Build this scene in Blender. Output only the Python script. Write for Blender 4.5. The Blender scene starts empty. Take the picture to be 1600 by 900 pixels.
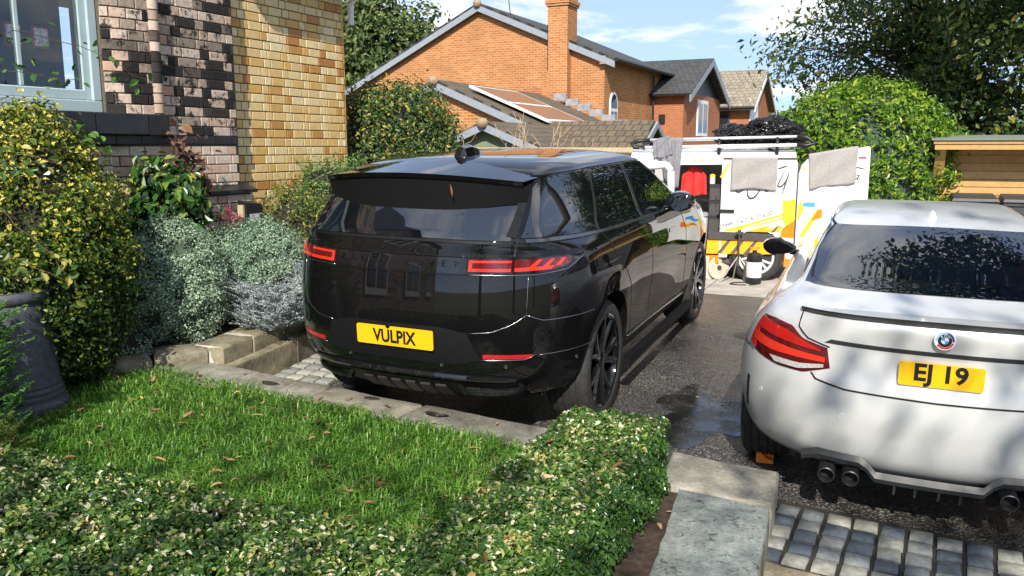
import bpy, bmesh, math, random
import numpy as np
from mathutils import Vector, Matrix
random.seed(7); RS = np.random.RandomState(11)
R = math.radians; pi = math.pi
SC = bpy.context.scene
COL = SC.collection
# ------------------------------------------------------------------ camera
cam_d = bpy.data.cameras.new('camera'); cam = bpy.data.objects.new('camera', cam_d); COL.objects.link(cam)
CAMZ = 1.974
cam_d.sensor_width = 36; cam_d.lens = 29.25; cam_d.clip_start = .05; cam_d.clip_end = 600
cam.location = (0, 0, CAMZ); cam.rotation_euler = (pi/2 - math.atan(220/1300), 0, 0)
SC.camera = cam
# ------------------------------------------------------------------ sky and sun
SUN_AZ = math.atan2(-.12, -.99); SUN_EL = R(37)
W = bpy.data.worlds.new('World'); SC.world = W; W.use_nodes = True
nt = W.node_tree; nt.nodes.clear()
def wn(t, **k):
    n = nt.nodes.new(t)
    for a, b in k.items(): setattr(n, a, b)
    return n
sky = wn('ShaderNodeTexSky', sky_type='NISHITA'); sky.sun_disc = False
sky.sun_elevation = SUN_EL; sky.sun_rotation = SUN_AZ; sky.air_density = .9; sky.dust_density = .25; sky.ozone_density = 1.4
bg = wn('ShaderNodeBackground'); out = wn('ShaderNodeOutputWorld')
tc = wn('ShaderNodeTexCoord'); sep = wn('ShaderNodeSeparateXYZ')
nt.links.new(tc.outputs['Generated'], sep.inputs[0])
mx = wn('ShaderNodeMath', operation='MAXIMUM'); mx.inputs[1].default_value = 0
nt.links.new(sep.outputs[2], mx.inputs[0])
ad = wn('ShaderNodeMath', operation='ADD'); ad.inputs[1].default_value = .16; nt.links.new(mx.outputs[0], ad.inputs[0])
dx = wn('ShaderNodeMath', operation='DIVIDE'); dy = wn('ShaderNodeMath', operation='DIVIDE')
nt.links.new(sep.outputs[0], dx.inputs[0]); nt.links.new(ad.outputs[0], dx.inputs[1])
nt.links.new(sep.outputs[1], dy.inputs[0]); nt.links.new(ad.outputs[0], dy.inputs[1])
cmb = wn('ShaderNodeCombineXYZ'); nt.links.new(dx.outputs[0], cmb.inputs[0]); nt.links.new(dy.outputs[0], cmb.inputs[1])
cn = wn('ShaderNodeTexNoise'); cn.inputs['Scale'].default_value = 1.7; cn.inputs['Detail'].default_value = 7; cn.inputs['Roughness'].default_value = .58
cn.inputs['Distortion'].default_value = .25
mp = wn('ShaderNodeMapping'); mp.inputs['Location'].default_value = (5.3, 2.9, .7)
nt.links.new(cmb.outputs[0], mp.inputs[0]); nt.links.new(mp.outputs[0], cn.inputs['Vector'])
cr = wn('ShaderNodeValToRGB'); cr.color_ramp.elements[0].position = .49; cr.color_ramp.elements[1].position = .62
cr.color_ramp.elements[0].color = (.16,.16,.16,1); cr.color_ramp.elements[1].color = (.95,.95,.95,1)
nt.links.new(cn.outputs[0], cr.inputs[0])
mixc = wn('ShaderNodeMix', data_type='RGBA')
mixc.inputs[7].default_value = (5.0, 5.0, 5.0, 1)
# the sky colour is looked up a little above each direction, so that it is blue down to the roofs
svz = wn('ShaderNodeMath', operation='MULTIPLY_ADD'); svz.inputs[1].default_value = .75; svz.inputs[2].default_value = .24; nt.links.new(mx.outputs[0], svz.inputs[0])
svc = wn('ShaderNodeCombineXYZ'); nt.links.new(sep.outputs[0], svc.inputs[0]); nt.links.new(sep.outputs[1], svc.inputs[1]); nt.links.new(svz.outputs[0], svc.inputs[2])
svn = wn('ShaderNodeVectorMath', operation='NORMALIZE'); nt.links.new(svc.outputs[0], svn.inputs[0]); nt.links.new(svn.outputs[0], sky.inputs[0])
nt.links.new(cr.outputs[0], mixc.inputs[0]); nt.links.new(sky.outputs[0], mixc.inputs[6])
nt.links.new(mixc.outputs[2], bg.inputs[0]); nt.links.new(bg.outputs[0], out.inputs[0])
bg.inputs[1].default_value = .15
sd = bpy.data.lights.new('sun', 'SUN'); sd.energy = 4.2; sd.angle = R(.5); sd.color = (1, .93, .82)
sun = bpy.data.objects.new('sun', sd); COL.objects.link(sun)
sdir = Vector((math.sin(SUN_AZ)*math.cos(SUN_EL), math.cos(SUN_AZ)*math.cos(SUN_EL), math.sin(SUN_EL)))
sun.rotation_euler = sdir.to_track_quat('Z', 'Y').to_euler(); sun.location = (0, -10, 20)
vs = SC.view_settings; vs.view_transform = 'Standard'; vs.look = 'None'; vs.gamma = 1; vs.exposure = .72
SC.render.engine = 'CYCLES'; SC.cycles.max_bounces = 8; SC.cycles.transparent_max_bounces = 8
try: SC.cycles.use_denoising = True
except Exception: pass
# ------------------------------------------------------------------ materials
MATS = {}
def nodes(name):
    m = bpy.data.materials.new(name); m.use_nodes = True
    t = m.node_tree; t.nodes.clear()
    o = t.nodes.new('ShaderNodeOutputMaterial'); b = t.nodes.new('ShaderNodeBsdfPrincipled')
    t.links.new(b.outputs[0], o.inputs[0]); MATS[name] = m
    return m, t, b, o
def N(t, kind, **kw):
    n = t.nodes.new(kind)
    for k, v in kw.items():
        if k.startswith('i_'): n.inputs[int(k[2:])].default_value = v
        else: setattr(n, k, v)
    return n
def col(c): return (c[0], c[1], c[2], 1)
def ramp(t, stops, fac=None, interp='LINEAR'):
    r = t.nodes.new('ShaderNodeValToRGB'); e = r.color_ramp.elements; r.color_ramp.interpolation = interp
    while len(e) < len(stops): e.new(.5)
    for k, (p, c) in enumerate(stops): e[k].position = p; e[k].color = col(c)
    if fac is not None: t.links.new(fac, r.inputs[0])
    return r
def noise(t, scale, detail=4, rough=.55, coord='Object', stretch=None, dist=0):
    n = t.nodes.new('ShaderNodeTexNoise'); n.inputs['Scale'].default_value = scale; n.inputs['Detail'].default_value = detail
    n.inputs['Roughness'].default_value = rough; n.inputs['Distortion'].default_value = dist
    c = t.nodes.new('ShaderNodeTexCoord')
    if coord == 'World':
        g = t.nodes.new('ShaderNodeNewGeometry'); src = g.outputs['Position']
    else: src = c.outputs[coord]
    if stretch:
        m = t.nodes.new('ShaderNodeMapping'); m.inputs['Scale'].default_value = stretch
        t.links.new(src, m.inputs[0]); src = m.outputs[0]
    t.links.new(src, n.inputs['Vector'])
    return n
def bump(t, b, src, strength=.3, dist=.01):
    n = t.nodes.new('ShaderNodeBump'); n.inputs['Strength'].default_value = strength; n.inputs['Distance'].default_value = dist
    t.links.new(src, n.inputs['Height']); t.links.new(n.outputs[0], b.inputs['Normal']); return n
def mixrgb(t, fac, a, b_, mode='MIX'):
    m = t.nodes.new('ShaderNodeMix'); m.data_type = 'RGBA'; m.blend_type = mode
    for s, i in ((fac, 0), (a, 6), (b_, 7)):
        if hasattr(s, 'is_linked'): t.links.new(s, m.inputs[i])
        elif i == 0: m.inputs[0].default_value = s
        else: m.inputs[i].default_value = col(s)
    return m.outputs[2]
def plain(name, c, rough=.5, metal=0, coat=0, var=.12, scale=9, bmp=0, spec=.5, coord='Object'):
    if name in MATS: return MATS[name]
    m, t, b, o = nodes(name)
    n = noise(t, scale, coord=coord)
    lo = tuple(x*(1-var) for x in c); hi = tuple(min(1, x*(1+var)) for x in c)
    r = ramp(t, [(.3, lo), (.7, hi)], n.outputs[0]); t.links.new(r.outputs[0], b.inputs['Base Color'])
    b.inputs['Roughness'].default_value = rough; b.inputs['Metallic'].default_value = metal
    b.inputs['Specular IOR Level'].default_value = spec
    b.inputs['Coat Weight'].default_value = coat; b.inputs['Coat Roughness'].default_value = .03
    if bmp: bump(t, b, n.outputs[0], bmp, .01)
    return m
def leafmat(name, stops, rough=.45, trans=.25, spec=.4, backmul=1.0):
    """foliage: colour by a random value stored on every leaf, plus some light through the blade"""
    m, t, b, o = nodes(name)
    a = N(t, 'ShaderNodeAttribute', attribute_name='rnd')
    r = ramp(t, stops, a.outputs['Fac'])
    t.links.new(r.outputs[0], b.inputs['Base Color']); b.inputs['Roughness'].default_value = rough
    b.inputs['Specular IOR Level'].default_value = spec
    tr = t.nodes.new('ShaderNodeBsdfTranslucent'); t.links.new(r.outputs[0], tr.inputs[0])
    mx = t.nodes.new('ShaderNodeMixShader'); mx.inputs[0].default_value = trans
    t.links.new(b.outputs[0], mx.inputs[1]); t.links.new(tr.outputs[0], mx.inputs[2]); t.links.new(mx.outputs[0], o.inputs[0])
    return m
def objrand(name, stops, rough=.8, bmp=.35, scale=40, spots=None, spec=.3, interp='LINEAR', mottle=.25):
    """each piece (brick, stone, board) takes its own colour from its object's random value"""
    m, t, b, o = nodes(name)
    oi = t.nodes.new('ShaderNodeObjectInfo')
    at_ = N(t, 'ShaderNodeAttribute', attribute_name='rnd'); sm_ = N(t, 'ShaderNodeMath', operation='ADD'); t.links.new(oi.outputs['Random'], sm_.inputs[0]); t.links.new(at_.outputs['Fac'], sm_.inputs[1])
    fr_ = N(t, 'ShaderNodeMath', operation='FRACT'); t.links.new(sm_.outputs[0], fr_.inputs[0]); r = ramp(t, stops, fr_.outputs[0], interp)
    n = noise(t, scale, 5, .65, 'World')
    k = ramp(t, [(.25, (1-mottle,)*3), (.75, (1+mottle*.5,)*3)], n.outputs[0])
    c = mixrgb(t, 1.0, r.outputs[0], k.outputs[0], 'MULTIPLY')
    if spots:
        n2 = noise(t, spots[0], 6, .7, 'World'); r2 = ramp(t, [(spots[1], (0,)*3), (spots[1]+.08, (1,)*3)], n2.outputs[0])
        c = mixrgb(t, r2.outputs[0], c, spots[2])
    t.links.new(c, b.inputs['Base Color']); b.inputs['Roughness'].default_value = rough
    b.inputs['Specular IOR Level'].default_value = spec
    bump(t, b, n.outputs[0], bmp, .006)
    return m
# ------------------------------------------------------------------ mesh helpers
def mesh_np(name, V, F, mats, smooth=False, attr=None, fm=None):
    V = np.asarray(V, np.float32); me = bpy.data.meshes.new(name)
    if isinstance(F, np.ndarray):
        k = F.shape[1]; nf = len(F)
        me.vertices.add(len(V)); me.vertices.foreach_set('co', V.ravel())
        me.loops.add(nf*k); me.loops.foreach_set('vertex_index', F.astype(np.int32).ravel())
        me.polygons.add(nf); me.polygons.foreach_set('loop_start', np.arange(nf, dtype=np.int32)*k)
    else:
        me.from_pydata([tuple(map(float, v)) for v in V], [], F)
    for m in (mats if isinstance(mats, (list, tuple)) else [mats]):
        me.materials.append(MATS[m] if isinstance(m, str) else m)
    if attr is not None:
        a = me.attributes.new('rnd', 'FLOAT', 'FACE'); a.data.foreach_set('value', np.asarray(attr, np.float32))
    if fm is not None: me.polygons.foreach_set('material_index', np.asarray(fm, np.int32))
    me.polygons.foreach_set('use_smooth', np.full(len(me.polygons), bool(smooth)))
    me.update(calc_edges=True); me.validate()
    return me
def link(name, me, parent=None, loc=None):
    o = bpy.data.objects.new(name, me); COL.objects.link(o)
    if parent is not None: o.parent = parent
    if loc is not None: o.location = loc
    return o
def tag(o, label=None, cat=None, group=None, kind=None):
    if label: o['label'] = label
    if cat: o['category'] = cat
    if group: o['group'] = group
    if kind: o['kind'] = kind
    return o
def empty(name, loc=(0,0,0), rz=0, label=None, cat=None, group=None):
    o = bpy.data.objects.new(name, None); COL.objects.link(o); o.location = loc; o.rotation_euler = (0, 0, rz)
    o.empty_display_size = .1
    return tag(o, label, cat, group)
class MB:
    """collects polygons, then links them as one mesh object"""
    def __init__(s): s.v = []; s.f = []; s.m = []
    def add(s, vs, fs, mi=0):
        k = len(s.v); s.v += [tuple(v) for v in vs]; s.f += [tuple(i+k for i in f) for f in fs]; s.m += [mi]*len(fs); return s
    def box(s, a, b, mi=0, M=None, bev=0):
        (x0,y0,z0),(x1,y1,z1) = a, b
        if bev > 0:
            e = bev; vs = []; 
            for z, i in ((z0, e), (z0+e, 0), (z1-e, 0), (z1, e)):
                vs += [(x0+i,y0+i,z),(x1-i,y0+i,z),(x1-i,y1-i,z),(x0+i,y1-i,z)]
            fs = [(3,2,1,0),(12,13,14,15)]
            for l in range(3):
                for q in range(4): fs.append((l*4+q, l*4+(q+1)%4, l*4+4+(q+1)%4, l*4+4+q))
        else:
            vs = [(x0,y0,z0),(x1,y0,z0),(x1,y1,z0),(x0,y1,z0),(x0,y0,z1),(x1,y0,z1),(x1,y1,z1),(x0,y1,z1)]
            fs = [(3,2,1,0),(4,5,6,7),(0,1,5,4),(1,2,6,5),(2,3,7,6),(3,0,4,7)]
        if M is not None: vs = [tuple(M @ Vector(v)) for v in vs]
        return s.add(vs, fs, mi)
    def tube(s, pts, rad, n=8, mi=0, cap=True):
        pts = [Vector(p) for p in pts]; k = len(pts)
        rad = rad if isinstance(rad, (list, tuple)) else [rad]*k
        vs = []; prev = None
        for i, p in enumerate(pts):
            d = (pts[min(i+1, k-1)] - pts[max(i-1, 0)]).normalized()
            if prev is None:
                a = Vector((0,0,1)) if abs(d.z) < .9 else Vector((1,0,0)); u = d.cross(a).normalized()
            else: u = (prev - d*prev.dot(d)).normalized()
            prev = u; w = d.cross(u)
            for j in range(n):
                t = 2*pi*j/n; vs.append(p + (u*math.cos(t) + w*math.sin(t))*rad[i])
        fs = [(i*n+j, i*n+(j+1)%n, (i+1)*n+(j+1)%n, (i+1)*n+j) for i in range(k-1) for j in range(n)]
        if cap: fs += [tuple(range(n-1, -1, -1)), tuple((k-1)*n+j for j in range(n))]
        return s.add(vs, fs, mi)
    def lathe(s, prof, n=32, mi=0, axis='z', M=None, closed=False):
        vs = []
        for (r, h) in prof:
            for j in range(n):
                t = 2*pi*j/n; a, b_ = r*math.cos(t), r*math.sin(t)
                vs.append((a, b_, h) if axis == 'z' else (a, h, b_) if axis == 'y' else (h, a, b_))
        k = len(prof)
        fs = [(i*n+j, i*n+(j+1)%n, (i+1)*n+(j+1)%n, (i+1)*n+j) for i in range(k-1) for j in range(n)]
        if closed: fs += [((k-1)*n+j, (k-1)*n+(j+1)%n, (j+1)%n, j) for j in range(n)]
        if M is not None: vs = [tuple(M @ Vector(v)) for v in vs]
        return s.add(vs, fs, mi)
    def prism(s, poly, d0, d1, plane='xz', mi=0):
        """polygon in a plane, pushed from d0 to d1 along the third axis"""
        def P(a, b_, d): return (a, d, b_) if plane == 'xz' else (d, a, b_) if plane == 'yz' else (a, b_, d)
        n = len(poly); vs = [P(a, b_, d0) for a, b_ in poly] + [P(a, b_, d1) for a, b_ in poly]
        fs = [tuple(range(n-1, -1, -1)), tuple(range(n, 2*n))] + [(i, (i+1) % n, n+(i+1) % n, n+i) for i in range(n)]
        return s.add(vs, fs, mi)
    def build(s, name, mats, parent=None, smooth=False, angle=None, loc=None, fix=True):
        me = mesh_np(name, s.v, s.f, mats, smooth or angle is not None, fm=s.m)
        if fix:
            bm = bmesh.new(); bm.from_mesh(me); bmesh.ops.recalc_face_normals(bm, faces=bm.faces); bm.to_mesh(me); bm.free()
        if angle is not None: me.set_sharp_from_angle(angle=R(angle))
        return link(name, me, parent, loc)
def vary(o, per=6):
    """give each joined box its own random value"""
    n = len(o.data.polygons); a = o.data.attributes.new('rnd', 'FLOAT', 'FACE'); a.data.foreach_set('value', np.repeat(RS.rand(n//per+1), per)[:n].astype(np.float32)); return o
def pchip(xk, yk, x):
    xk = np.asarray(xk, float); yk = np.asarray(yk, float); h = np.diff(xk); d = np.diff(yk)/h
    m = np.zeros(len(xk)); m[0] = d[0]; m[-1] = d[-1]
    for i in range(1, len(xk)-1):
        if d[i-1]*d[i] > 0:
            w1 = 2*h[i]+h[i-1]; w2 = h[i]+2*h[i-1]; m[i] = (w1+w2)/(w1/d[i-1]+w2/d[i])
    x = np.clip(x, xk[0], xk[-1]); i = np.clip(np.searchsorted(xk, x)-1, 0, len(h)-1)
    t = (x-xk[i])/h[i]
    return (2*t**3-3*t**2+1)*yk[i]+(t**3-2*t**2+t)*h[i]*m[i]+(-2*t**3+3*t**2)*yk[i+1]+(t**3-t**2)*h[i]*m[i+1]
def text_mesh(txt, size, mat, depth=.002, shear=0, xscale=1, align='CENTER', bold=0):
    cu = bpy.data.curves.new('lettering', 'FONT'); cu.body = txt; cu.size = size; cu.extrude = depth; cu.align_x = align; cu.shear = shear; cu.offset = bold
    cu.resolution_u = 3
    o = bpy.data.objects.new('lettering', cu); COL.objects.link(o)
    dg = bpy.context.evaluated_depsgraph_get(); me = bpy.data.meshes.new_from_object(o.evaluated_get(dg))
    bpy.data.objects.remove(o); bpy.data.curves.remove(cu)
    if xscale != 1:
        for v in me.vertices: v.co.x *= xscale
    me.materials.clear(); me.materials.append(MATS[mat]); me.name = 'lettering'
    return me
def centre_y(me):
    ys = [v.co.y for v in me.vertices]; c = (min(ys)+max(ys))/2
    xs = [v.co.x for v in me.vertices]; d = (min(xs)+max(xs))/2
    for v in me.vertices: v.co.y -= c; v.co.x -= d
    return me
# layout: the plot is turned 24 degrees to the right of the view
GA = R(24); U = Vector((math.sin(GA), math.cos(GA), 0)); Vv = Vector((math.cos(GA), -math.sin(GA), 0))
GY = .035
def drive_z(y): return GY*min(max(y, -3), 8.0) if y < 8 else GY*8 + .012*min(y-8, 10)*0
def lawn_z(y): return .202 + GY*min(max(y, -2), 9)
# ------------------------------------------------------------------ shared materials
def mat_asphalt():
    m, t, b, o = nodes('asphalt')
    n1 = noise(t, 75, 3, .75, 'World'); n2 = noise(t, .9, 5, .6, 'World'); n3 = noise(t, 14, 4, .7, 'World')
    r1 = ramp(t, [(.36, (.012,.012,.013)), (.52, (.04,.039,.038)), (.59, (.15,.145,.135)), (.68, (.40,.39,.36))], n1.outputs[0])
    r2 = ramp(t, [(.35, (.55,.55,.56)), (.65, (1.25,1.22,1.18))], n2.outputs[0])
    c = mixrgb(t, 1.0, r1.outputs[0], r2.outputs[0], 'MULTIPLY'); t.links.new(c, b.inputs['Base Color'])
    r3 = ramp(t, [(.38, (.16,)*3), (.62, (.62,)*3)], n2.outputs[0])
    r4 = mixrgb(t, .35, r3.outputs[0], n3.outputs[0]); t.links.new(r4, b.inputs['Roughness'])
    b.inputs['Specular IOR Level'].default_value = .45
    bump(t, b, n1.outputs[0], .8, .008)
mat_asphalt()
def mat_stone(name, a, b_, c_, lich=(.42,.42,.36), sc=7, lam=.52):
    m, t, b, o = nodes(name)
    oi = t.nodes.new('ShaderNodeObjectInfo')
    n1 = noise(t, sc, 8, .65, 'World'); n2 = noise(t, 55, 4, .7, 'World'); n3 = noise(t, sc*1.7, 8, .75, 'World', dist=.6)
    r1 = ramp(t, [(.3, a), (.52, b_), (.72, c_)], n1.outputs[0])
    r2 = ramp(t, [(.3, (.72,)*3), (.7, (1.15,)*3)], n2.outputs[0])
    c = mixrgb(t, 1, r1.outputs[0], r2.outputs[0], 'MULTIPLY')
    r3 = ramp(t, [(lam, (0,)*3), (lam+.07, (1,)*3)], n3.outputs[0]); c = mixrgb(t, r3.outputs[0], c, lich)
    r5 = ramp(t, [(0, (.86,.86,.88)), (1, (1.1,1.08,1.04))], oi.outputs['Random']); c = mixrgb(t, 1, c, r5.outputs[0], 'MULTIPLY')
    t.links.new(c, b.inputs['Base Color']); b.inputs['Roughness'].default_value = .82; b.inputs['Specular IOR Level'].default_value = .25
    bump(t, b, mixrgb(t, .5, n1.outputs[0], n2.outputs[0]), .8, .014)
mat_stone('flagstone', (.13,.125,.10), (.27,.26,.215), (.40,.39,.34), (.33,.31,.23), 5, .56)
mat_stone('slabstone', (.17,.19,.175), (.27,.30,.275), (.38,.41,.37), (.075,.08,.075), 14, .545)
mat_stone('wallstone', (.10,.09,.065), (.24,.215,.15), (.36,.33,.25), (.05,.05,.045), 5, .60)
plain('mortar_pale', (.5,.48,.43), .9, var=.2, scale=30, bmp=.4, coord='Object')
plain('soil', (.045,.03,.02), .95, var=.5, scale=28, bmp=1.0)
plain('concrete', (.40,.37,.33), .85, var=.22, scale=5, bmp=.3)
m, t, b, o = nodes('puddle_water')
n1 = noise(t, 3, 3, .5, 'World'); r1 = ramp(t, [(.3,(.012,)*3),(.7,(.03,)*3)], n1.outputs[0]); t.links.new(r1.outputs[0], b.inputs['Base Color'])
b.inputs['Roughness'].default_value = .05
n5 = noise(t, 55, 4, .7, 'World'); n6 = noise(t, 5.5, 5, .6, 'World'); r6 = ramp(t, [(.44, (0,)*3), (.56, (1,)*3)], n6.outputs[0]); r5 = ramp(t, [(.30, (1,)*3), (.62, (0,)*3)], n5.outputs[0])
t.links.new(mixrgb(t, r6.outputs[0], r5.outputs[0], (.96,)*3), b.inputs['Alpha']); bump(t, b, n5.outputs[0], .10, .004)
m, t, b, o = nodes('ground_mix')
n1 = noise(t, .15, 6, .6, 'World'); r1 = ramp(t, [(.35,(.05,.07,.025)),(.6,(.09,.10,.05)),(.75,(.16,.14,.10))], n1.outputs[0])
t.links.new(r1.outputs[0], b.inputs['Base Color']); b.inputs['Roughness'].default_value = .95
m, t, b, o = nodes('turf')
n1 = noise(t, 18, 4, .6, 'World'); r1 = ramp(t, [(.3,(.02,.045,.01)),(.7,(.045,.085,.02))], n1.outputs[0])
t.links.new(r1.outputs[0], b.inputs['Base Color']); b.inputs['Roughness'].default_value = .95
plain('black_slate', (.016,.017,.02), .38, var=.35, scale=8, bmp=.25)
plain('window_frame_paint', (.36,.46,.48), .45, var=.06)
plain('white_paint', (.72,.73,.72), .45, var=.05)
plain('dark_interior', (.012,.014,.016), .8)
plain('curtain', (.55,.62,.66), .85, var=.12, scale=14)
# ------------------------------------------------------------------ ground sheets
def strip_sheet(name, xs, ys, zf, mat):
    V = [(x, y, zf(y)) for y in ys for x in xs]; n = len(xs)
    F = [(j*n+i, j*n+i+1, (j+1)*n+i+1, (j+1)*n+i) for j in range(len(ys)-1) for i in range(n-1)]
    return link(name, mesh_np(name, V, F, mat))
def gz(y): return float(np.interp(y, [-400, 1.5, 3.9, 8, 400], [-.22, -.22, -.16, .255, .255]))
tag(strip_sheet('ground', [-420, -40, -8, 0, 8, 40, 420], [-420, -40, 1.5, 3.9, 8, 30, 420], gz, 'ground_mix'), kind='structure')
CD = Vector((.88, -.477, 0)).normalized(); CN = Vector((.477, .88, 0)).normalized()     # along the coping, and away from the lawn
C0 = Vector((.235, 4.62, 0))
def cp(a, n): return C0 + CD*a + CN*n
def slab_poly(pts, zt, th, mats, name, parent, wob=.004, bev=.012):
    """a stone slab from a plan outline: bevelled arris, uneven edges and top"""
    P = [Vector(p) for p in pts]; Q = []
    for i in range(len(P)):
        a, b_ = P[i], P[(i+1) % len(P)]; k = max(1, int((b_-a).length/.09))
        for j in range(k): Q.append(a.lerp(b_, j/k) + Vector((random.uniform(-wob, wob), random.uniform(-wob, wob), 0)))
    c = sum(Q, Vector())/len(Q); n = len(Q); bm_ = MB()
    def ring(off, z):
        out_ = []
        for q in Q:
            d = (c-q); d.z = 0; d.normalize(); p = q + d*off; out_.append((p.x, p.y, zt(p.y)+z + random.uniform(-.002, .002)))
        return out_
    rings = [ring(.004, -th), ring(0, -bev), ring(bev*.5, -bev*.3), ring(bev*1.4, 0)]
    vs = sum(rings, []); fs = [(i*n+j, i*n+(j+1) % n, (i+1)*n+(j+1) % n, (i+1)*n+j) for i in range(3) for j in range(n)]
    fs.append(tuple(3*n+j for j in range(n)))
    bm_.add(vs, fs); return bm_.build(name, mats, parent, angle=50)
# driveway: asphalt, laid as a thick sheet that ends at the stone step
STEP_N = -.36                                        # the setts end here, measured from the coping line
dv = MB(); ys = [None, 5, 6.5, 8, 9.7, 14]
def dline(n, a): return cp(a, n)
pa, pb = cp(-.2, -.52), cp(9, -.52)
row0 = [Vector((-9, pa.y + (pa.x+9)*.542, 0)), pa, pb]
V = []; F = []
for q in row0: V.append((q.x, q.y, drive_z(q.y)))
for y in (9.75,):
    for q in row0: V.append((q.x + (0 if q.x > -8 else 0), 14.0, drive_z(14)))
# rows in y between: split each column so that the change of grade at y = 8 is kept
V = []; cols = []
for q in row0:
    yl = [q.y, max(q.y+.1, 4.6), max(q.y+.2, 8.0), max(q.y+.3, 16.0)]
    cols.append(len(V)); V += [(q.x, y, drive_z(y)) for y in yl]
for a, b_ in zip(cols[:-1], cols[1:]):
    for j in range(3): F.append((a+j, b_+j, b_+j+1, a+j+1))
k = len(V)
for q in row0: V.append((q.x, q.y, -.3))
F += [(cols[0], k, k+1, cols[1]), (cols[1], k+1, k+2, cols[2])]
tag(link('driveway', mesh_np('driveway', V, F, 'asphalt')), kind='structure')
# concrete apron beside the van
q0 = Vector((2.6, 9.48, 0)); ap = MB()
for i in range(4):
    a, b_ = q0 + Vv*(-4.2+i*1.9), q0 + Vv*(-4.2+i*1.9+1.885)
    e, f_ = b_ + U*5, a + U*5
    ap = MB(); ap.add([(p.x, p.y, .278) for p in (a, b_, e, f_)] + [(p.x, p.y, .291) for p in (a, b_, e, f_)],
                      [(4,5,6,7),(0,1,5,4),(1,2,6,5),(2,3,7,6),(3,0,4,7)])
    if i == 0: apron = tag(ap.build('concrete_apron', 'concrete'), kind='structure')
    else: ap.build('concrete_slab', 'concrete', apron)
# puddle
pv = []; random.seed(3)
for j in range(40):
    t_ = 2*pi*j/40; r_ = 1 + .22*math.sin(3*t_+1) + .15*math.sin(7*t_) + random.uniform(-.06, .06)
    p = Vector((1.32, 5.42, 0)) + Vv*(.36*r_*math.cos(t_)) + U*(.52*r_*math.sin(t_)); pv.append((p.x, p.y, drive_z(p.y)+.0035))
tag(link('puddle', mesh_np('puddle', pv, [tuple(range(40))], 'puddle_water')), 'shallow puddle on the wet asphalt between the two cars', 'puddle')
# ------------------------------------------------------------------ lawn block, coping, corner slabs
L0 = cp(-3.75, -.27); L1 = cp(1.23, -.02)
US = Vector((.354, .935, 0))                         # the way the corner slabs run
lp = [cp(-4.6, -.02), cp(1.0, -.02), cp(1.0, -.02) - US*3.2, Vector((-5.5, .5, 0)), Vector((-6.2, 7.4, 0))]
lb = MB(); n = len(lp)
lb.add([(p.x, p.y, lawn_z(p.y)-.035) for p in lp] + [(p.x, p.y, -.35) for p in lp], [tuple(range(n))] + [(i, (i+1) % n, n+(i+1) % n, n+i) for i in range(n)])
tag(lb.build('lawn_soil', 'soil'), kind='structure')
# turf sheet
tp = [cp(-3.7, -.285), cp(.12, -.285), Vector((-.28, 2.5, 0)), Vector((-2.6, 3.3, 0)), Vector((-3.6, 4.2, 0)), Vector((-3.5, 5.6, 0))]
tag(link('lawn', mesh_np('lawn', [(p.x, p.y, lawn_z(p.y)-.02) for p in tp], [tuple(range(len(tp)-1, -1, -1))], 'turf')), kind='structure')
coping = empty('stone_coping', (0,0,0), 0, 'long row of worn sandstone coping slabs between the lawn and the driveway', 'coping')
random.seed(5); a = -4.3
for w in (.62, .55, .83, .66, .74, .88, .66):
    fr = -.30 if a > -2.9 else (-.40 if a > -3.3 else -.46)
    bk = 0 if a > -2.4 else (.02)
    slab_poly([cp(a+.006, fr), cp(a+w-.006, fr), cp(a+w-.006, bk+.01*random.uniform(-1,1)), cp(a+.006, bk)], lawn_z, .2, 'flagstone', 'coping_slab', coping, .006, .014)
    a += w
cb = empty('corner_slabs', (0,0,0), 0, 'thick lichen-marked stone slabs capping the low wall at the end of the hedge', 'stone slab')
TR = Vector((1.36, 4.03, 0)); TL = TR - CD*.56
slab_poly([TL - US*.42, TR - US*.415, TR, TL], lawn_z, .26, 'flagstone', 'slab', cb, .006, .016)
b0 = TR - US*.425 + Vector((-.012,.004,0)); slab_poly([b0 - US*1.75 - CD*.40, b0 - US*1.75, b0, b0 - CD*.43], lawn_z, .27, 'slabstone', 'slab', cb, .005, .016)
cw = MB(); w0, w1 = TR - US*.03 - CD*.012, TR - US*2.2 - CD*.012; w2, w3 = w1 - CD*.35, w0 - CD*.35
cw.add([(p.x, p.y, -.35) for p in (w0, w1, w2, w3)] + [(p.x, p.y, .30) for p in (w0, w1, w2, w3)], [(0,1,5,4),(1,2,6,5),(2,3,7,6),(3,0,4,7),(4,5,6,7)])
cw.build('wall_base', 'wallstone', cb)
# stone step and granite setts
steps = empty('stone_step', (0,0,0), 0, 'weathered stone step edging below the square setts beside the corner slabs', 'step')
for a in (1.02, 1.95, 2.9, 3.8):
    slab_poly([cp(a+.005, -.72), cp(a+.9, -.72), cp(a+.9, -.535), cp(a+.005, -.535)], lambda y: drive_z(y)+.006, .13, 'wallstone', 'kerb_stone', steps, .007, .016)
    slab_poly([cp(a+.1, -1.12), cp(a+.98, -1.12), cp(a+.98, -.74), cp(a+.1, -.74)], lambda y: drive_z(y)-.09, .13, 'flagstone', 'tread_stone', steps, .006, .014)
objrand('sett_stone', [(0,(.05,.065,.085)),(.3,(.11,.13,.15)),(.5,(.20,.215,.215)),(.72,(.26,.265,.24)),(1,(.34,.335,.28))], .62, .7, 34, None, .4, mottle=.45)
plain('sett_bed', (.025,.022,.018), .95, var=.4, scale=60, bmp=.8)
plain('moss', (.09,.12,.02), .95, var=.5, scale=60, bmp=.9)
objrand('sett_pale', [(0,(.22,.23,.22)),(.5,(.33,.335,.30)),(1,(.43,.42,.36))], .7, .7, 34, (12, .66, (.10,.13,.04)), .35, mottle=.4)
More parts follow.
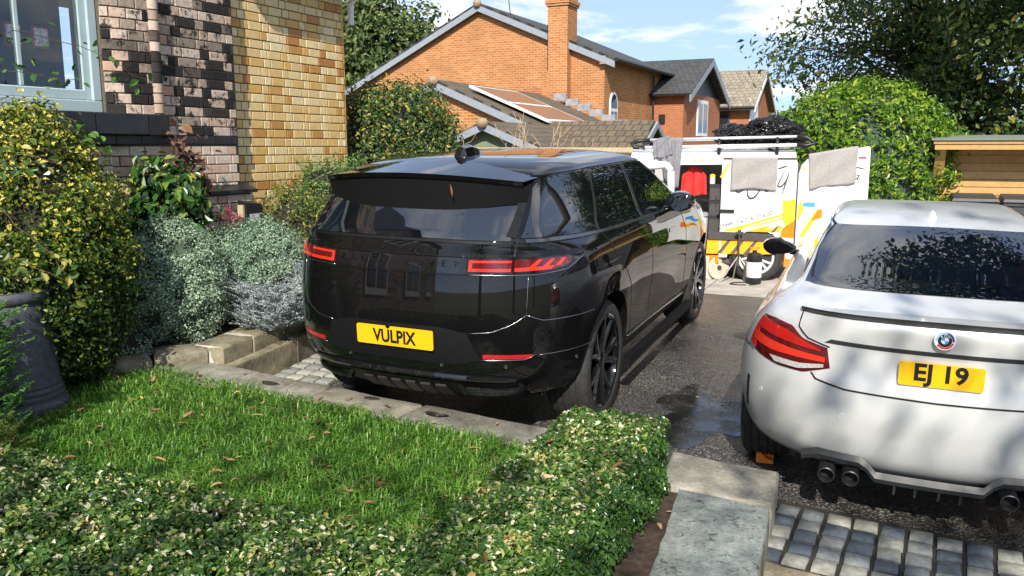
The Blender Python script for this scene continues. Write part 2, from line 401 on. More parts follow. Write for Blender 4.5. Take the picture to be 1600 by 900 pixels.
def sett_mesh(k, mt='sett_stone'):
    random.seed(100+k); bm_ = MB(); n = 4
    j = lambda s: random.uniform(-s, s)
    b0 = [(-.5+j(.03),-.5+j(.03)),(.5+j(.03),-.5+j(.03)),(.5+j(.03),.5+j(.03)),(-.5+j(.03),.5+j(.03))]
    vs = [(x, y, -.06) for x, y in b0] + [(x, y, -.008) for x, y in b0] + [(x*.86, y*.86, .0+j(.003)) for x, y in b0] + [(0, 0, .003)]
    fs = [(i, (i+1) % 4, 4+(i+1) % 4, 4+i) for i in range(4)] + [(4+i, 4+(i+1) % 4, 8+(i+1) % 4, 8+i) for i in range(4)] + [(8+i, 8+(i+1) % 4, 12) for i in range(4)]
    bm_.add(vs, fs); me = mesh_np('sett', bm_.v, bm_.f, mt, True); me.set_sharp_from_angle(angle=R(40)); return me
SETT = [sett_mesh(k) for k in range(6)]; SETP = [sett_mesh(k, 'sett_pale') for k in range(6)]
def sett_field(name, a0, a1, n0, n1, da, dn, bed, inside=lambda a, n: True, ang=0):
    bed_pts = [cp(a0-.03, n0-.04), cp(a1+.03, n0-.04), cp(a1+.03, n1+.03), cp(a0-.03, n1+.03)]
    g = link(name, mesh_np(name, [(p.x, p.y, drive_z(p.y)+.004) for p in bed_pts], [(0,1,2,3)], bed)); tag(g, kind='structure')
    a = a0 + da/2; i = 0
    while a < a1:
        n = n0 + dn/2 + random.uniform(-.02, .0)
        while n < n1:
            if inside(a, n):
                p = cp(a, n); s = link('sett', SETT[random.randrange(6)], g)
                s.location = (p.x, p.y, drive_z(p.y)+.022+random.uniform(-.003, .003)); s.rotation_euler = (GY, 0, math.atan2(CD.y, CD.x)+random.uniform(-.04, .04)+pi*random.randrange(2))
                s.scale = (da*.86*random.uniform(.94, 1.03), dn*.87*random.uniform(.93, 1.04), 1)
            n += dn
        a += da
    return g
random.seed(21)
sett_field('sett_paving', 1.27, 3.9, -.53, .09, .122, .122, 'sett_bed')
def bw_line(t): return Vector((-2.36, 5.55, 0)) + Vector((.375, .927, 0))*t
random.seed(8)
# ------------------------------------------------------------------ raised bed wall, bed soil, edge setts
BD = Vector((.31, .951, 0)).normalized(); BN = Vector((BD.y, -BD.x, 0))      # along the bed wall; out to the driveway
BW = Vector((-2.03, 5.80, 0))
def bp(s, n): return BW + BD*s + BN*n
gw = empty('bed_wall', (0,0,0), 0, 'low two-course sandstone wall holding the raised bed beside the dark car', 'garden wall')
random.seed(13); s = .02
for w in (.85, 1.15, .9, 1.2, 1.0):
    slab_poly([bp(s+.008, -.14), bp(s+w-.008, -.14), bp(s+w-.008, 0), bp(s+.008, 0)], lambda y: .200+GY*y, .33, 'wallstone', 'wall_stone', gw, .008, .02); s += w
s = .06
for w in (.36, .40, .36, .55, .45, .62, .5, .6, .7):
    slab_poly([bp(s+.012, -.36), bp(s+w-.012, -.36), bp(s+w-.012, -.09), bp(s+.012, -.09)], lambda y: .335+GY*y+.0*s, .14, 'wallstone', 'wall_stone', gw, .008, .024); s += w
s = -1.05
for w in (.34, .36):
    e0, e1 = Vector((-2.88, 5.60, 0)).lerp(bp(.06, -.22), (s+1.05)/.7), Vector((-2.88, 5.60, 0)).lerp(bp(.06, -.22), (s+1.05+w)/.7)
    d = (e1-e0).normalized(); nn = Vector((-d.y, d.x, 0))
    slab_poly([e0+d*.008, e1-d*.008, e1-d*.008+nn*.2, e0+d*.008+nn*.2], lambda y: lawn_z(y)+.045+.075*max(0, min(1, (y-5.6)/.37)), .25, 'wallstone', 'wall_stone', gw, .008, .02); s += w
mj = MB()
a_, b__ = bp(-.35, -.135), bp(5.0, -.135)
mj.add([tuple(p) for p in (bp(-.6,-.34).to_3d(), bp(4.0,-.34).to_3d(), bp(4.0,-.02).to_3d(), bp(-.2,-.02).to_3d())], [])
for (n0, n1, z0, z1, s0) in ((-.13, -.012, -.1, .196, .04), (-.35, -.105, .1, .328, .08)):
    ps = [bp(s0, n0), bp(4.9, n0), bp(4.9, n1), bp(s0, n1)]
    mj.add([(p.x, p.y, z0+GY*p.y) for p in ps] + [(p.x, p.y, z1+GY*p.y) for p in ps], [(0,1,5,4),(1,2,6,5),(2,3,7,6),(3,0,4,7),(4,5,6,7)])
mj.build('mortar', 'mortar_pale', gw)
# bed soil as a bumpy sheet
def soil_sheet(name, x0, x1, y0, y1, zf, inside, st=.12):
    nx, ny = int((x1-x0)/st)+1, int((y1-y0)/st)+1; V = []; F = []; idx = {}
    for j in range(ny):
        for i in range(nx):
            x, y = x0+i*st, y0+j*st; idx[i, j] = len(V); V.append((x, y, zf(x, y)+random.uniform(-.018, .018)))
    for j in range(ny-1):
        for i in range(nx-1):
            if inside(x0+(i+.5)*st, y0+(j+.5)*st): F.append((idx[i,j], idx[i+1,j], idx[i+1,j+1], idx[i,j+1]))
    o = link(name, mesh_np(name, V, F, 'soil', True)); return tag(o, kind='structure')
def bed_in(x, y):
    q = Vector((x, y, 0)) - BW; return q.dot(BN) < -.22 and (Vector((x, y, 0)) - Vector((-2.88, 5.60, 0))).dot(Vector((-.52, .855, 0))) > .06
def bed_z(x, y):
    d = (x+2.88)*-.52 + (y-5.60)*.855; return .30 + GY*y + .05*max(0, min(1, (y-5.8)/1.5)) - .12*max(0, min(1, 1-(d-.05)/.35))
soil_sheet('bed_soil', -6.2, .6, 4.9, 12.0, bed_z, bed_in)
# ------------------------------------------------------------------ brick house on the left
WD = Vector((.438, .899, 0)); WA = Vector((-2.62, 7.9, 0)); WRZ = math.atan2(.899, .438)
house = empty('brick_house', WA, WRZ, 'tall old house of pale and soot-black brick with a glazed yellow brick side', 'house')
def brick_mesh(name, L, mat, h=.066, d=.05, e=.004):
    b_ = MB().box((0, -.006, 0), (L, d, h), bev=0)
    b2 = MB(); x0, x1, z0, z1 = 0, L, 0, h                  # front face bevelled; outward is -y
    vs = [(x0,0,z0),(x1,0,z0),(x1,0,z1),(x0,0,z1),(x0+e,-.004,z0+e),(x1-e,-.004,z0+e),(x1-e,-.004,z1-e),(x0+e,-.004,z1-e),(x0,d,z0),(x1,d,z0),(x1,d,z1),(x0,d,z1)]
    fs = [(4,5,6,7),(0,1,5,4),(1,2,6,5),(2,3,7,6),(3,0,4,7),(8,9,1,0),(9,10,2,1),(10,11,3,2),(11,8,0,3)]
    b2.add(vs, fs); return mesh_np(name, b2.v, b2.f, mat)
objrand('yellow_brick', [(0,(.64,.43,.16)),(.25,(.74,.58,.31)),(.45,(.60,.36,.10)),(.65,(.76,.63,.38)),(.82,(.66,.44,.16)),(.93,(.50,.25,.07)),(1,(.40,.17,.05))], .42, .12, 26, (9, .66, (.16,.11,.06)), .5, mottle=.2)
objrand('pier_brick', [(0,(.014,.014,.015)),(.30,(.035,.03,.028)),(.36,(.30,.24,.19)),(.6,(.52,.39,.30)),(.8,(.60,.50,.42)),(1,(.50,.30,.22))], .85, .5, 30, (11, .53, (.03,.028,.026)), .25, mottle=.45)
objrand('pale_brick', [(0,(.50,.33,.24)),(.4,(.62,.50,.38)),(.7,(.56,.42,.33)),(1,(.66,.58,.48))], .85, .45, 30, (8, .70, (.08,.07,.06)), .25, mottle=.3)
plain('mortar_dark', (.10,.085,.065), .95, var=.3, scale=40, bmp=.4)
BM = {}
def brick(parent, L, mat, x, n, z, rz=0, h=.066):
    key = (round(L, 3), mat, round(h, 3))
    if key not in BM: BM[key] = brick_mesh('brick', L, mat, h)
    o = link('brick', BM[key], parent); o.location = (x, -n+random.uniform(-.002, .002), z); o.rotation_euler = (0, 0, rz+random.uniform(-.006, .006)); return o
def wall_bricks(parent, s0, s1, z0, z1, n, mat, pitch=.0755, limit=300, zmax=99, rest_name='brick_courses', off0=0, L1=.215, L2=.1025, h=.066):
    """alternating stretchers and headers; bricks past the limit are joined into one part"""
    items = []; r_ = 0; z = z0
    while z < z1-.02:
        x = s0 - ((L1+L2)*.51 if r_ % 2 else 0) - off0; k = r_ % 2
        m_ = mat(z) if callable(mat) else mat
        while x < s1-.01:
            L = L1 if k % 2 == 0 else L2
            a, b_ = max(x, s0), min(x+L, s1)
            if b_-a > .02: items.append((a, b_-a, z, m_))
            x += L+.0105; k += 1
        z += pitch; r_ += 1
    seen = [q for q in items if q[2] < zmax]; rest = [q for q in items if q[2] >= zmax]
    if len(seen) > limit: rest += seen[limit:]; seen = seen[:limit]
    for a, L, z, m_ in seen: brick(parent, round(L, 3), m_, a, n, z, 0, h)
    if rest:
        b_ = MB(); ms = sorted({q[3] for q in rest})
        for a, L, z, m_ in rest: b_.box((a, -n-.004, z), (a+L, -n+.04, z+h), ms.index(m_))
        o = vary(b_.build(rest_name, ms, parent)); tag(o, kind='stuff')
random.seed(31)
yw = MB().box((-.02, .006, -.2), (1.735, .32, 3.70)).build('yellow_wall', 'mortar_dark', house)
wall_bricks(yw, 0, 1.735, 1.396, 3.66, 0, 'yellow_brick', .084, 300, 3.55, L1=.182, L2=.086, h=.075)
lw = MB(); k = 0; z = -.116
while z < 1.36:
    for k in range(7): lw.box((k*.248, -.003, z), (k*.248+.238, .04, z+.075))
    z += .084
tag(vary(lw.build('brick_courses', 'yellow_brick', yw)), kind='stuff')
# end face of the yellow wall (returns away from the viewer) and roof edge
MB().box((1.735, .004, -.2), (1.76, 4.0, 3.70)).build('end_wall', 'yellow_brick', house)
MB().box((-.1, -.16, 3.70), (1.95, 4.0, 3.80)).build('eaves_board', plain('eaves_brown', (.10,.045,.035), .5), house)
gt = MB(); gt.tube([(-.05, -.21, 3.70), (1.9, -.21, 3.69)], .055, 10); gt.tube([(1.80, -.21, 3.68), (1.84, -.12, 3.60), (1.83, -.05, 3.52), (1.83, -.05, 3.30)], .034, 8)
gt.build('gutter', 'white_paint', house, angle=40)
vb = MB(); vb.box((.84, -.012, 1.30), (1.06, .02, 1.37)); 
for j in range(4): vb.box((.85, -.02, 1.306+j*.015), (1.05, -.013, 1.313+j*.015))
vb.build('air_brick', plain('terracotta_vent', (.20,.13,.08), .9), yw)
# pier
PN = .10
pier = MB().box((-.93, -PN+.006, -.2), (-.03, .3, 4.4)).build('pier_wall', 'mortar_dark', house)
random.seed(44)
def pm(z): return 'pier_brick' if z > 2.06 else 'pale_brick'
wall_bricks(pier, -.93, -.03, 1.005, 1.98, PN, 'pale_brick', .082, 300, L1=.195, L2=.093, h=.073)
wall_bricks(pier, -.93, -.03, 2.075, 4.3, PN, 'pier_brick', .082, 250, 3.6, L1=.195, L2=.093, h=.073)
MB().box((-.93, -PN-.05, -.15), (-.03, -PN+.0, .995)).build('plinth', 'pale_brick', house)
MB().box((-.022, -PN+.02, -.2), (-.004, -.006, 4.4)).build('gap_strip', 'black_slate', house)  # black strip drawn for the dark gap beside the pier
def black_course(par, s0, s1, n, z0, h, L=.22):
    x = s0
    while x < s1-.02:
        w = min(L*random.uniform(.85, 1.1), s1-x); MB().box((x+.003, -n-.012, z0+.003), (x+w-.003, -n+.05, z0+h-.003), bev=.003).build('black_brick', 'black_slate', par); x += w
black_course(pier, -.93, -.03, PN, 2.0, .07)
# sloped black plinth sill
ps_ = MB()
for s0, s1 in ((-.93, -.62), (-.615, -.31), (-.305, .05)):
    ps_.add([(s0, -PN-.14, 1.56),(s1, -PN-.14, 1.56),(s1, -PN+.01, 1.56),(s0, -PN+.01, 1.56),(s0, -PN-.14, 1.59),(s1, -PN-.14, 1.59),(s1, -PN+.01, 1.64),(s0, -PN+.01, 1.64)],
            [(0,3,2,1),(4,5,6,7),(0,1,5,4),(1,2,6,5),(2,3,7,6),(3,0,4,7)])
ps_.build('plinth_sill', 'black_slate', house, angle=30)
# thicker base below the plinth sill
pb_ = MB().box((-.93, -PN-.10, -.2), (0.0, -PN+.0, 1.555)).build('pier_base', 'mortar_dark', house)
wall_bricks(pb_, -.93, 0.0, .95, 1.55, PN+.105, 'pale_brick', .0755, 300)
# window jamb: a bullnose pier that turns into the reveal
def jamb_pt(t): return (-.95 - .40*t, .16 - .02*math.cos(t*pi) - .15*t*t)
jw = MB(); jp = [jamb_pt(i/6) for i in range(7)]
pl = [(x, -n+.008) for x, n in jp] + [(-1.36, .3), (-.93, .3)]
jw = MB().prism(pl, -.2, 4.4, 'xy').build('jamb_wall', 'mortar_dark', house)
random.seed(47); z = 1.005; r_ = 0
while z < 3.6:
    segs = ((0, .36), (.38, .68), (.70, 1.0)) if r_ % 2 else ((0, .2), (.22, .55), (.57, .85), (.87, 1.0))
    if 1.94 < z < 2.235: z += .082; r_ += 1; continue
    for a, b_ in segs:
        (x0, n0), (x1, n1) = jamb_pt(b_), jamb_pt(a)
        brick(jw, round(math.hypot(x1-x0, n1-n0), 2), pm(z+.1) if z > 2 else 'pale_brick', x0, n0+.002, z, math.atan2(-(n1-n0), x1-x0), .073)
    z += .082; r_ += 1
# slender round shaft between jamb and pier
objrand('shaft_brick', [(0,(.02,.02,.02)),(.35,(.04,.035,.03)),(.42,(.40,.30,.23)),(1,(.58,.46,.37))], .85, .4, 30, None, .25)
shaft = MB().tube([(-.94, -PN-.03, 2.2), (-.94, -PN-.03, 4.4)], .042, 12).build('shaft', 'mortar_dark', house)
sm = MB().tube([(0,0,0), (0,0,.072)], .052, 12); sme = mesh_np('brick', sm.v, sm.f, 'shaft_brick', True); sme.set_sharp_from_angle(angle=R(50))
z = 2.25
while z < 3.6:
    o = link('brick', sme, shaft); o.location = (-.94, -PN-.03, z); z += .082
# wall below the window, sills
bwall = MB().box((-4.4, -.06, -.2), (-1.36, .3, 2.0)).build('bay_wall', 'mortar_dark', house)
wall_bricks(bwall, -2.35, -1.36, 1.005, 1.96, .066, 'pale_brick', .0755, 300)
black_course(bwall, -2.6, -.95, .14, 1.995, .075)
si = MB()
for s0, s1 in ((-2.95, -1.62), (-1.612, -1.14)):
    si.box((s0, -.24, 2.07), (s1, .2, 2.235), bev=.008)
si.add([(-1.132, -.24, 2.07),(-.95, -.20, 2.07),(-.80, -.10, 2.07),(-1.132, .1, 2.07),(-1.132, -.24, 2.235),(-.95, -.20, 2.235),(-.80, -.10, 2.235),(-1.132, .1, 2.235)],
       [(0,3,2,1),(4,5,6,7),(0,1,5,4),(1,2,6,5),(2,3,7,6),(3,0,4,7)])
si.build('window_sill', 'black_slate', house, angle=30)
lsl = MB(); lsl.add([(-2.4,-.21,1.50),(-1.0,-.21,1.50),(-1.0,-.05,1.50),(-2.4,-.05,1.50),(-2.4,-.21,1.53),(-1.0,-.21,1.53),(-1.0,-.05,1.58),(-2.4,-.05,1.58)],
       [(0,3,2,1),(4,5,6,7),(0,1,5,4),(1,2,6,5),(2,3,7,6),(3,0,4,7)]); lsl.build('plinth_sill', 'black_slate', house, angle=30)
# sash window with frame, glazing bar, pane and what hangs inside
m, t, b, o = nodes('window_glass')
b.inputs['Base Color'].default_value = (.9,.95,.95,1); b.inputs['Roughness'].default_value = .01; b.inputs['Transmission Weight'].default_value = 1; b.inputs['IOR'].default_value = 1.5
wr = noise(t, 2.5, 2); bump(t, b, wr.outputs[0], .02, .02)
win = MB(); win.box((-2.9, .0, 2.235), (-1.36, .10, 2.33), bev=.006); win.box((-1.425, .0, 2.33), (-1.36, .10, 3.75), bev=.006)
win.box((-1.48, .03, 2.33), (-1.427, .09, 3.75), bev=.008); win.box((-2.9, .03, 2.332), (-1.482, .09, 2.41), bev=.008); win.box((-2.9, .0, 3.75), (-1.36, .10, 3.9))
win.box((-2.9, .0, 2.33), (-2.78, .1, 3.75)); wo = win.build('window', 'window_frame_paint', house, angle=30)
MB().box((-1.99, .035, 2.412), (-1.965, .075, 3.748), bev=.006).build('glazing_bar', 'window_frame_paint', wo)
MB().box((-2.78, .052, 2.412), (-1.482, .058, 3.749)).build('pane', 'window_glass', wo)
cu = MB()
for j in range(24):
    x0 = -2.70 + j*.02; cu.add([(x0, .16+.012*math.sin(j*1.3), 2.44),(x0+.02, .16+.012*math.sin((j+1)*1.3), 2.44),(x0+.02, .16+.012*math.sin((j+1)*1.3), 3.74),(x0, .16+.012*math.sin(j*1.3), 3.74)], [(0,1,2,3)])
cu.build('curtain', 'curtain', wo, smooth=True, fix=False)
MB().box((-3.2, .9, 2.0), (-1.0, .95, 4.0)).build('room_back', plain('room_blue', (.06,.10,.14), .8), wo)
for x0 in (-1.90, -1.68):
    MB().box((x0, .30, 2.72), (x0+.13, .31, 2.88)).build('picture_frame', plain('frame_red', (.30,.05,.07), .6), wo)
    MB().box((x0+.012, .293, 2.735), (x0+.118, .299, 2.865)).build('picture', plain('picture_pale', (.45,.45,.55), .7, var=.6, scale=40), wo)
# upper and rear masses of the same house, mostly outside the picture but mirrored in the cars
m, t, b, o = nodes('house_brick_tex')
bt = t.nodes.new('ShaderNodeTexBrick'); bt.inputs['Scale'].default_value = 1; bt.inputs['Brick Width'].default_value = .225; bt.inputs['Row Height'].default_value = .075; bt.inputs['Mortar Size'].default_value = .008
bt.inputs['Color1'].default_value = (.42,.30,.22,1); bt.inputs['Color2'].default_value = (.06,.05,.045,1); bt.inputs['Mortar'].default_value = (.12,.10,.08,1)
tcn = t.nodes.new('ShaderNodeTexCoord'); mpn = t.nodes.new('ShaderNodeMapping'); mpn.inputs['Rotation'].default_value = (pi/2, 0, 0)
t.links.new(tcn.outputs['Object'], mpn.inputs[0]); t.links.new(mpn.outputs[0], bt.inputs['Vector']); t.links.new(bt.outputs[0], b.inputs['Base Color']); b.inputs['Roughness'].default_value = .9
MB().box((-14, .02, -.2), (-4.3, 5, 7.0)).build('main_wall', 'house_brick_tex', house)
MB().box((-4.31, .04, -.2), (-2.88, 5, 4.4)).build('main_wall', 'house_brick_tex', house)
MB().box((-4.3, -.1, 4.4), (-.03, 5, 5.2)).build('parapet', 'house_brick_tex', house)
plain('slate_roof', (.06,.06,.07), .6, var=.3, scale=6)
rf = MB(); rf.add([(-14.3,-.3,6.95),(-4.2,-.3,6.95),(-4.2,2.5,9.6),(-14.3,2.5,9.6),(-14.3,5.2,6.95),(-4.2,5.2,6.95)], [(0,1,2,3),(3,2,5,4),(0,3,4),(1,5,2)]); rf.build('roof', 'slate_roof', house)
plain('reflect_glass', (.02,.025,.03), .03)
for x0 in (-12.6, -9.8, -7.0):
    for z0 in (1.0, 4.2):
        w_ = MB().box((x0, -.03, z0), (x0+1.4, .02, z0+1.9)).build('window', 'white_paint', house)
        MB().box((x0+.09, -.036, z0+.1), (x0+.66, -.031, z0+1.8)).build('pane', 'reflect_glass', w_)
        MB().box((x0+.74, -.036, z0+.1), (x0+1.31, -.031, z0+1.8)).build('pane', 'reflect_glass', w_)
# setts along the foot of the bed wall
random.seed(61)
def sett_strip():
    pts = [bp(.12, .0), bp(4.2, .0), bp(4.2, .55), bp(.12, .55)]
    g = tag(link('edge_setts', mesh_np('edge_setts', [(p.x, p.y, drive_z(p.y)+.004) for p in pts], [(0,3,2,1)], 'moss')), kind='structure')
    for i in range(28):
        for j in range(4):
            p = bp(.14+.07+i*.145, .03+.06+j*.13)
            if p.y > 8.6: continue
            s_ = link('sett', SETP[random.randrange(6)], g); s_.location = (p.x, p.y, drive_z(p.y)+.018); s_.rotation_euler = (GY, 0, math.atan2(BD.y, BD.x)+random.uniform(-.05, .05)); s_.scale = (.128, .112, 1)
sett_strip()
# ------------------------------------------------------------------ car toolkit: a body is one analytic surface, details are laid on it
def mat_paint(name, c, metal, rough, flake=0, coat=1, coat_r=.02, spec=.5):
    m, t, b, o = nodes(name); b.inputs['Specular IOR Level'].default_value = spec
    b.inputs['Metallic'].default_value = metal; b.inputs['Roughness'].default_value = rough
    b.inputs['Coat Weight'].default_value = coat; b.inputs['Coat Roughness'].default_value = coat_r
    n = noise(t, 900, 2, .5); r = ramp(t, [(.35, tuple(x*(1-flake) for x in c)), (.65, tuple(x*(1+flake) for x in c))], n.outputs[0])
    t.links.new(r.outputs[0], b.inputs['Base Color'])
    n2 = noise(t, 3.2, 3, .5); rr = ramp(t, [(.3, (coat_r,)*3), (.8, (coat_r+.02,)*3)], n2.outputs[0]); t.links.new(rr.outputs[0], b.inputs['Coat Roughness'])
mat_paint('paint_black', (.005,.005,.0055), .0, .5, .5, 1, .008, 0)
mat_paint('paint_silver', (.70,.71,.71), .35, .34, .05, .8, .06)
plain('gloss_black', (.006,.006,.007), .06, coat=.6, var=.05)
plain('satin_black', (.006,.006,.007), .55, var=.15, scale=60, spec=.22); plain('trim_grey', (.16,.165,.17), .22, metal=.9, var=.05)
plain('black_plastic', (.014,.014,.015), .55, var=.2, scale=80, bmp=.15)
plain('grey_carbon', (.022,.024,.027), .45, var=.45, scale=240, coat=.15)
plain('dark_glass', (.004,.005,.007), .012, spec=.5, var=.02); plain('blue_glass', (.002,.004,.010), .012, spec=.5, var=.02)
for q, i_ in (('dark_glass', 2.3), ('blue_glass', 2.35)):
    [n for n in MATS[q].node_tree.nodes if n.type == 'BSDF_PRINCIPLED'][0].inputs['IOR'].default_value = i_
plain('shut_line', (.004,.004,.004), .7)
plain('chrome', (.42,.42,.43), .2, metal=1, var=.05)
plain('exhaust_metal', (.07,.072,.076), .42, metal=.8, var=.3, scale=30)
plain('exhaust_black', (.012,.012,.012), .9)  # near-black, for the discs that close the pipe bores
plain('lamp_red', (.45,.012,.010), .12, coat=.8, var=.15, scale=70)
plain('lamp_red_bright', (.62,.03,.015), .14, coat=.8, var=.2, scale=110)
plain('lamp_dark_red', (.09,.006,.008), .08, coat=1, var=.2)
plain('lamp_clear', (.42,.40,.40), .12, coat=.8, var=.3, scale=120)
plain('reflector_red', (.40,.015,.02), .2, coat=.5)
plain('plate_yellow', (.80,.45,.01), .35, var=.03)
plain('plate_black', (.008,.008,.008), .5)
plain('brake_steel', (.25,.24,.23), .4, metal=.9)
m, t, b, o = nodes('tyre_rubber')
tcn = t.nodes.new('ShaderNodeTexCoord'); sp = t.nodes.new('ShaderNodeSeparateXYZ'); t.links.new(tcn.outputs['Object'], sp.inputs[0])
at = N(t, 'ShaderNodeMath', operation='ARCTAN2'); t.links.new(sp.outputs[2], at.inputs[0]); t.links.new(sp.outputs[0], at.inputs[1])
ml = N(t, 'ShaderNodeMath', operation='MULTIPLY'); ml.inputs[1].default_value = 64; t.links.new(at.outputs[0], ml.inputs[0])
sk = N(t, 'ShaderNodeMath', operation='MULTIPLY'); sk.inputs[1].default_value = 26; t.links.new(sp.outputs[1], sk.inputs[0])
aa = N(t, 'ShaderNodeMath', operation='ADD'); t.links.new(ml.outputs[0], aa.inputs[0]); t.links.new(sk.outputs[0], aa.inputs[1])
sn = N(t, 'ShaderNodeMath', operation='SINE'); t.links.new(aa.outputs[0], sn.inputs[0])
pw = N(t, 'ShaderNodeMath', operation='GREATER_THAN'); pw.inputs[1].default_value = -.72; t.links.new(sn.outputs[0], pw.inputs[0])
bump(t, b, pw.outputs[0], .6, .006)
n1 = noise(t, 30); r1 = ramp(t, [(.3,(.018,.018,.018)),(.7,(.04,.039,.037))], n1.outputs[0]); t.links.new(r1.outputs[0], b.inputs['Base Color']); b.inputs['Roughness'].default_value = .75
class Body:
    def __init__(s, keys, cf=.9, nf=2.6, flare=None, wx=None, cff=None):
        k = np.array(keys, float); s.k = k; s.cf = cf; s.nf = nf; s.flare = flare or (lambda x, z: 0); s.wx = wx or (lambda x: 1)
        s._arc = {}; s._p = {}; s.cff = cff or (lambda z: cf)
    def prm(s, z):                                                                   # xr xf w c n
        k = round(z, 5)
        if k not in s._p: s._p[k] = [float(pchip(s.k[:,0], s.k[:,i], np.array([z]))[0]) for i in range(1, 6)]
        return s._p[k]
    def y_at(s, x, z, P=None):
        xr, xf, w, c, n = P or s.prm(z)
        a = max(0, min(1, (x-xr)/c)); fr = (1-(1-a)**n)**(1/n)
        cf = s.cff(z); a = max(0, min(1, (xf-x)/cf)); ff = (1-(1-a)**s.nf)**(1/s.nf)
        return (w*s.wx(x) + s.flare(x, z))*fr*ff
    def half(s, z, nr=16, ns=60, nf=10):
        P = s.prm(z); xr, xf, w, c, n = P; xs = []; cf = s.cff(z)
        for i in range(nr): th = pi/2*i/nr; xs.append(xr + c*(1-math.cos(th)**(2/n)))
        for i in range(ns): xs.append(xr+c + (xf-cf-xr-c)*i/ns)
        for i in range(nf+1): th = pi/2*i/nf; xs.append(xf - cf*(1-math.sin(th)**(2/s.nf)) if i < nf else xf)
        return [(x, s.y_at(x, z, P)) for x in xs]
    def pt(s, mode, a, z, side=1):
        P = s.prm(z)
        if mode == 'x': return Vector((a, side*s.y_at(a, z, P), z))
        if mode == 'y':
            xr, xf, w, c, n = P; w = w*s.wx(xr+.08)+s.flare(xr+.08, z); q = min(abs(a)/w, .9999); return Vector((xr + c*(1-(1-q**n)**(1/n)), a, z))
        key = round(z, 4)
        if key not in s._arc:
            H = s.half(z, 40, 60, 10); H = np.array(H); d = np.r_[0, np.cumsum(np.hypot(*np.diff(H, axis=0).T))]; s._arc[key] = (d, H)
        d, H = s._arc[key]; q = abs(a); x = np.interp(q, d, H[:,0]); y = np.interp(q, d, H[:,1])
        return Vector((x, math.copysign(y, a), z))
    def nrm(s, mode, a, z, side=1):
        e = .006
        p = s.pt(mode, a-e, z, side); q = s.pt(mode, a+e, z, side); u = s.pt(mode, a, z-e, side); v = s.pt(mode, a, z+e, side)
        n = (q-p).cross(v-u)
        if n.length < 1e-12: n = Vector((-1,0,0))
        n.normalize(); c = s.pt(mode, a, z, side) - Vector((1.4, 0, z-.25)); return n if n.dot(c) > 0 else -n
    def mesh(s, zs, mat):
        vs = []; R_ = None
        for z in zs:
            H = s.half(z); ring = [(x, y, z) for x, y in H] + [(x, -y, z) for x, y in H[-2:0:-1]]; R_ = len(ring); vs += ring
        k = len(zs); fs = [(i*R_+j, i*R_+(j+1) % R_, (i+1)*R_+(j+1) % R_, (i+1)*R_+j) for i in range(k-1) for j in range(R_)]
        fs.append(tuple(range(R_-1, -1, -1))); fs.append(tuple((k-1)*R_+j for j in range(R_)))
        me = mesh_np('body', vs, fs, mat, True)
        bm = bmesh.new(); bm.from_mesh(me); bmesh.ops.recalc_face_normals(bm, faces=bm.faces); bm.to_mesh(me); bm.free(); return me
def resamp(C, n):
    C = np.array(C, float); d = np.r_[0, np.cumsum(np.hypot(*np.diff(C, axis=0).T))]; t = np.linspace(0, d[-1], n+1)
    return np.stack([np.interp(t, d, C[:,0]), np.interp(t, d, C[:,1])], -1)
def patch(B, mode, A, C, mat, name, parent, ns=14, nt=6, off=.003, side=1, skirt=.006, bulge=0):
    a = resamp(A, ns); c = resamp(C, ns); V = []; V2 = []
    for j in range(nt+1):
        for i in range(ns+1):
            q = a[i]*(1-j/nt) + c[i]*j/nt; p = B.pt(mode, q[0], q[1], side); n = B.nrm(mode, q[0], q[1], side)
            bl = bulge*(1-(2*i/ns-1)**4)*(1-(2*j/nt-1)**4)
            V.append(p+n*(off+bl)); V2.append(p-n*skirt)
    W_ = ns+1; F = [(j*W_+i, j*W_+i+1, (j+1)*W_+i+1, (j+1)*W_+i) for j in range(nt) for i in range(ns)]
    bd = [i for i in range(W_)] + [j*W_+ns for j in range(1, nt+1)] + [nt*W_+i for i in range(ns-1, -1, -1)] + [j*W_ for j in range(nt-1, 0, -1)]
    k = len(V); Vs = V + [V2[i] for i in bd]; m_ = len(bd)
    F += [(bd[i], bd[(i+1) % m_], k+(i+1) % m_, k+i) for i in range(m_)]
    me = mesh_np(name, [tuple(v) for v in Vs], F, mat, True)
    bm = bmesh.new(); bm.from_mesh(me); bmesh.ops.recalc_face_normals(bm, faces=bm.faces)
    f0 = bm.faces[:] ; bm.faces.ensure_lookup_table()
    pm = B.nrm(mode, *( (a[ns//2]+c[ns//2])/2 ), side)
    if bm.faces[(nt//2)*ns+ns//2].normal.dot(pm) < 0: bmesh.ops.reverse_faces(bm, faces=bm.faces)
    bm.to_mesh(me); bm.free(); me.set_sharp_from_angle(angle=R(42))
    return link(name, me, parent)
def ribbon(B, mode, pts, w, mat, name, parent, off=.002, side=1, ns=None, round_=False):
    L = float(np.sum(np.hypot(*np.diff(np.array(pts, float), axis=0).T))); ns = ns or max(4, int(L/.035))
    q = resamp(pts, ns)
    if round_:
        P = [B.pt(mode, *x, side) + B.nrm(mode, *x, side)*off for x in q]; return MB().tube(P, w/2, 6).build(name, mat, parent, smooth=True)
    T = np.gradient(q, axis=0); T /= np.maximum(1e-9, np.hypot(T[:,0], T[:,1]))[:,None]; Nn = np.stack([-T[:,1], T[:,0]], -1)
    return patch(B, mode, q-Nn*w/2, q+Nn*w/2, mat, name, parent, ns, 1, off, side, .004)
